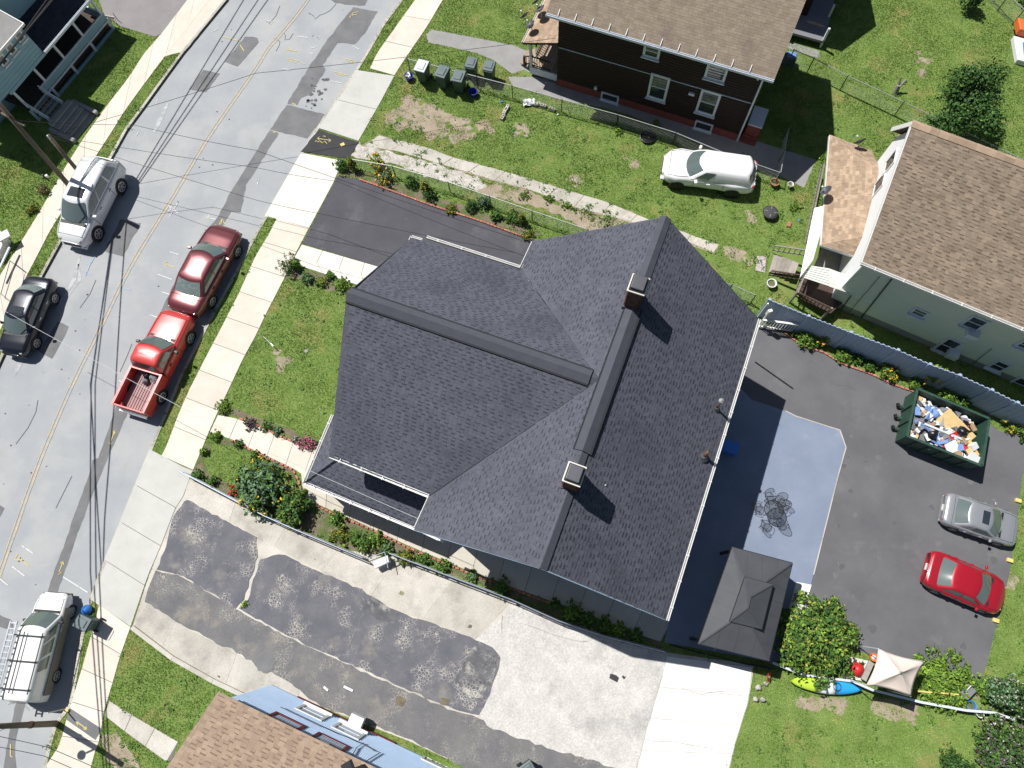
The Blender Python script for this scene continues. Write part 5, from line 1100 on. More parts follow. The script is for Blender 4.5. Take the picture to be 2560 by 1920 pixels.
# pipe rail on a low wall along the side drive
def pipe_rail(label, px, h=.75, wallh=.25):
    P = GP(px); t = thing('pipe_railing', label, 'railing', P[0])
    for a, b in zip(P, P[1:]):
        MB().bar(a+V((0, 0, wallh/2)), b+V((0, 0, wallh/2)), .1, wallh).build('wall', 'concrete_grey', t)
        for z in (.38, h): MB().tube([a+V((0, 0, z)), b+V((0, 0, z))], .028, 6).build('rail', 'metal_rail', t)
        n = max(1, round((b-a).length/1.5))
        for i in range(n+1): p = a.lerp(b, i/n); MB().tube([p, p+V((0, 0, h))], .024, 6).build('post', 'metal_rail', t)
    return t
pipe_rail('blue grey pipe railing on low wall left of the open gate', [(470, 1186), (610, 1260), (675, 1294), (756, 1330), (842, 1366), (916, 1397)])
pipe_rail('blue grey pipe railing on low wall right of the open gate', [(982, 1386), (1132, 1443), (1280, 1499), (1396, 1551), (1511, 1589), (1656, 1626)])
gt = thing('rail_gate', 'small open metal gate with white box beside pipe railing', 'gate', G(960, 1400))
for a, b in (((916, 1397), (962, 1380)), ((962, 1380), (970, 1420))): MB().tube([G(*a, .7), G(*b, .7)], .02, 6).build('rail', 'metal_rail', gt); MB().tube([G(*a, .25), G(*b, .25)], .02, 6).build('rail', 'metal_rail', gt)
MB().box(G(955, 1405, .35), (.75, .32, .3), -.45+.9).build('box', 'plastic_white', gt, bevel=.02); MB().bar(G(972, 1424, .04), G(1012, 1406, .04), .04, .04).build('drop_rod', 'metal_black', gt)
# blue vinyl fence along the yard: panels of narrow boards with a notched top
vf = thing('vinyl_fence', 'tall blue grey board fence with notched top beside cream house', 'fence', G(1895, 792))
VP = GP([(1893, 790), (1985, 829), (2085, 868), (2195, 910), (2270, 944), (2340, 970), (2415, 1005), (2475, 1035), (2570, 1083), (2660, 1130)]); VH = 2.05
for a, b in zip(VP, VP[1:]):
    D = b-a; L = D.length; u = D.normalized(); n = max(1, round(L/2.2))
    for i in range(n):
        p0, p1 = a+D*i/n, a+D*(i+1)/n; k = max(4, int((p1-p0).length/.12))
        pan = MB().bar(p0+V((0, 0, VH-.22)), p1+V((0, 0, VH-.22)), .06, .08).build('panel_rail', 'vinyl_blue', vf)
        m = MB()
        for j in range(k):
            q = p0.lerp(p1, (j+.5)/k); m.box(q+V((0, 0, (VH-(.06 if j % 2 else 0))/2)), ((p1-p0).length/k*.97, .03 if j % 2 else .045, VH-(.06 if j % 2 else 0)), math.atan2(u.y, u.x))
        m.build('panel_boards', 'vinyl_blue', pan, kind='stuff')
        MB().box(p0+V((0, 0, (VH+.05)/2)), (.12, .12, VH+.05), math.atan2(u.y, u.x)).build('post', 'vinyl_blue', vf)
wg = thing('white_gate', 'white open baluster gate panel at house corner by blue fence', 'gate', G(1950, 800))
g0, g1 = G(1908, 800, 1.0), G(1997, 812, 1.0)
MB().bar(g0, g1, .1, .08).build('top_rail', 'trim_white', wg); MB().bar(g0-V((0, 0, .8)), g1-V((0, 0, .8)), .08, .06).build('bottom_rail', 'trim_white', wg)
for i in range(12): p = g0.lerp(g1, (i+.5)/12); MB().bar(p-V((0, 0, .8)), p, .035, .035, up=V((1, 0, 0))).build('baluster', 'trim_white', wg)
mw = thing('meter_post', 'white plastic meter post at back corner of slate roofed house', 'post', G(1898, 812)); c = G(1898, 812)
MB().box((c.x, c.y, 1.6), (.22, .16, .5), .3).build('box', 'trim_white', mw, bevel=.02); MB().tube([c, c+V((0, 0, 1.5))], .05, 8).build('pipe', 'trim_white', mw)
# low timber wall at the bottom of the yard
lw = thing('garden_wall', 'low white capped block wall under canopy and garden', 'wall', G(2160, 1720))
P = GP([(1925, 1655), (2000, 1685), (2120, 1700), (2170, 1722), (2290, 1752), (2400, 1772), (2470, 1778), (2520, 1795)])
for a, b in zip(P, P[1:]): MB().bar(a+V((0, 0, .2)), b+V((0, 0, .2)), .1, .4).build('wall_run', 'concrete_grey', lw); MB().bar(a+V((0, 0, .425)), b+V((0, 0, .425)), .1, .05).build('cap', 'trim_cool', lw)
bf = thing('black_fence', 'black low rail fence below the gazebo', 'fence', G(1670, 1605))
P = GP([(1672, 1610), (1760, 1634), (1845, 1655), (1925, 1668)])
for a, b in zip(P, P[1:]):
    for z in (.2, .9): MB().bar(a+V((0, 0, z)), b+V((0, 0, z)), .05, .05).build('rail', 'metal_black', bf)
    for i in range(9): p = a.lerp(b, i/9); MB().tube([p, p+V((0, 0, .95))], .012, 5).build('baluster', 'metal_black', bf)

# ------------------------------------------------------------------ wheeled bins, tubs, dumpster
def bin_(name, label, px, rz, lid='bin_grey', body='bin_green', s=1.0, group='wheeled trash bins', z=0):
    c = G(*px, z); t = thing(name, label, 'bin', c, group, local=True); t.rotation_euler = (0, 0, rz); t.scale = (s, s, s)
    m = MB(); b0, b1 = .44, .56; d0, d1 = .5, .7
    m.add([(-d0/2, -b0/2, .05), (d0/2, -b0/2, .05), (d0/2, b0/2, .05), (-d0/2, b0/2, .05), (-d1/2, -b1/2, .95), (d1/2, -b1/2, .95), (d1/2, b1/2, .95), (-d1/2, b1/2, .95)], [(3, 2, 1, 0), (4, 5, 6, 7), (0, 1, 5, 4), (1, 2, 6, 5), (2, 3, 7, 6), (3, 0, 4, 7)]); m.build('body', body, t, bevel=.03)
    MB().box((0, 0, .955), (.76, .62, .05)).build('rim', body, t, bevel=.015)
    ld_ = MB().box((.02, 0, 1.01), (.74, .6, .07)).build('lid', lid, t, bevel=.03); MB().box((.04, 0, 1.06), (.46, .36, .05)).build('lid_panel', lid, ld_, bevel=.02)
    MB().tube([(-.42, -.25, 1.0), (-.44, -.2, 1.03), (-.44, .2, 1.03), (-.42, .25, 1.0)], .018, 6).build('handle', body, t)
    for sd in (1, -1): MB().lathe([(.05, -.03), (.12, -.03), (.12, .03), (.05, .03)], (-.27, sd*.29, .12), 12, Matrix.Rotation(math.pi/2, 3, 'X')).build('wheel', 'tyre', t)
    return t
bin_('trash_bin', 'white lidded trash bin at left end of the row by chain link fence', (1062, 200), -1.9, 'bin_white', s=1.15)
bin_('trash_bin', 'dark green trash bin in middle of row between white lidded and right bins', (1112, 214), -1.95, s=1.15)
bin_('trash_bin', 'dark green trash bin with label at right end of row by blue tub', (1152, 225), -1.85, s=1.15)
bin_('trash_bin', 'left grey lidded bin with white sticker behind the chain link fence', (1182, 190), 1.3, s=1.05)
bin_('trash_bin', 'right grey lidded bin behind the chain link fence near path', (1226, 198), 1.3, s=1.05)
bin_('trash_bin', 'lone grey lidded bin on the kerb strip beside white van', (240, 1556), 2.75, s=.98)
bin_('trash_bin', 'dark bin at bottom edge on the side drive asphalt', (1318, 1915), .6, s=.95)
def tub(label, px, mt, group=None, fill=True):
    c = G(*px); t = thing('recycling_tub', label, 'tub', c, group)
    m = MB(); m.lathe([(.2, 0), (.26, .32), (.28, .33), (.25, .33), (.19, .03)], c, 12); m.build('tub', mt, t)
    if fill:
        for i in range(9):
            p = c+V((random.uniform(-.15, .15), random.uniform(-.15, .15), .3+random.uniform(0, .1))); MB().box(p, (.14, .09, .08), random.uniform(0, 3)).build('rubbish', random.choice(['plastic_white', 'orange', 'cloth_blue', 'plastic_white', 'cardboard']), t, bevel=.02)
tub('blue recycling tub overflowing with bottles at left of bins', (1024, 198), 'plastic_blue'); tub('dark blue recycling tub tipped at right of the bins', (1184, 238), 'plastic_blue', fill=False)
q = G(222, 1525); tg = thing('blue_bag', 'blue bag behind lone grey bin on kerb strip', 'bag', q); m = MB(); m.lathe([(.05, 0), (.22, .05), (.25, .2), (.12, .34), (.03, .4)], q, 9); m.build('bag', 'plastic_bright', tg, True)

dz_ = 1.35
dp = GP([(2293, 972), (2473, 1047), (2454, 1165), (2267, 1090)], dz_)
dm = thing('dumpster', 'dark green open roll off dumpster in the parking yard', 'dumpster', V(((dp[0]+dp[2])/2)*V((1, 1, 0))))
cx = sum(dp, V((0, 0, 0)))/4
bp_ = [V((cx.x, cx.y, 0))+(p-cx)*V((.97, .97, 0)) for p in dp]
for i in range(4):
    a, b, c_, d_ = bp_[i], bp_[(i+1) % 4], dp[(i+1) % 4], dp[i]; inn = (cx-(a+b)/2)*V((1, 1, 0)); inn.normalize(); w_ = inn*.05
    MB().add([a+V((0, 0, .12)), b+V((0, 0, .12)), c_, d_, a+w_+V((0, 0, .12)), b+w_+V((0, 0, .12)), c_+w_, d_+w_], [(0, 1, 2, 3), (7, 6, 5, 4), (3, 2, 6, 7), (0, 4, 5, 1), (1, 5, 6, 2), (0, 3, 7, 4)]).build('side_wall', 'dumpster_green', dm)
    MB().bar(d_, c_, .11, .1).build('rim', 'dumpster_green', dm)
    n = 6 if i in (0, 2) else 3
    for k in range(1, n): p0, p1 = a.lerp(b, k/n)+V((0, 0, .15)), d_.lerp(c_, k/n)-V((0, 0, .05)); MB().bar(p0-inn*.03, p1-inn*.03, .08, .08, up=inn).build('rib', 'dumpster_green', dm)
MB().prism([(p.x, p.y) for p in bp_], .1, .16).build('floor', 'dumpster_green', dm)
for k in (.25, .5, .75):
    p = bp_[3].lerp(bp_[0], k); dd = (bp_[0]-bp_[1]).normalized(); MB().bar(p+V((0, 0, .25)), p+dd*.28+V((0, 0, .25)), .1, .1).build('hook_rail', 'dumpster_green', dm)
    MB().box(p+dd*.3+V((0, 0, .25)), (.1, .16, .16)).build('roller', 'metal_black', dm)
# rubbish heaped in it
cols = ['plastic_white', 'siding_white', 'cardboard', 'cloth_grey', 'cloth_blue', 'cloth_grey', 'plastic_white', 'foam_yellow', 'bag_black', 'siding_white', 'metal_lid', 'plastic_red']
ux, uy = (dp[1]-dp[0]), (dp[3]-dp[0])
def dpt(s, t_, z): p = dp[0]+ux*s+uy*t_; return V((p.x, p.y, z))
mound = MB(); gx_ = 14
for i in range(gx_+1):
    for j in range(gx_+1): s, t_ = .05+.9*i/gx_, .05+.9*j/gx_; mound.v.append(tuple(dpt(s, t_, .55+.5*(1-abs(2*t_-1)**2)*(1 if s < .75 else max(.2, 1-(s-.75)*4))+random.uniform(-.06, .06))))
mound.f = [(i*(gx_+1)+j, i*(gx_+1)+j+1, (i+1)*(gx_+1)+j+1, (i+1)*(gx_+1)+j) for i in range(gx_) for j in range(gx_)]
hp = tag(mound.build('rubbish_mound', 'cloth_grey'), 'loose grey rubbish filling the bottom of the dumpster', 'rubbish'); hp['kind'] = 'stuff'
hp.location = V((0, 0, 0))
deb = 0
def debris(kind, label, cat, s, t_, mt, size, rz, tilt=0.0, z=None):
    p = dpt(s, t_, z or (1.12 if .1 < s < .85 else .95)); R = Matrix.Rotation(rz, 3, 'Z') @ Matrix.Rotation(tilt, 3, 'X') @ Matrix.Rotation(tilt*.7, 3, 'Y')
    if kind == 'bag':
        m = MB(); m.lathe([(.03, -.16), (.2, -.1), (.26, .02), (.16, .14), (.03, .2)], p, 10); o = m.build('rubbish_bag', mt, None, True)
        for v_ in o.data.vertices: v_.co += V((random.gauss(0, .025), random.gauss(0, .025), random.gauss(0, .02)))
    else:
        o = MB().box(p, size, M=R).build(kind, mt, None, bevel=.01)
    return tag(o, label, cat, 'rubbish heaped in the dumpster')
debris('board', 'largest tan insulation sheet across the dumpster heap', 'board', .62, .42, 'foam_yellow', (1.7, .85, .06), -.9, .12, 1.22)
debris('board', 'second tan insulation strip toward lower right of dumpster', 'board', .8, .6, 'foam_yellow', (1.5, .45, .05), -1.15, .15, 1.15)
debris('bag', 'round black rubbish bag on the tan insulation', 'bag', .7, .45, 'bag_black', None, 0, z=1.3)
debris('bag', 'blue cloth bundle near top of dumpster heap', 'bag', .33, .3, 'cloth_blue', None, 0, z=1.15)
debris('bag', 'grey bag at upper middle of dumpster heap', 'bag', .45, .18, 'cloth_grey', None, 0, z=1.1)
debris('bag', 'left black rubbish bag in dumpster heap', 'bag', .35, .72, 'bag_black', None, 0, z=1.15)
debris('gutter_length', 'long white gutter length lying across dumpster heap', 'gutter', .48, .6, 'trim_cool', (1.9, .1, .08), -.42, .05, 1.25)
debris('board', 'short white plank near top of dumpster heap', 'plank', .42, .3, 'siding_white', (.75, .12, .05), -1.0, .3, 1.25)
debris('box', 'big white panel near the bottom middle of dumpster', 'panel', .62, .82, 'siding_white', (.7, .5, .05), .4, .25, 1.22)
debris('box', 'tilted white box at far right of dumpster heap', 'box', .9, .62, 'plastic_white', (.35, .3, .2), .5, .3, 1.15)
debris('box', 'white folded panel at lower right of dumpster', 'panel', .93, .85, 'plastic_white', (.6, .4, .05), -.7, .35, 1.2)
debris('box', 'brown cardboard box at lower middle of dumpster', 'box', .72, .88, 'cardboard', (.35, .3, .25), .3, .2, 1.05)
mm = [MB() for _ in cols]
for i in range(150):
    s, t_ = random.uniform(.07, .93), random.uniform(.08, .92)
    z = .72+.42*(1-abs(2*t_-1)**2)*(1 if s < .75 else max(.25, 1-(s-.75)*3.4))+random.uniform(0, .12); k = random.randrange(len(cols))
    if k == 7 or k == 11: k = random.randrange(len(cols))
    a = random.uniform(.08, .28); R = Matrix.Rotation(random.uniform(0, 6), 3, 'Z') @ Matrix.Rotation(random.uniform(-.7, .7), 3, 'X')
    mm[k].box(dpt(s, t_, z), (a*random.uniform(.8, 2.4), a, random.uniform(.02, .1)), M=R)
for m, c_ in zip(mm, cols):
    if m.v: o = m.build('loose_rubbish', c_); o['kind'] = 'stuff'; tag(o, {'plastic_white': 'white plastic scraps', 'siding_white': 'white board scraps', 'cardboard': 'brown card scraps', 'bag_black': 'black plastic scraps', 'cloth_blue': 'blue cloth scraps', 'cloth_grey': 'grey cloth scraps', 'foam_yellow': 'tan foam scraps', 'metal_lid': 'dark metal scraps', 'plastic_red': 'red plastic scraps'}[c_]+' strewn over dumpster heap', 'rubbish')

# ------------------------------------------------------------------ patio: gazebo, table and chairs, canopy, kayak
GZ = 2.15
gc = [pt(1831, 1368, GZ), pt(1981, 1408, GZ), pt(1922, 1652, GZ), pt(1746, 1609, GZ)]
gz = thing('gazebo', 'dark grey hard top gazebo with two tier hip roof on patio', 'gazebo', (sum(gc, V((0, 0, 0)))/4)*V((1, 1, 0)))
g1_, g2_ = pt(1873, 1484, GZ+.8), pt(1862, 1530, GZ+.8)
def seam_slope(poly, n, a, b, c_, d_):
    "a roof plate and its seams, square to the eave a-b and ending at the hips"
    MB().slab3(poly, .04).build('roof_panel', 'gazebo', gz)
    e_ = b-a; L2 = e_.length_squared; s1, s2 = (d_-a).dot(e_)/L2, (c_-a).dot(e_)/L2; f_ = a+e_*s1; upv = d_-f_
    for i in range(1, n):
        s = i/n; k_ = min(1, s/max(s1, 1e-3), (1-s)/max(1e-3, 1-s2)); p = a+e_*s
        MB().bar(p+V((0, 0, .006)), p+upv*k_+V((0, 0, .006)), .014, .014).build('seam', 'gazebo', gz)
seam_slope([gc[0], gc[1], g1_], 4, gc[0], gc[1], g1_, g1_); seam_slope([gc[1], gc[2], g2_, g1_], 7, gc[1], gc[2], g2_, g1_); seam_slope([gc[2], gc[3], g2_], 4, gc[2], gc[3], g2_, g2_); seam_slope([gc[3], gc[0], g1_, g2_], 7, gc[3], gc[0], g1_, g2_)
for a, b in ((gc[0], g1_), (gc[1], g1_), (gc[2], g2_), (gc[3], g2_), (g1_, g2_)): MB().bar(a+V((0, 0, .02)), b+V((0, 0, .02)), .06, .03).build('hip_trim', 'metal_lid', gz)
cen_ = sum(gc, V((0, 0, 0)))/4
u_ = [cen_.lerp(p, .45)+V((0, 0, .62)) for p in gc]; h1, h2 = g1_.lerp(g2_, .2)+V((0, 0, .28)), g1_.lerp(g2_, .8)+V((0, 0, .28))
for poly in ([u_[0], u_[1], h1], [u_[1], u_[2], h2, h1], [u_[2], u_[3], h2], [u_[3], u_[0], h1, h2]): MB().slab3(poly, .03).build('top_tier', 'gazebo', gz)
for a, b in ((u_[0], u_[1]), (u_[1], u_[2]), (u_[2], u_[3]), (u_[3], u_[0])): MB().bar(a-V((0, 0, .04)), b-V((0, 0, .04)), .04, .06).build('tier_edge', 'metal_black', gz)
for a, b in ((u_[0], h1), (u_[1], h1), (u_[2], h2), (u_[3], h2), (h1, h2)): MB().bar(a+V((0, 0, .015)), b+V((0, 0, .015)), .05, .025).build('hip_trim', 'metal_lid', gz)
for i in range(4): p = gc[i].lerp(cen_, .06); MB().box((p.x, p.y, GZ/2), (.12, .12, GZ)).build('post', 'metal_black', gz); MB().bar(gc[i]-V((0, 0, .06)), gc[(i+1) % 4]-V((0, 0, .06)), .06, .1).build('eave_beam', 'metal_black', gz)

tc = G(1923, 1279); tb = thing('patio_table', 'round dark mesh patio table on blue grey patio', 'table', tc)
MB().lathe([(.42, .68), (.44, .7), (.42, .715)], tc, 28).build('table_top', 'mesh_dark', tb)
ring_ = [tc+V((.44*math.cos(a), .44*math.sin(a), .7)) for a in np.linspace(0, 2*math.pi, 29)]; MB().tube(ring_, .018, 6, False).build('rim', 'metal_black', tb)
for k in range(4): a = k*math.pi/2+.5; MB().tube([tc+V((.42*math.cos(a), .42*math.sin(a), 0)), tc+V((.12*math.cos(a), .12*math.sin(a), .35)), tc+V((.42*math.cos(a), .42*math.sin(a), .68))], .015, 6).build('leg', 'metal_black', tb)
def chair(label, px, face):
    c = G(*px); t = thing('patio_chair', label, 'chair', c, 'wire patio chairs round the table', local=True); t.rotation_euler = (0, 0, face); t.scale = (.85, .85, .85)
    # seat faces +x (towards the table); the rounded back stands at -x
    seat = [V((.24*math.cos(a)*1.0+.02, .24*math.sin(a), .42)) for a in np.linspace(0, 2*math.pi, 17)]
    MB().tube(seat, .013, 5, False).build('seat_ring', 'metal_black', t)
    m = MB(); m.v = [tuple(p) for p in seat[:-1]]; m.f = [tuple(range(16))]; m.build('seat', 'mesh_dark', t)
    bk = [V((-.2-.17*math.sin(a), .25*math.cos(a), .42+.46*math.sin(a))) for a in np.linspace(0, math.pi, 11)]
    MB().tube(bk, .014, 5).build('back_frame', 'metal_black', t); m = MB(); m.v = [tuple(p) for p in bk]; m.f = [tuple(range(11))]; m.build('backrest', 'mesh_dark', t)
    for sd in (1, -1): MB().tube([V((.2, sd*.24, 0)), V((.18, sd*.27, .6)), V((-.05, sd*.29, .64)), V((-.28, sd*.24, .58))], .013, 5).build('arm', 'metal_black', t)
    for sx, sy in ((1, 1), (1, -1), (-1, 1), (-1, -1)): MB().tube([V((.17*sx, .17*sy, .42)), V((.24*sx, .2*sy, 0))], .012, 5).build('leg', 'metal_black', t)
def toward(px): d_ = tc-G(*px); return math.atan2(d_.y, d_.x)
for lb, px in (('wire chair at upper right of round patio table', (1944, 1252)), ('wire chair right of round patio table', (1950, 1268)), ('wire chair at lower right of round patio table', (1946, 1310)), ('wire chair at lower left of round patio table', (1908, 1314)), ('wire chair left of round patio table in the shade', (1888, 1270)), ('wire chair above round patio table', (1918, 1243))): chair(lb, px, toward(px))

cz = 2.0
cp = [pt(2196, 1622, cz), pt(2311, 1654, cz), pt(2277, 1741, cz), pt(2166, 1712, cz)]; pk_ = pt(2252, 1682, cz+.75)
cn = thing('canopy', 'pale beige fabric pop up canopy at bottom of yard', 'canopy', (sum(cp, V((0, 0, 0)))/4)*V((1, 1, 0)))
for i in range(4):
    a, b = cp[i], cp[(i+1) % 4]; m = MB(); N_ = 8; ids = {}
    for r_ in range(N_+1):
        for q_ in range(N_+1):
            e_ = a.lerp(b, q_/N_); sag = (cen_.__class__((sum((p.x for p in cp))/4, sum((p.y for p in cp))/4, cz))-e_)*.1*math.sin(math.pi*q_/N_)
            p = (e_+sag).lerp(pk_, r_/N_)-V((0, 0, .12*math.sin(math.pi*r_/N_)*(1)*math.sin(math.pi*q_/N_))); ids[r_, q_] = len(m.v); m.v.append(tuple(p))
    for r_ in range(N_):
        for q_ in range(N_): m.f.append((ids[r_, q_], ids[r_, q_+1], ids[r_+1, q_+1], ids[r_+1, q_]))
    o = m.build('fabric_panel', 'canvas', cn, True); sol = o.modifiers.new('t', 'SOLIDIFY'); sol.thickness = .012
for p in cp: MB().tube([V((p.x, p.y, 0)), p], .022, 6).build('leg', 'trim_cool', cn)
ka, kb = G(1975, 1702, .25), G(2152, 1724, .25)
ky = thing('kayak', 'lime white and blue plastic kayak lying beside garden wall', 'kayak', (ka+kb)/2*V((1, 1, 0)))
kd = (kb-ka).normalized(); ks = V((-kd.y, kd.x, 0)); KL = (kb-ka).length
for n0, n1, mt in ((0, 6, 'kayak_lime'), (6, 10, 'kayak_white'), (10, 16, 'kayak_blue')):
    m = MB(); k = 12
    for i in range(n0, n1+1):
        s = i/16; w_ = .36*(math.sin(math.pi*min(max(s, .004), .996)))**.6; c = ka+(kb-ka)*s
        for j in range(k): g = 2*math.pi*j/k; m.v.append(tuple(c+ks*(w_*math.cos(g))+V((0, 0, .16*math.sin(g)*(.4+.6*math.sin(math.pi*s))+(.06*(abs(2*s-1)**3))))))
    for i in range(n1-n0):
        for j in range(k): m.f.append((i*k+j, i*k+(j+1) % k, (i+1)*k+(j+1) % k, (i+1)*k+j))
    m.f.append(tuple(range(k))); m.f.append(tuple((n1-n0)*k+j for j in range(k))); m.build('hull', mt, ky, True)
for s in (.4, .65): MB().lathe([(.16, 0), (.18, .03), (.15, .02), (.13, -.02)], ka+(kb-ka)*s+V((0, 0, .13)), 14).build('cockpit_rim', 'metal_black', ky)
# red mower and its clutter
c = G(2138, 1672, .0); mo = thing('lawn_mower', 'red push lawn mower with black handle between shrub and canopy', 'mower', c)
MB().lathe([(.26, .12), (.3, .16), (.28, .3), (.16, .36), (.12, .42), (.03, .44)], c, 14).build('deck', 'plastic_red', mo, True)
for sx, sy in ((1, 1), (1, -1), (-1, 1), (-1, -1)): MB().lathe([(.03, -.03), (.1, -.03), (.1, .03), (.03, .03)], c+V((.27*sx, .24*sy, .1)), 12, Matrix.Rotation(math.pi/2, 3, 'X')).build('wheel', 'tyre', mo)
MB().tube([c+V((-.2, .18, .3)), c+V((-.75, .16, .75)), c+V((-.75, -.16, .75)), c+V((-.2, -.18, .3))], .018, 6).build('handle', 'metal_black', mo); MB().box(c+V((-.45, 0, .25)), (.3, .34, .3)).build('grass_bag', 'bag_black', mo, bevel=.05)
sl_ = thing('concrete_pallet', 'white concrete slab under the red mower', 'slab', G(2135, 1680)); MB().prism([(p.x, p.y) for p in GP([(2118, 1640), (2170, 1652), (2155, 1702), (2106, 1694)])], 0, .07).build('slab', 'concrete_white', sl_)
c = G(2178, 1642); pi = thing('orange_pot', 'orange and white pot beside canopy leg', 'pot', c); MB().lathe([(.1, 0), (.16, .25), (.18, .27), (.12, .26)], c, 12).build('pot', 'orange', pi); MB().lathe([(.11, .25), (.05, .3)], c, 10).build('fill', 'plastic_white', pi)
tr = thing('wooden_trough', 'narrow grey wooden trough leaning beside the canopy', 'trough', G(2166, 1680)); MB().bar(G(2178, 1655, .3), G(2158, 1700, .3), .22, .12).build('trough', 'wood_grey', tr)
for lb, px, rz in (('upper yellow wheel stop at yard edge by silver coupe', (2543, 1252), -.3), ('middle yellow wheel stop between silver coupe and red car', (2522, 1401), -.3), ('lower yellow wheel stop below the red car', (2487, 1551), -.3)):
    p = G(*px); o = MB().box(p+V((0, 0, .07)), (.26, .18, .13), rz).build('wheel_stop', 'stop_yellow', bevel=.02); tag(o, lb, 'wheel stop', 'yellow wheel stops at the yard edge')
c = G(1822, 1120, .5); bc = thing('blue_cooler', 'bright blue cooler under the back eave', 'cooler', c*V((1, 1, 0))); MB().box(c, (.55, .75, .5), 1.2).build('body', 'plastic_bright', bc, bevel=.04); MB().box(c+V((0, 0, .28)), (.58, .78, .07), 1.2).build('lid', 'plastic_bright', bc, bevel=.02)

# ------------------------------------------------------------------ poles, wires, lamp, dishes
def pole(name, label, base, top, r0, r1, arms=()):
    t = thing(name, label, 'utility pole', base*V((1, 1, 0))); MB().tube([base-V((0, 0, .3)), top], [r0, r1], 12).build('pole', 'wood_pole', t, True); return t
shadow_end = G(346, 567, STREET_Z); ptop = shadow_end+SUN*(7.6/SUN.z)
pbase = G(199, 497)
up1 = pole('utility_pole', 'tall leaning wooden utility pole behind the silver SUV', pbase, ptop, .15, .11)
attach = pbase.lerp(ptop, .74)
pb2, pt2 = G(214, 452), G(120, 338, 3.1)
up2 = pole('utility_pole', 'shorter wooden pole with wires at its tip near SUV roof', pb2, pt2, .12, .1)
for z in (.0, -.15): MB().lathe([(.03, 0), (.05, .05), (.03, .1)], pt2+V((.05, -.1, z)), 8).build('insulator', 'plastic_white', up2)
MB().tube([attach+V((-.9, .5, .2)), attach+V((.9, -.5, .2))], .06, 6).build('crossarm', 'wood_pole', up1)
def wire(label, P, r=.014, mt='wire', sag=.25, group='overhead wires'):
    out = []
    for a, b in zip(P, P[1:]):
        for i in range(12): t = i/12; out.append(a.lerp(b, t)-V((0, 0, sag*4*t*(1-t))))
    out.append(P[-1]); tag(MB().tube(out, r, 5).build('overhead_wire', mt), label, 'wire', group)
def from_shadow(px, z): s = G(*px, STREET_Z); return s+SUN*((z-STREET_Z)/SUN.z)
wz = 6.6
# the street run: attached high on the tall pole
k0 = from_shadow((290, 533), wz)
for i, (dx, up_, dn) in enumerate(((0, (610, 0), (228, 960)), (12, (645, 0), (238, 960)), (24, (668, 0), (226, 960)))):
    a = from_shadow((up_[0]*1.7-290*.7, -373), wz); b = from_shadow((dn[0], dn[1]), wz); c_ = from_shadow((226+14*i, 1430), wz); d_ = from_shadow((265+8*i, 1925), wz)
    wire(['upper', 'middle', 'lower'][i]+' street cable of the bundle strung past the tall pole', [a, k0+V((0, 0, .1*i)), b, c_, d_], .034, sag=.05)
wire('single street cable nearer the kerb over the lane', [from_shadow((318, 540), wz), from_shadow((303, 730), wz), from_shadow((288, 985), wz), from_shadow((262, 1290), wz), from_shadow((258, 1430), wz)], .036, sag=.03)
# service drops
wire('service wire from short pole to brown house porch', [pt2, G(640, 183, 4.3), bw.at(-.1, 3.6, .1)], .012, sag=.1)
wire('upper service wire from poles to slate roofed house', [attach, G(333, 312, 4.6), G(640, 376, 4.8), pt(1300, 600, 5.2)], .012, sag=.1)
wire('lower service wire from short pole to slate roofed house', [pt2, G(640, 419, 4.2), G(842, 453, 4.3), pt(1310, 640, 5.0)], .011, sag=.1)
wire('third service wire crossing the asphalt driveway', [pt2+V((0, 0, -.1)), G(640, 500, 4.0), G(793, 533, 4.2), pt(1290, 632, 4.9)], .011, sag=.05)
wire('pale service wire over black sedan to side of slate roofed house', [G(-60, 738, 5.0), G(110, 832, 4.8), G(347, 962, 4.6), G(640, 1117, 4.4), G(1045, 1297, 4.2)], .011, 'wire_light', sag=.02)
wire('upper thin wire at the lower left corner', [G(-30, 1835, 4.6), G(120, 1868, 4.6), G(330, 1960, 4.6)], .012, sag=.02); wire('lower thin wire at the lower left corner', [G(-30, 1862, 4.6), G(110, 1890, 4.6), G(330, 1990, 4.6)], .012, sag=.02)
# street lamp pole at the lower left
lb_ = G(141, 1809); lt = G(-60, 1818, 5.6)
lp = thing('street_lamp', 'dark street lamp pole standing at the lower left kerb', 'street lamp', lb_)
MB().tube([lb_, lt], [.14, .1], 12).build('pole', 'wood_pole', lp, True)
MB().tube([lb_+(lt-lb_)*.35, lb_+(lt-lb_)*.37], .15, 12).build('band', 'trim_red', lp)
lm = lb_.lerp(lt, .62); q = G(205, 1888, 0); lz = lm.z; hd = q+SUN*(lz/SUN.z)
MB().tube([lm, hd], .04, 8).build('arm', 'galv', lp); MB().lathe([(.1, -.06), (.2, 0), (.18, .06), (.05, .1)], hd, 12).build('head', 'galv', lp)
ps = thing('parking_sign', 'thin sign post and yellow paint at the kerb by the street lamp', 'sign post', G(164, 1770)); MB().tube([G(164, 1772), G(164, 1772)+V((0, 0, 1.2))], .03, 6).build('post', 'galv', ps); MB().box(G(166, 1776, .1), (.2, .1, .1)).build('yellow_cap', 'stop_yellow', ps)
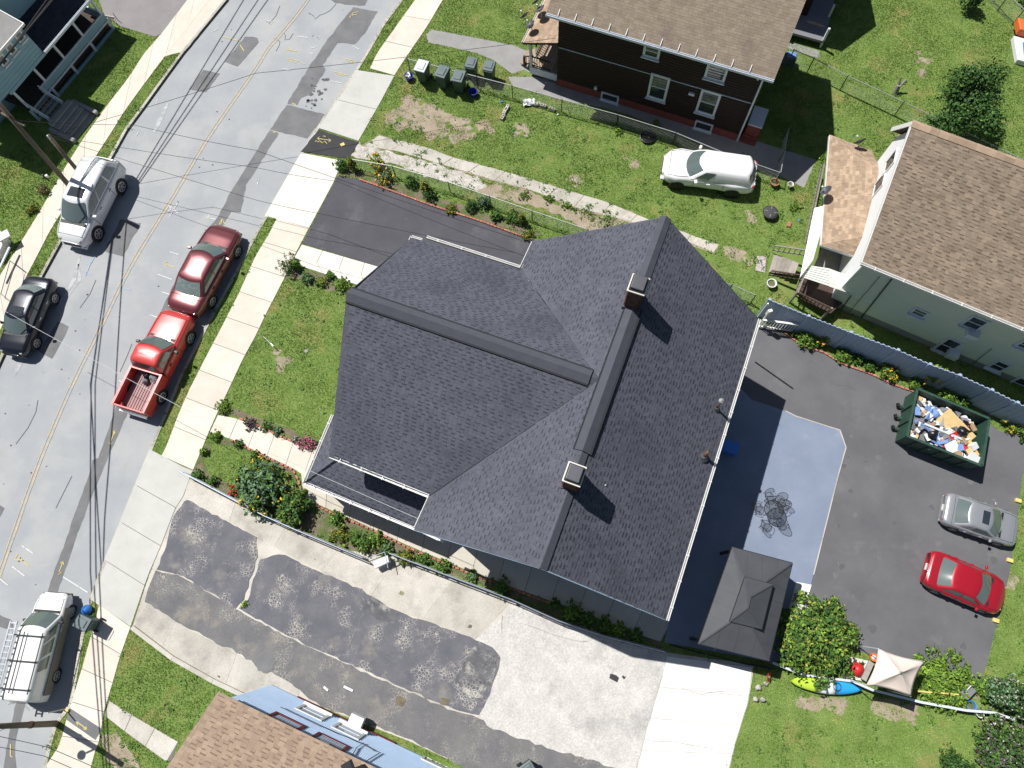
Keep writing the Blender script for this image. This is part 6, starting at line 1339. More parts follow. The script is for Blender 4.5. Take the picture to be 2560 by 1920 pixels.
def dish(label, base, az, el=.6, s=.3, name='satellite_dish', bowl='metal_lid'):
    t = thing(name, label, 'satellite dish', base, 'rooftop satellite dishes')
    top = base+V((0, 0, .35)); MB().tube([base, top], .025, 6).build('mast', 'galv', t)
    n_ = V((math.cos(az)*math.cos(el), math.sin(az)*math.cos(el), math.sin(el))); q_ = n_.to_track_quat('Z', 'Y').to_matrix(); c = top+n_*.08
    MB().lathe([(.02, 0), (s*.5, .03), (s*.85, .08), (s, .12), (s*.97, .125), (s*.8, .09), (s*.5, .045), (.02, .015)], c, 20, q_).build('bowl', bowl, t, True)
    f_ = c+n_*.42-V((0, 0, .08)); MB().tube([c-V((0, 0, s*.8)), f_], .012, 5).build('feed_arm', 'galv', t); MB().box(f_, (.09, .07, .07), az).build('feed_horn', 'trim_cool', t)
dish('grey satellite dish at top left of brown porch roof', pt(1345, 22, 2.95), 2.4); dish('dark satellite dish at upper edge of brown porch roof', pt(1354, 42, 2.85), 2.6, .9); dish('pale satellite dish on lower left corner of brown porch roof', pt(1315, 58, 2.6), 2.3); dish('dark satellite dish lowest on the brown porch roof', pt(1330, 80, 2.65), 2.6, .9)
dish('satellite dish on mast above cream porch roof', pt(2145, 372, 2.75), 1.9, .3); dish('satellite dish at left edge of cream porch roof', pt(2062, 492, 2.6), 2.6, .7)

# ------------------------------------------------------------------ small things in the yards
def pot(label, px, mt, r=.22, leaf=None, name='plant_pot'):
    c = G(*px); t = thing(name, label, 'plant pot', c); MB().lathe([(r*.7, 0), (r, .3), (r*1.1, .32), (r*.9, .31), (r*.85, .22)], c, 16).build('pot', mt, t)
    MB().lathe([(r*.85, .22), (.02, .24)], c, 14).build('soil', 'soil', t); return c
pot('terracotta pot by the chain link corner near white wagon', (1933, 463), 'terracotta', .23); pot('small white pot beside terracotta pot', (1972, 468), 'plastic_white', .15); pot('white bucket pot below the wooden stairs', (1925, 714), 'plastic_white', .24)
c = G(1922, 538); fp = thing('fire_pit', 'round black fire pit with mesh lid on the grass', 'fire pit', c)
MB().lathe([(.15, .1), (.36, .22), (.4, .3), (.42, .3), (.38, .22)], c, 20).build('bowl', 'metal_black', fp); MB().lathe([(.39, .3), (.3, .36), (.03, .4)], c, 20).build('lid', 'screen_dark', fp); MB().bar(c+V((-.36, .1, .37)), c+V((.36, -.1, .37)), .02, .02).build('handle_bar', 'galv', fp); MB().bar(c+V((.1, .36, .37)), c+V((-.1, -.36, .37)), .02, .02).build('handle_bar', 'galv', fp)
for k in range(3): a = k*2.1; MB().tube([c+V((.3*math.cos(a), .3*math.sin(a), 0)), c+V((.3*math.cos(a), .3*math.sin(a), .2))], .02, 5).build('leg', 'metal_black', fp)
c = G(1972, 562); tag(MB().box(c+V((0, 0, .05)), (.32, .22, .1), 1.2).build('brown_block', 'terracotta', bevel=.03), 'flat brown block on grass right of fire pit', 'block')
c = G(1997, 550); tag(MB().box(c+V((0, 0, .03)), (.22, .09, .06), 1.0).build('blue_toy', 'cloth_blue', bevel=.02), 'small blue toy on grass by cream porch', 'toy')
c = G(1619, 345); bo_ = thing('black_ring_tub', 'flat black round tub on grass below chain link fence', 'tub', c); MB().lathe([(.42, 0), (.46, .16), (.43, .17), (.4, .05)], c, 26).build('tub', 'metal_black', bo_); MB().lathe([(.4, .06), (.02, .07)], c, 22).build('inside', 'bag_black', bo_)
c = G(1322, 259); sh_ = thing('white_sheet', 'crumpled white plastic sheet on the grass by blocks', 'sheet', c); m = MB(); gx_ = 8
for i in range(gx_):
    for j in range(gx_): m.v.append((c.x+(i/7-.5)*.7+random.gauss(0, .03), c.y+(j/7-.5)*.5+random.gauss(0, .03), .05+random.uniform(0, .16)))
m.f = [(i*gx_+j, i*gx_+j+1, (i+1)*gx_+j+1, (i+1)*gx_+j) for i in range(gx_-1) for j in range(gx_-1)]; m.build('sheet', 'plastic_white', sh_)
for i, (px, rz, lb) in enumerate((((1343, 263), .2, 'first concrete block right of the crumpled white sheet'), ((1358, 267), -.3, 'second concrete block right of the crumpled white sheet'), ((1380, 276), -.3, 'third concrete block right of the crumpled white sheet'), ((1268, 272), 1.2, 'upper concrete block in the stack left of white sheet'), ((1262, 282), 1.2, 'middle concrete block in the stack left of white sheet'), ((1257, 296), 1.1, 'lower concrete block in the stack left of white sheet'))):
    c = G(*px); t = thing('concrete_block', lb, 'block', c, 'loose concrete blocks'); MB().box(c+V((0, 0, .09)), (.36, .18, .18), rz).build('block', 'stone', t, bevel=.01)
    for s in (-.09, .09): MB().box(c+V((s*math.cos(rz), s*math.sin(rz), .181)), (.1, .09, .004), rz).build('core', 'soil', t)
c = G(1255, 255); tag(MB().box(c+V((0, 0, .03)), (.16, .1, .05), .4).build('blue_scrap', 'plastic_bright', bevel=.02), 'scrap of blue plastic on grass near concrete blocks', 'scrap')
c = G(1395, 288); tag(MB().lathe([(.02, 0), (.06, .03), (.05, .08), (.01, .1)], c, 8).build('white_ball', 'plastic_white', smooth=True), 'small white ball on grass by chain link fence', 'ball')
# hose stick and ring in the front lawn
a, b = G(655, 838), G(680, 862, .35); so_ = thing('lawn_stake', 'thin metal stake leaning in the front lawn', 'stake', a); MB().tube([a, b], .02, 6).build('stake', 'galv', so_); MB().box(b, (.22, .05, .05), -.8).build('head', 'galv', so_)
c = G(766, 878); ri = thing('lawn_cleanout', 'small round drain cap in the front lawn', 'drain', c); MB().lathe([(.06, 0), (.1, .02), (.1, .05), (.05, .05)], c, 14).build('ring', 'concrete_grey', ri); MB().lathe([(.05, .045), (.01, .047)], c, 10).build('mouth', 'metal_black', ri)
# brick edging along the beds, each brick a part
def edging(label, px, step=.22, name='brick_edging', size=(.19, .09, .1)):
    P = GP(px); t = thing(name, label, 'edging', P[0]); acc = 0
    for a, b in zip(P, P[1:]):
        D = b-a; n = max(1, int(D.length/step)); ang = math.atan2(D.y, D.x)
        for i in range(n): p = a+D*(i+.5)/n; MB().box(p+V((0, 0, .05)), size, ang+random.gauss(0, .06)).build('brick', 'brick_red', t, bevel=.01)
edging('row of red bricks along the bed beside the side walk', [(792, 1263), (842, 1289), (900, 1311), (958, 1337), (1016, 1367), (1091, 1399), (1161, 1428), (1280, 1472), (1376, 1508)])
edging('red brick edging curving beside front walk and lower lawn', [(575, 1098), (619, 1120), (678, 1148), (733, 1174), (747, 1200), (757, 1240)])
edging('red brick edging along the upper side of front walk', [(600, 1046), (669, 1074), (686, 1085), (730, 1103), (790, 1122)])
edging('brown brick edging between asphalt driveway and planting', [(900, 450), (979, 478), (1074, 513), (1190, 550), (1330, 600)], .2)
edging('red brick edging along the top of parking yard', [(1958, 833), (2007, 865), (2059, 882), (2099, 908), (2180, 937), (2235, 963), (2285, 980)])
# stone and rubbish at the lower right of the pad
for i, (px, s, lb) in enumerate((((1895, 1718), .22, 'pale stone upper left at edge of white pad'), ((1912, 1708), .16, 'small pale stone near red sign'), ((1888, 1748), .2, 'pale stone lower left at edge of white pad'), ((1905, 1748), .18, 'round pale stone on grass beside pad'))):
    c = G(*px); m = MB(); s *= .6; m.lathe([(.02, 0), (s*.9, .02), (s, .1), (s*.6, .18), (.02, .2)], c, 8); o = m.build('stone', 'stone', None, True); tag(o, lb, 'stone', 'pale stones at the pad edge')
    for v_ in o.data.vertices: v_.co += V((random.gauss(0, .02), random.gauss(0, .02), random.gauss(0, .015)))
c = G(1916, 1690); sg_ = thing('stop_sign', 'red octagonal sign lying tilted near the shrub', 'sign', c)
n_ = V((.75, -.2, .6)).normalized().to_track_quat('Z', 'Y').to_matrix(); MB().lathe([(.22, 0), (.22, .015)], c+V((0, 0, .35)), 8, n_).build('plate', 'plastic_red', sg_); MB().lathe([(.19, .0), (.19, .002)], c+V((0, 0, .35))+n_@V((0, 0, .016)), 8, n_).build('inner_border', 'petal_red', sg_)
MB().tube([c, c+V((0, 0, .4))], .025, 6).build('post', 'galv', sg_)
try:
    cu = bpy.data.curves.new('lettering', 'FONT'); cu.body = 'STOP'; cu.size = .12; cu.align_x = 'CENTER'; cu.align_y = 'CENTER'; cu.extrude = .002
    tx = bpy.data.objects.new('lettering_curve', cu); C.objects.link(tx); dg = bpy.context.evaluated_depsgraph_get(); me = bpy.data.meshes.new_from_object(tx.evaluated_get(dg)); bpy.data.objects.remove(tx)
    lo_ = bpy.data.objects.new('lettering', me); C.objects.link(lo_); me.materials.append(M['plastic_white']); lo_.parent = sg_; lo_.location = (c+V((0, 0, .35))+n_@V((0, 0, .02)))-V(sg_.location); lo_.rotation_euler = (n_ @ Matrix.Rotation(1.4, 3, 'Z')).to_euler()
except Exception as ex: print('text', ex)
# handrail and white boxes at the left edge
hr = thing('hand_rail', 'thin black hand rail on left pavement edge', 'railing', G(20, 720))
for a, b in (((25, 652), (2, 735)), ((38, 660), (12, 745))):
    MB().tube([G(*a, .0), G(*a, .8), G(*b, .8), G(*b, 0)], .018, 6).build('rail', 'metal_black', hr)
wb_ = thing('white_porch_corner', 'white porch corner with blue grey rail at left edge', 'porch', G(-5, 640))
MB().prism([(p.x, p.y) for p in GP([(-30, 600), (14, 585), (30, 605), (10, 650), (-30, 670)])], 0, .5).build('base', 'trim_white', wb_); MB().bar(G(-10, 690, .55), G(24, 618, .55), .1, .08).build('rail', 'trim_cool', wb_); MB().box(G(8, 590, .7), (.7, .5, .1), .6).build('cap', 'trim_white', wb_)
wt = thing('lawn_stump_light', 'small white lamp beside a shrub stump on left lawn', 'lamp', G(117, 447)); MB().tube([G(117, 447), G(117, 447)+V((0, 0, .4))], .05, 8).build('post', 'rust', wt); MB().box(G(117, 440, .5), (.16, .14, .16), .6).build('lantern', 'plastic_white', wt, bevel=.03)
# covered things in the back lawns
c = G(1965, 158); cv = thing('grill', 'blue covered barbecue behind the brown house', 'grill', c); MB().box(c+V((0, 0, .35)), (.9, .42, .5), -.25).build('body', 'bin_grey', cv, bevel=.06); MB().box(c+V((.1, 0, .64)), (.6, .4, .12), -.25).build('lid', 'cloth_blue', cv, bevel=.05)
for sx in (-.35, .35): MB().tube([c+V((sx, -.1, 0)), c+V((sx, -.1, .3))], .03, 6).build('leg', 'metal_black', cv)
st_ = thing('tree_stump', 'grey dead stump with broken branches behind long chain link fence', 'stump', G(2238, 232)); c = G(2238, 232)
MB().tube([c, c+V((-.02, .1, .5))], [.16, .12], 8).build('stump', 'wood_grey', st_); MB().tube([c+V((0, .05, .3)), c+V((.28, .25, .75))], [.09, .06], 7).build('branch', 'wood_grey', st_); MB().tube([c+V((0, .05, .3)), c+V((-.05, .35, .85))], [.09, .05], 7).build('branch', 'wood_grey', st_)
pl = thing('play_house', 'orange white and blue plastic play slide at right edge', 'play set', G(2550, 110))
MB().prism([(p.x, p.y) for p in GP([(2524, 68), (2580, 90), (2590, 115), (2530, 98)])], .3, .75).build('roof', 'orange', pl, bevel=.05); MB().prism([(p.x, p.y) for p in GP([(2525, 100), (2590, 118), (2590, 175), (2535, 160)])], .0, .35).build('slide', 'plastic_white', pl, bevel=.05); MB().prism([(p.x, p.y) for p in GP([(2546, 118), (2590, 128), (2590, 165), (2550, 160)])], .3, .45).build('pool', 'plastic_bright', pl, bevel=.04)

# ------------------------------------------------------------------ plants
def leaf_mesh(name, blobs, n, size, mt, parent, flat=.35):
    "n small leaves spread through ellipsoids (centre, radii)"
    tot = sum(b[1][0]*b[1][1]*b[1][2] for b in blobs) or 1; vs_, fs = [], []
    for c, r in blobs:
        k = max(6, int(n*r[0]*r[1]*r[2]/tot)); d = rng.normal(size=(k, 3)); d /= np.linalg.norm(d, axis=1)[:, None]; rad = rng.random(k)**.4
        clump = 1+.38*np.sin(d[:, 0]*7+c[0]*3)*np.sin(d[:, 1]*6+c[1]*5)+.15*np.sin(d[:, 2]*9)
        P = np.array(c)+d*(rad*clump)[:, None]*np.array(r); P[:, 2] = np.maximum(P[:, 2], .03)
        nr = d*.8+rng.normal(size=(k, 3))*.55+np.array([0, 0, flat]); nr /= np.linalg.norm(nr, axis=1)[:, None]
        t = np.cross(nr, rng.normal(size=(k, 3))); t /= np.linalg.norm(t, axis=1)[:, None]; b = np.cross(nr, t); s = size*(.6+.8*rng.random(k))[:, None]
        q = np.stack([P-t*s, P+b*s*.55-nr*s*.15, P+t*s, P-b*s*.55-nr*s*.15], 1).reshape(-1, 3); o = len(vs_); vs_ += q.tolist(); fs += [(o+4*i, o+4*i+1, o+4*i+2, o+4*i+3) for i in range(k)]
    m = MB(); m.v = vs_; m.f = fs; return m.build(name, mt, parent)
def plant(name, label, cat, px, r, h, n, leaf, mt, mix=(), stems=5, group=None, flower=None, lobes=5, z0=0):
    c = G(*px); t = thing(name, label, cat, c, group); blobs = [((c.x, c.y, h*.55), (r*.62, r*.62, h*.5))]
    for i in range(lobes):
        a = i*2*math.pi/lobes+random.uniform(-.4, .4); q = r*random.uniform(.45, .68); blobs.append(((c.x+q*math.cos(a), c.y+q*math.sin(a), h*random.uniform(.3, .72)), (r*random.uniform(.3, .46), r*random.uniform(.3, .46), h*random.uniform(.24, .36))))
    for i in range(lobes*2):
        a = random.uniform(0, 6.3); q = r*random.uniform(.8, 1.12); k = r*random.uniform(.1, .2); blobs.append(((c.x+q*math.cos(a), c.y+q*math.sin(a), h*random.uniform(.2, .7)), (k, k, h*random.uniform(.1, .25))))
    leaf_mesh('foliage', blobs, n, leaf, mt, t)
    for mt2, frac, sc in mix: leaf_mesh('foliage', [(b[0][:2]+(b[0][2]+.03,), tuple(x*1.03 for x in b[1])) for b in blobs], int(n*frac), leaf*sc, mt2, t)
    if flower: leaf_mesh('flowers', [(b[0][:2]+(b[0][2]+h*.12,), tuple(x*1.02 for x in b[1])) for b in blobs], flower[1], flower[2], flower[0], t)['kind'] = 'stuff'
    for i in range(stems):
        a = random.uniform(0, 6.3); q = r*.5*random.random(); MB().tube([c, V((c.x+q*math.cos(a)*.5, c.y+q*math.sin(a)*.5, h*.3)), V((c.x+q*math.cos(a), c.y+q*math.sin(a), h*.7))], [max(.012, h*.012), max(.009, h*.009), .006], 5).build('stem', 'wood_pole', t)
    return t
def tree(name, label, px, r, h, n, leaf, mt, mix=(), squash=1.0, group=None, trunk=.12):
    c = G(*px); t = thing(name, label, 'tree', c, group); blobs = []
    for i in range(26):
        a = i*2.4+random.uniform(-.3, .3); q = r*random.uniform(.1, .8); z = h*random.uniform(.32, .9); k = 1-.45*abs(z/h-.5)*2
        blobs.append(((c.x+q*k*math.cos(a), c.y+q*k*math.sin(a)*squash, z), (r*random.uniform(.26, .42), r*random.uniform(.26, .42), h*random.uniform(.1, .17))))
    MB().tube([c, c+V((.05, .03, h*.4)), c+V((0, .05, h*.8))], [trunk, trunk*.8, trunk*.35], 9).build('trunk', 'wood_pole', t, True)
    for b in blobs[::2]: MB().tube([c+V((0, 0, h*.3)), V(b[0])], [trunk*.5, .02], 6).build('limb', 'wood_pole', t)
    leaf_mesh('crown', blobs, n, leaf, mt, t)
    for mt2, frac, sc in mix: leaf_mesh('crown', [(b[0], tuple(x*1.04 for x in b[1])) for b in blobs], int(n*frac), leaf*sc, mt2, t)
    return t
tree('broadleaf_tree', 'dark green leafy tree behind long chain link fence at upper right', (2368, 318), 2.1, 3.7, 9000, .085, 'leaf_dark', (('leaf_mid', .3, 1.0),), 1.25)
plant('shrub', 'dark conifer shrub at top edge of upper right lawn', 'shrub', (2418, 24), .55, 1.5, 1200, .07, 'leaf_dark', (('leaf_mid', .2, 1),))
plant('shrub', 'dark green shrub at the very top right corner', 'shrub', (2566, 8), .6, .9, 700, .07, 'leaf_dark')
plant('flowering_shrub', 'large green shrub with pale yellow flower heads beside gazebo', 'shrub', (2020, 1592), 1.72, 1.35, 4200, .1, 'leaf_mid', (('leaf_dark', .5, 1.0), ('leaf_lime', .4, .9), ('leaf_yellow', .3, .7)), 9, lobes=11)
plant('garden_shrub', 'lilac shrub with small pale flowers at lower right garden', 'shrub', (2490, 1735), .85, 1.2, 1600, .07, 'leaf_dark', (('leaf_blue', .4, 1),), 5, flower=('petal_pale', 130, .05))
plant('garden_shrub', 'dark green tall shrub at right edge by garden wall', 'shrub', (2560, 1755), 1.05, 1.9, 2200, .08, 'leaf_dark', (('leaf_mid', .35, 1),))
plant('garden_shrub', 'loose brownish shrub at lower right corner of lawn', 'shrub', (2505, 1880), 1.55, 1.2, 2500, .07, 'leaf_dark', (('leaf_purple', .35, 1), ('leaf_mid', .5, 1)), 8, flower=('petal_pale', 120, .05), lobes=9)
plant('garden_shrub', 'small dark shrub at bottom edge right of green lawn', 'shrub', (2372, 1912), .75, .8, 800, .06, 'leaf_dark', (('leaf_mid', .4, 1),))
plant('vegetable_patch', 'lime green leafy vegetable plants right of canopy', 'vegetables', (2352, 1706), 1.25, .6, 2800, .075, 'leaf_lime', (('leaf_mid', .4, 1),), 6, lobes=9)
plant('vegetable_patch', 'sprawling green vine plants at right end of vegetable plot', 'vegetables', (2450, 1716), .55, .5, 700, .065, 'leaf_mid', (('leaf_lime', .3, 1),), 3)
tag(MB().bar(G(2295, 1728, .55), G(2396, 1736, .55), .06, .05).build('garden_pole', 'stop_yellow'), 'orange wooden pole lying over the vegetable patch', 'pole')
cl_ = thing('garden_clutter', 'grey garden cart tipped beside vegetable plot', 'cart', G(2420, 1730)); MB().box(G(2418, 1730, .3), (.6, .4, .2), .7).build('tray', 'cloth_grey', cl_, bevel=.03); MB().tube([G(2405, 1738, .3), G(2430, 1712, .6)], .02, 6).build('handle', 'plastic_white', cl_); MB().lathe([(.05, -.04), (.15, -.04), (.15, .04), (.05, .04)], G(2412, 1742, .15), 12, Matrix.Rotation(1.5, 3, 'X')).build('wheel', 'tyre', cl_)
pot('blue pot at right end of garden wall', (2418, 1762), 'plastic_bright', .2); pot('white pot outside the garden wall', (2440, 1782), 'plastic_white', .15)
# front garden
plant('sunflower_clump', 'tall grey green sunflower clump in the lower front garden', 'plant', (662, 1222), 1.3, 1.5, 1500, .12, 'leaf_blue', (('leaf_mid', .35, 1),), 8, flower=('petal_yellow', 9, .07), lobes=8)
plant('garden_shrub', 'dark green shrub between sunflower clump and pipe railing', 'shrub', (748, 1272), .9, 1.1, 1500, .08, 'leaf_dark', (('leaf_mid', .5, 1), ('leaf_gold', .15, 1)), 5)
plant('flower_clump', 'orange red flowers at left of the sunflower clump', 'flowers', (588, 1228), .26, .35, 160, .05, 'leaf_mid', flower=('petal_red', 40, .07))
for i, (px, r, h, mt, lb) in enumerate((((500, 1190), .3, .4, 'leaf_mid', 'small shrub at rail end by pavement'), ((535, 1205), .3, .4, 'leaf_mid', 'leafy clump right of the rail end shrub'), ((512, 1130), .2, .35, 'leaf_lime', 'little green shrub at corner of lower lawn'), ((545, 1092), .28, .35, 'leaf_lime', 'leafy clump at street end of front walk edging'), ((600, 1112), .24, .3, 'leaf_mid', 'middle leafy clump along lower side of front walk'), ((640, 1135), .2, .25, 'leaf_lime', 'third leafy clump along lower side of front walk'), ((562, 1022), .42, .5, 'leaf_lime', 'round yellow green bush at street end of upper bed'), ((628, 1062), .4, .3, 'leaf_purple', 'grey leaved plant along upper side of front walk'), ((668, 1068), .3, .3, 'leaf_mid', 'green plant next to grey leaved plant by walk'), ((696, 1080), .25, .28, 'leaf_blue', 'small blue green plant before the pink flowers'))):
    plant('bedding_plant', lb, 'plant', px, r, h, 260, .05, mt, (('leaf_dark', .3, 1),), 3, lobes=4)
plant('pink_flowers', 'pink flowering plant at the end of front walk by house', 'flowers', (770, 1112), .5, .35, 300, .05, 'leaf_dark', flower=('petal_pink', 240, .05)); plant('pink_flowers', 'smaller pink flower plant left of the large pink plant', 'flowers', (742, 1100), .2, .25, 100, .05, 'leaf_dark', flower=('petal_pale', 50, .04))
for i, (px, r, h, mt, lb) in enumerate((((845, 1298), .4, .5, 'leaf_mid', 'first plant of the side bed by the dark shrub'), ((852, 1340), .55, .4, 'leaf_gold', 'low yellowish plant beside the pipe railing'), ((893, 1345), .35, .45, 'leaf_mid', 'leafy plant right of the low yellowish plant'), ((915, 1360), .5, .6, 'leaf_mid', 'bushy green plant above the open gate'), ((945, 1350), .4, .5, 'leaf_lime', 'light green plant next to the gate plant'), ((968, 1372), .35, .4, 'leaf_blue', 'blue green plant just right of gate'), ((1020, 1392), .45, .4, 'leaf_gold', 'wispy plant in the middle of side bed'), ((1062, 1398), .35, .35, 'leaf_mid', 'low plant after the wispy plant in side bed'), ((1108, 1420), .38, .4, 'leaf_mid', 'round plant near the bend of side bed'), ((1180, 1442), .3, .3, 'leaf_blue', 'small plant in bare part of side bed'), ((1252, 1468), .48, .55, 'leaf_mid', 'isolated round bush by the concrete notch'), ((1388, 1512), .25, .3, 'leaf_mid', 'first small bush of lower hedge row'), ((1430, 1530), .5, .5, 'leaf_lime', 'largest bush of lower hedge row'), ((1470, 1548), .42, .45, 'leaf_mid', 'third bush of lower hedge row'), ((1510, 1562), .42, .42, 'leaf_mid', 'fourth bush of lower hedge row'), ((1545, 1572), .38, .36, 'leaf_lime', 'fifth bush of lower hedge row'), ((1590, 1588), .34, .3, 'leaf_mid', 'last low bush of lower hedge row'))):
    plant('bed_plant', lb, 'plant', px, r, h, 380, .055, mt, (('leaf_dark', .35, 1), ('leaf_lime', .15, 1)), 3, lobes=5)
for i, (px, r, h, mt, lb) in enumerate((((728, 672), .62, .75, 'leaf_dark', 'spiky dark bush at corner of pavement and garden walk'), ((742, 670), .22, .6, 'leaf_lime', 'light green sprig in the spiky dark bush'), ((770, 698), .35, .35, 'leaf_blue', 'low plant right of spiky dark bush'), ((800, 705), .2, .25, 'leaf_mid', 'tiny plant in middle of upper lawn bed'), ((828, 692), .25, .3, 'leaf_mid', 'small round bush touching garden walk'), ((856, 714), .42, .45, 'leaf_lime', 'bright bush at house corner beside garden walk'), ((805, 708), .3, .3, 'leaf_gold', 'golden low plant in upper lawn bed'))):
    plant('bed_plant', lb, 'plant', px, r, h, 420, .055, mt, (('leaf_mid', .3, 1),), 3, lobes=5)
for i, (px, r, h, mt, lb) in enumerate((((856, 420), .42, .7, 'leaf_mid', 'leafy bush at street corner of driveway planting'), ((884, 424), .24, 1.0, 'leaf_gold', 'first golden columnar conifer beside driveway'), ((948, 418), .5, .9, 'leaf_lime', 'tall sunflower plant by the driveway fence'), ((965, 452), .55, .6, 'leaf_blue', 'blue green bush below tall sunflower plant'), ((1030, 462), .4, .5, 'leaf_mid', 'bush left of the second golden conifer'), ((1066, 480), .24, 1.0, 'leaf_gold', 'second golden columnar conifer beside driveway'), ((1076, 494), .45, .5, 'leaf_dark', 'dark bush at foot of second golden conifer'), ((1180, 520), .4, .5, 'leaf_dark', 'dark bush in middle of driveway planting'), ((1212, 512), .4, .6, 'leaf_blue', 'blue green leafy plant near fence post'), ((1240, 545), .35, .4, 'leaf_mid', 'low plant after middle of driveway planting'), ((1282, 548), .45, .5, 'leaf_mid', 'bush left of third golden conifer'), ((1305, 556), .24, .95, 'leaf_gold', 'third golden columnar conifer near roof corner'), ((1320, 590), .35, .3, 'leaf_gold', 'low golden groundcover by roof corner'), ((1130, 525), .35, .25, 'leaf_gold', 'groundcover along the brown brick edging'))):
    plant('bed_plant', lb, 'plant', px, r, h, 520, .05, mt, (('leaf_dark', .3, 1),), 3, lobes=5, flower=('petal_yellow', 14, .07) if 'sunflower' in lb else None)
for i, (px, r, h, mt, fl, lb) in enumerate((((2010, 850), .62, .6, 'leaf_lime', None, 'lime green bush left along blue fence'), ((2052, 848), .42, 1.0, 'leaf_lime', ('petal_yellow', 14, .07), 'sunflower plant right of lime bush at blue fence'), ((2105, 892), .48, .45, 'leaf_lime', None, 'round bush in middle of fence bed'), ((2142, 900), .3, .35, 'leaf_mid', None, 'small bush right of the round bush'), ((2172, 918), .3, .3, 'leaf_mid', None, 'low plant before yellow flowers'), ((2218, 930), .6, .55, 'leaf_mid', ('petal_yellow', 200, .05), 'mass of golden yellow flowers against blue fence'), ((2282, 958), .4, .4, 'leaf_lime', None, 'leafy plant right of yellow flowers'), ((2318, 950), .48, 1.25, 'leaf_lime', ('petal_yellow', 16, .08), 'tall sunflowers rising over blue fence'), ((2370, 992), .5, .5, 'leaf_lime', None, 'bush behind the dumpster at left'), ((2402, 1000), .4, .5, 'leaf_mid', None, 'bush behind the dumpster at right'), ((2545, 1062), .8, .6, 'leaf_lime', ('petal_yellow', 10, .05), 'spreading squash plant at right edge by fence'), ((2570, 1105), .4, .4, 'leaf_mid', None, 'low plant at the right edge below squash'))):
    plant('fence_plant', lb, 'plant', px, r, h, 620, .06, mt, (('leaf_mid', .4, 1), ('leaf_dark', .2, 1)), 3, lobes=5, flower=fl)
for i, (px, r, lb) in enumerate((((1310, 490), .35, 'first weed tuft in earth beside old drive'), ((1372, 500), .3, 'second weed tuft in earth beside old drive'), ((1418, 515), .3, 'third weed tuft in earth beside old drive'), ((1465, 530), .6, 'fourth weed tuft in earth beside old drive'), ((1520, 548), .5, 'last weed tuft in earth beside old drive'), ((1856, 398), .3, 'weed by chain link fence near white wagon'), ((1545, 330), .25, 'weed on the fence line above black tub'), ((1640, 310), .2, 'yellow weed under chain link fence near tub'), ((1985, 520), .3, 'weed clump by cream porch corner'), ((2022, 612), .2, 'weed at foot of wooden stairs'), ((2060, 400), .3, 'weed at corner of cream porch roof'), ((205, 90), .15, 'weed on the side drive edge'))):
    plant('weed', lb, 'weed', px, r, .22, 160, .045, 'leaf_mid', (('leaf_lime', .4, 1),), 0, lobes=4)
plant('shrub', 'brown stump shrub along left lawn near pavement', 'shrub', (112, 480), .35, .4, 260, .05, 'leaf_gold', (('leaf_purple', .6, 1),)); plant('shrub', 'dry hedge strip at left edge along the pavement', 'shrub', (85, 525), .4, .35, 260, .05, 'leaf_gold', (('leaf_dark', .5, 1),))
plant('weed', 'weed growing on seam of old asphalt', 'weed', (612, 1512), .2, .2, 120, .04, 'leaf_lime', (), 0, lobes=3)

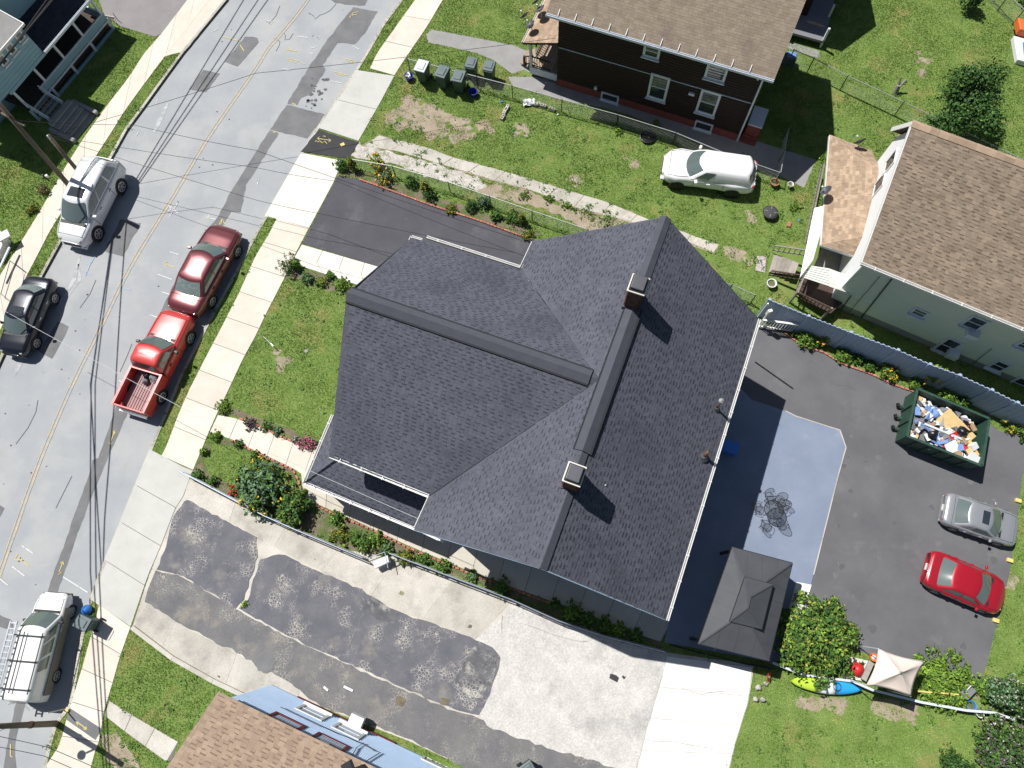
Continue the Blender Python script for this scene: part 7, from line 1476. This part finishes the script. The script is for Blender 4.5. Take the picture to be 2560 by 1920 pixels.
# ------------------------------------------------------------------ grass: blades over every lawn in view
def in_poly(px_, py_, poly):
    inside = np.zeros(len(px_), bool); n = len(poly); j = n-1
    for i in range(n):
        xi, yi = poly[i]; xj, yj = poly[j]
        if yi != yj: inside ^= ((yi > py_) != (yj > py_)) & (px_ < (xj-xi)*(py_-yi)/(yj-yi)+xi)
        j = i
    return inside
Rm = np.array([list(r) for r in ROT])
def grass(ntry, hmin, hmax):
    x = rng.uniform(-37, 31, ntry); y = rng.uniform(-10, 39, ntry)
    P = np.stack([x, y, np.zeros(ntry)], 1)-np.array([0, 0, CAMH]); c = P @ Rm; X = 1280+FOC*c[:, 0]/-c[:, 2]; Y = 960-FOC*c[:, 1]/-c[:, 2]
    ok = (X > -60) & (X < 2620) & (Y > -60) & (Y < 1980); x, y = x[ok], y[ok]
    keep = np.ones(len(x), bool)
    for poly in PAVED:
        a = np.array(poly); bb = (x > a[:, 0].min()) & (x < a[:, 0].max()) & (y > a[:, 1].min()) & (y < a[:, 1].max())
        idx = np.nonzero(bb)[0]
        if len(idx): keep[idx[in_poly(x[idx], y[idx], poly)]] = False
    for poly in SOFT:
        a = np.array(poly); bb = (x > a[:, 0].min()) & (x < a[:, 0].max()) & (y > a[:, 1].min()) & (y < a[:, 1].max()); idx = np.nonzero(bb)[0]
        if len(idx):
            idx = idx[in_poly(x[idx], y[idx], poly)]; nz = np.sin(x[idx]*2.3+np.sin(y[idx]*1.7)*2)+np.sin(y[idx]*2.9+np.sin(x[idx]*2.1)*2)+rng.normal(size=len(idx))*.6; keep[idx[nz < .75]] = False
    x, y = x[keep], y[keep]; n = len(x); pat = .5+.5*np.sin(x*.9+np.sin(y*.7)*2)*np.sin(y*1.1+np.sin(x*.5)*2)
    k = 3; x = np.repeat(x, k); y = np.repeat(y, k); h = rng.uniform(hmin, hmax, n*k)*(.6+.7*np.repeat(pat, k)); a = rng.uniform(0, 6.283, n*k); wd = rng.uniform(.008, .018, n*k); le = rng.uniform(.02, .07, n*k); b = a+rng.uniform(1.0, 2.1, n*k)
    v = np.empty((n*k, 3, 3)); v[:, 0] = np.stack([x-np.cos(a)*wd, y-np.sin(a)*wd, np.zeros(n*k)], 1); v[:, 1] = np.stack([x+np.cos(a)*wd, y+np.sin(a)*wd, np.zeros(n*k)], 1); v[:, 2] = np.stack([x+np.cos(b)*le, y+np.sin(b)*le, h], 1)
    me = bpy.data.meshes.new('lawn_grass'); N = n*k; me.vertices.add(3*N); me.loops.add(3*N); me.polygons.add(N)
    me.vertices.foreach_set('co', v.reshape(-1)); me.loops.foreach_set('vertex_index', np.arange(3*N, dtype=np.int32)); me.polygons.foreach_set('loop_start', np.arange(0, 3*N, 3, dtype=np.int32)); me.polygons.foreach_set('loop_total', np.full(N, 3, np.int32)); me.update(calc_edges=True)
    o = bpy.data.objects.new('lawn_grass', me); C.objects.link(o); me.materials.append(M['grass']); o['kind'] = 'stuff'; tag(o, 'short green grass covering every lawn', 'grass'); print('grass blades', N)
grass(1000000, .03, .075)
def clover(n):
    m = MB(); done = 0
    while done < n:
        x, y = random.uniform(-30, 28), random.uniform(-14, 30)
        if any(in_poly(np.array([x]), np.array([y]), p)[0] for p in PAVED if min(q[0] for q in p) < x < max(q[0] for q in p)): continue
        done += 1; k = random.randint(5, 14); R_ = random.uniform(.08, .3)
        for i in range(k):
            p = V((x+random.gauss(0, R_*.5), y+random.gauss(0, R_*.5), random.uniform(.03, .1))); a = random.uniform(0, 6.3); s_ = random.uniform(.03, .065); u_ = V((math.cos(a), math.sin(a), random.uniform(-.3, .3))); w_ = V((-math.sin(a), math.cos(a), random.uniform(-.3, .3)))
            m.add([p-u_*s_, p+w_*s_*.6, p+u_*s_, p-w_*s_*.6], [(0, 1, 2, 3)])
    o = m.build('lawn_weeds', 'leaf_mid'); o['kind'] = 'stuff'; tag(o, 'broad leaved weeds scattered through the lawns', 'weeds')
clover(1500)
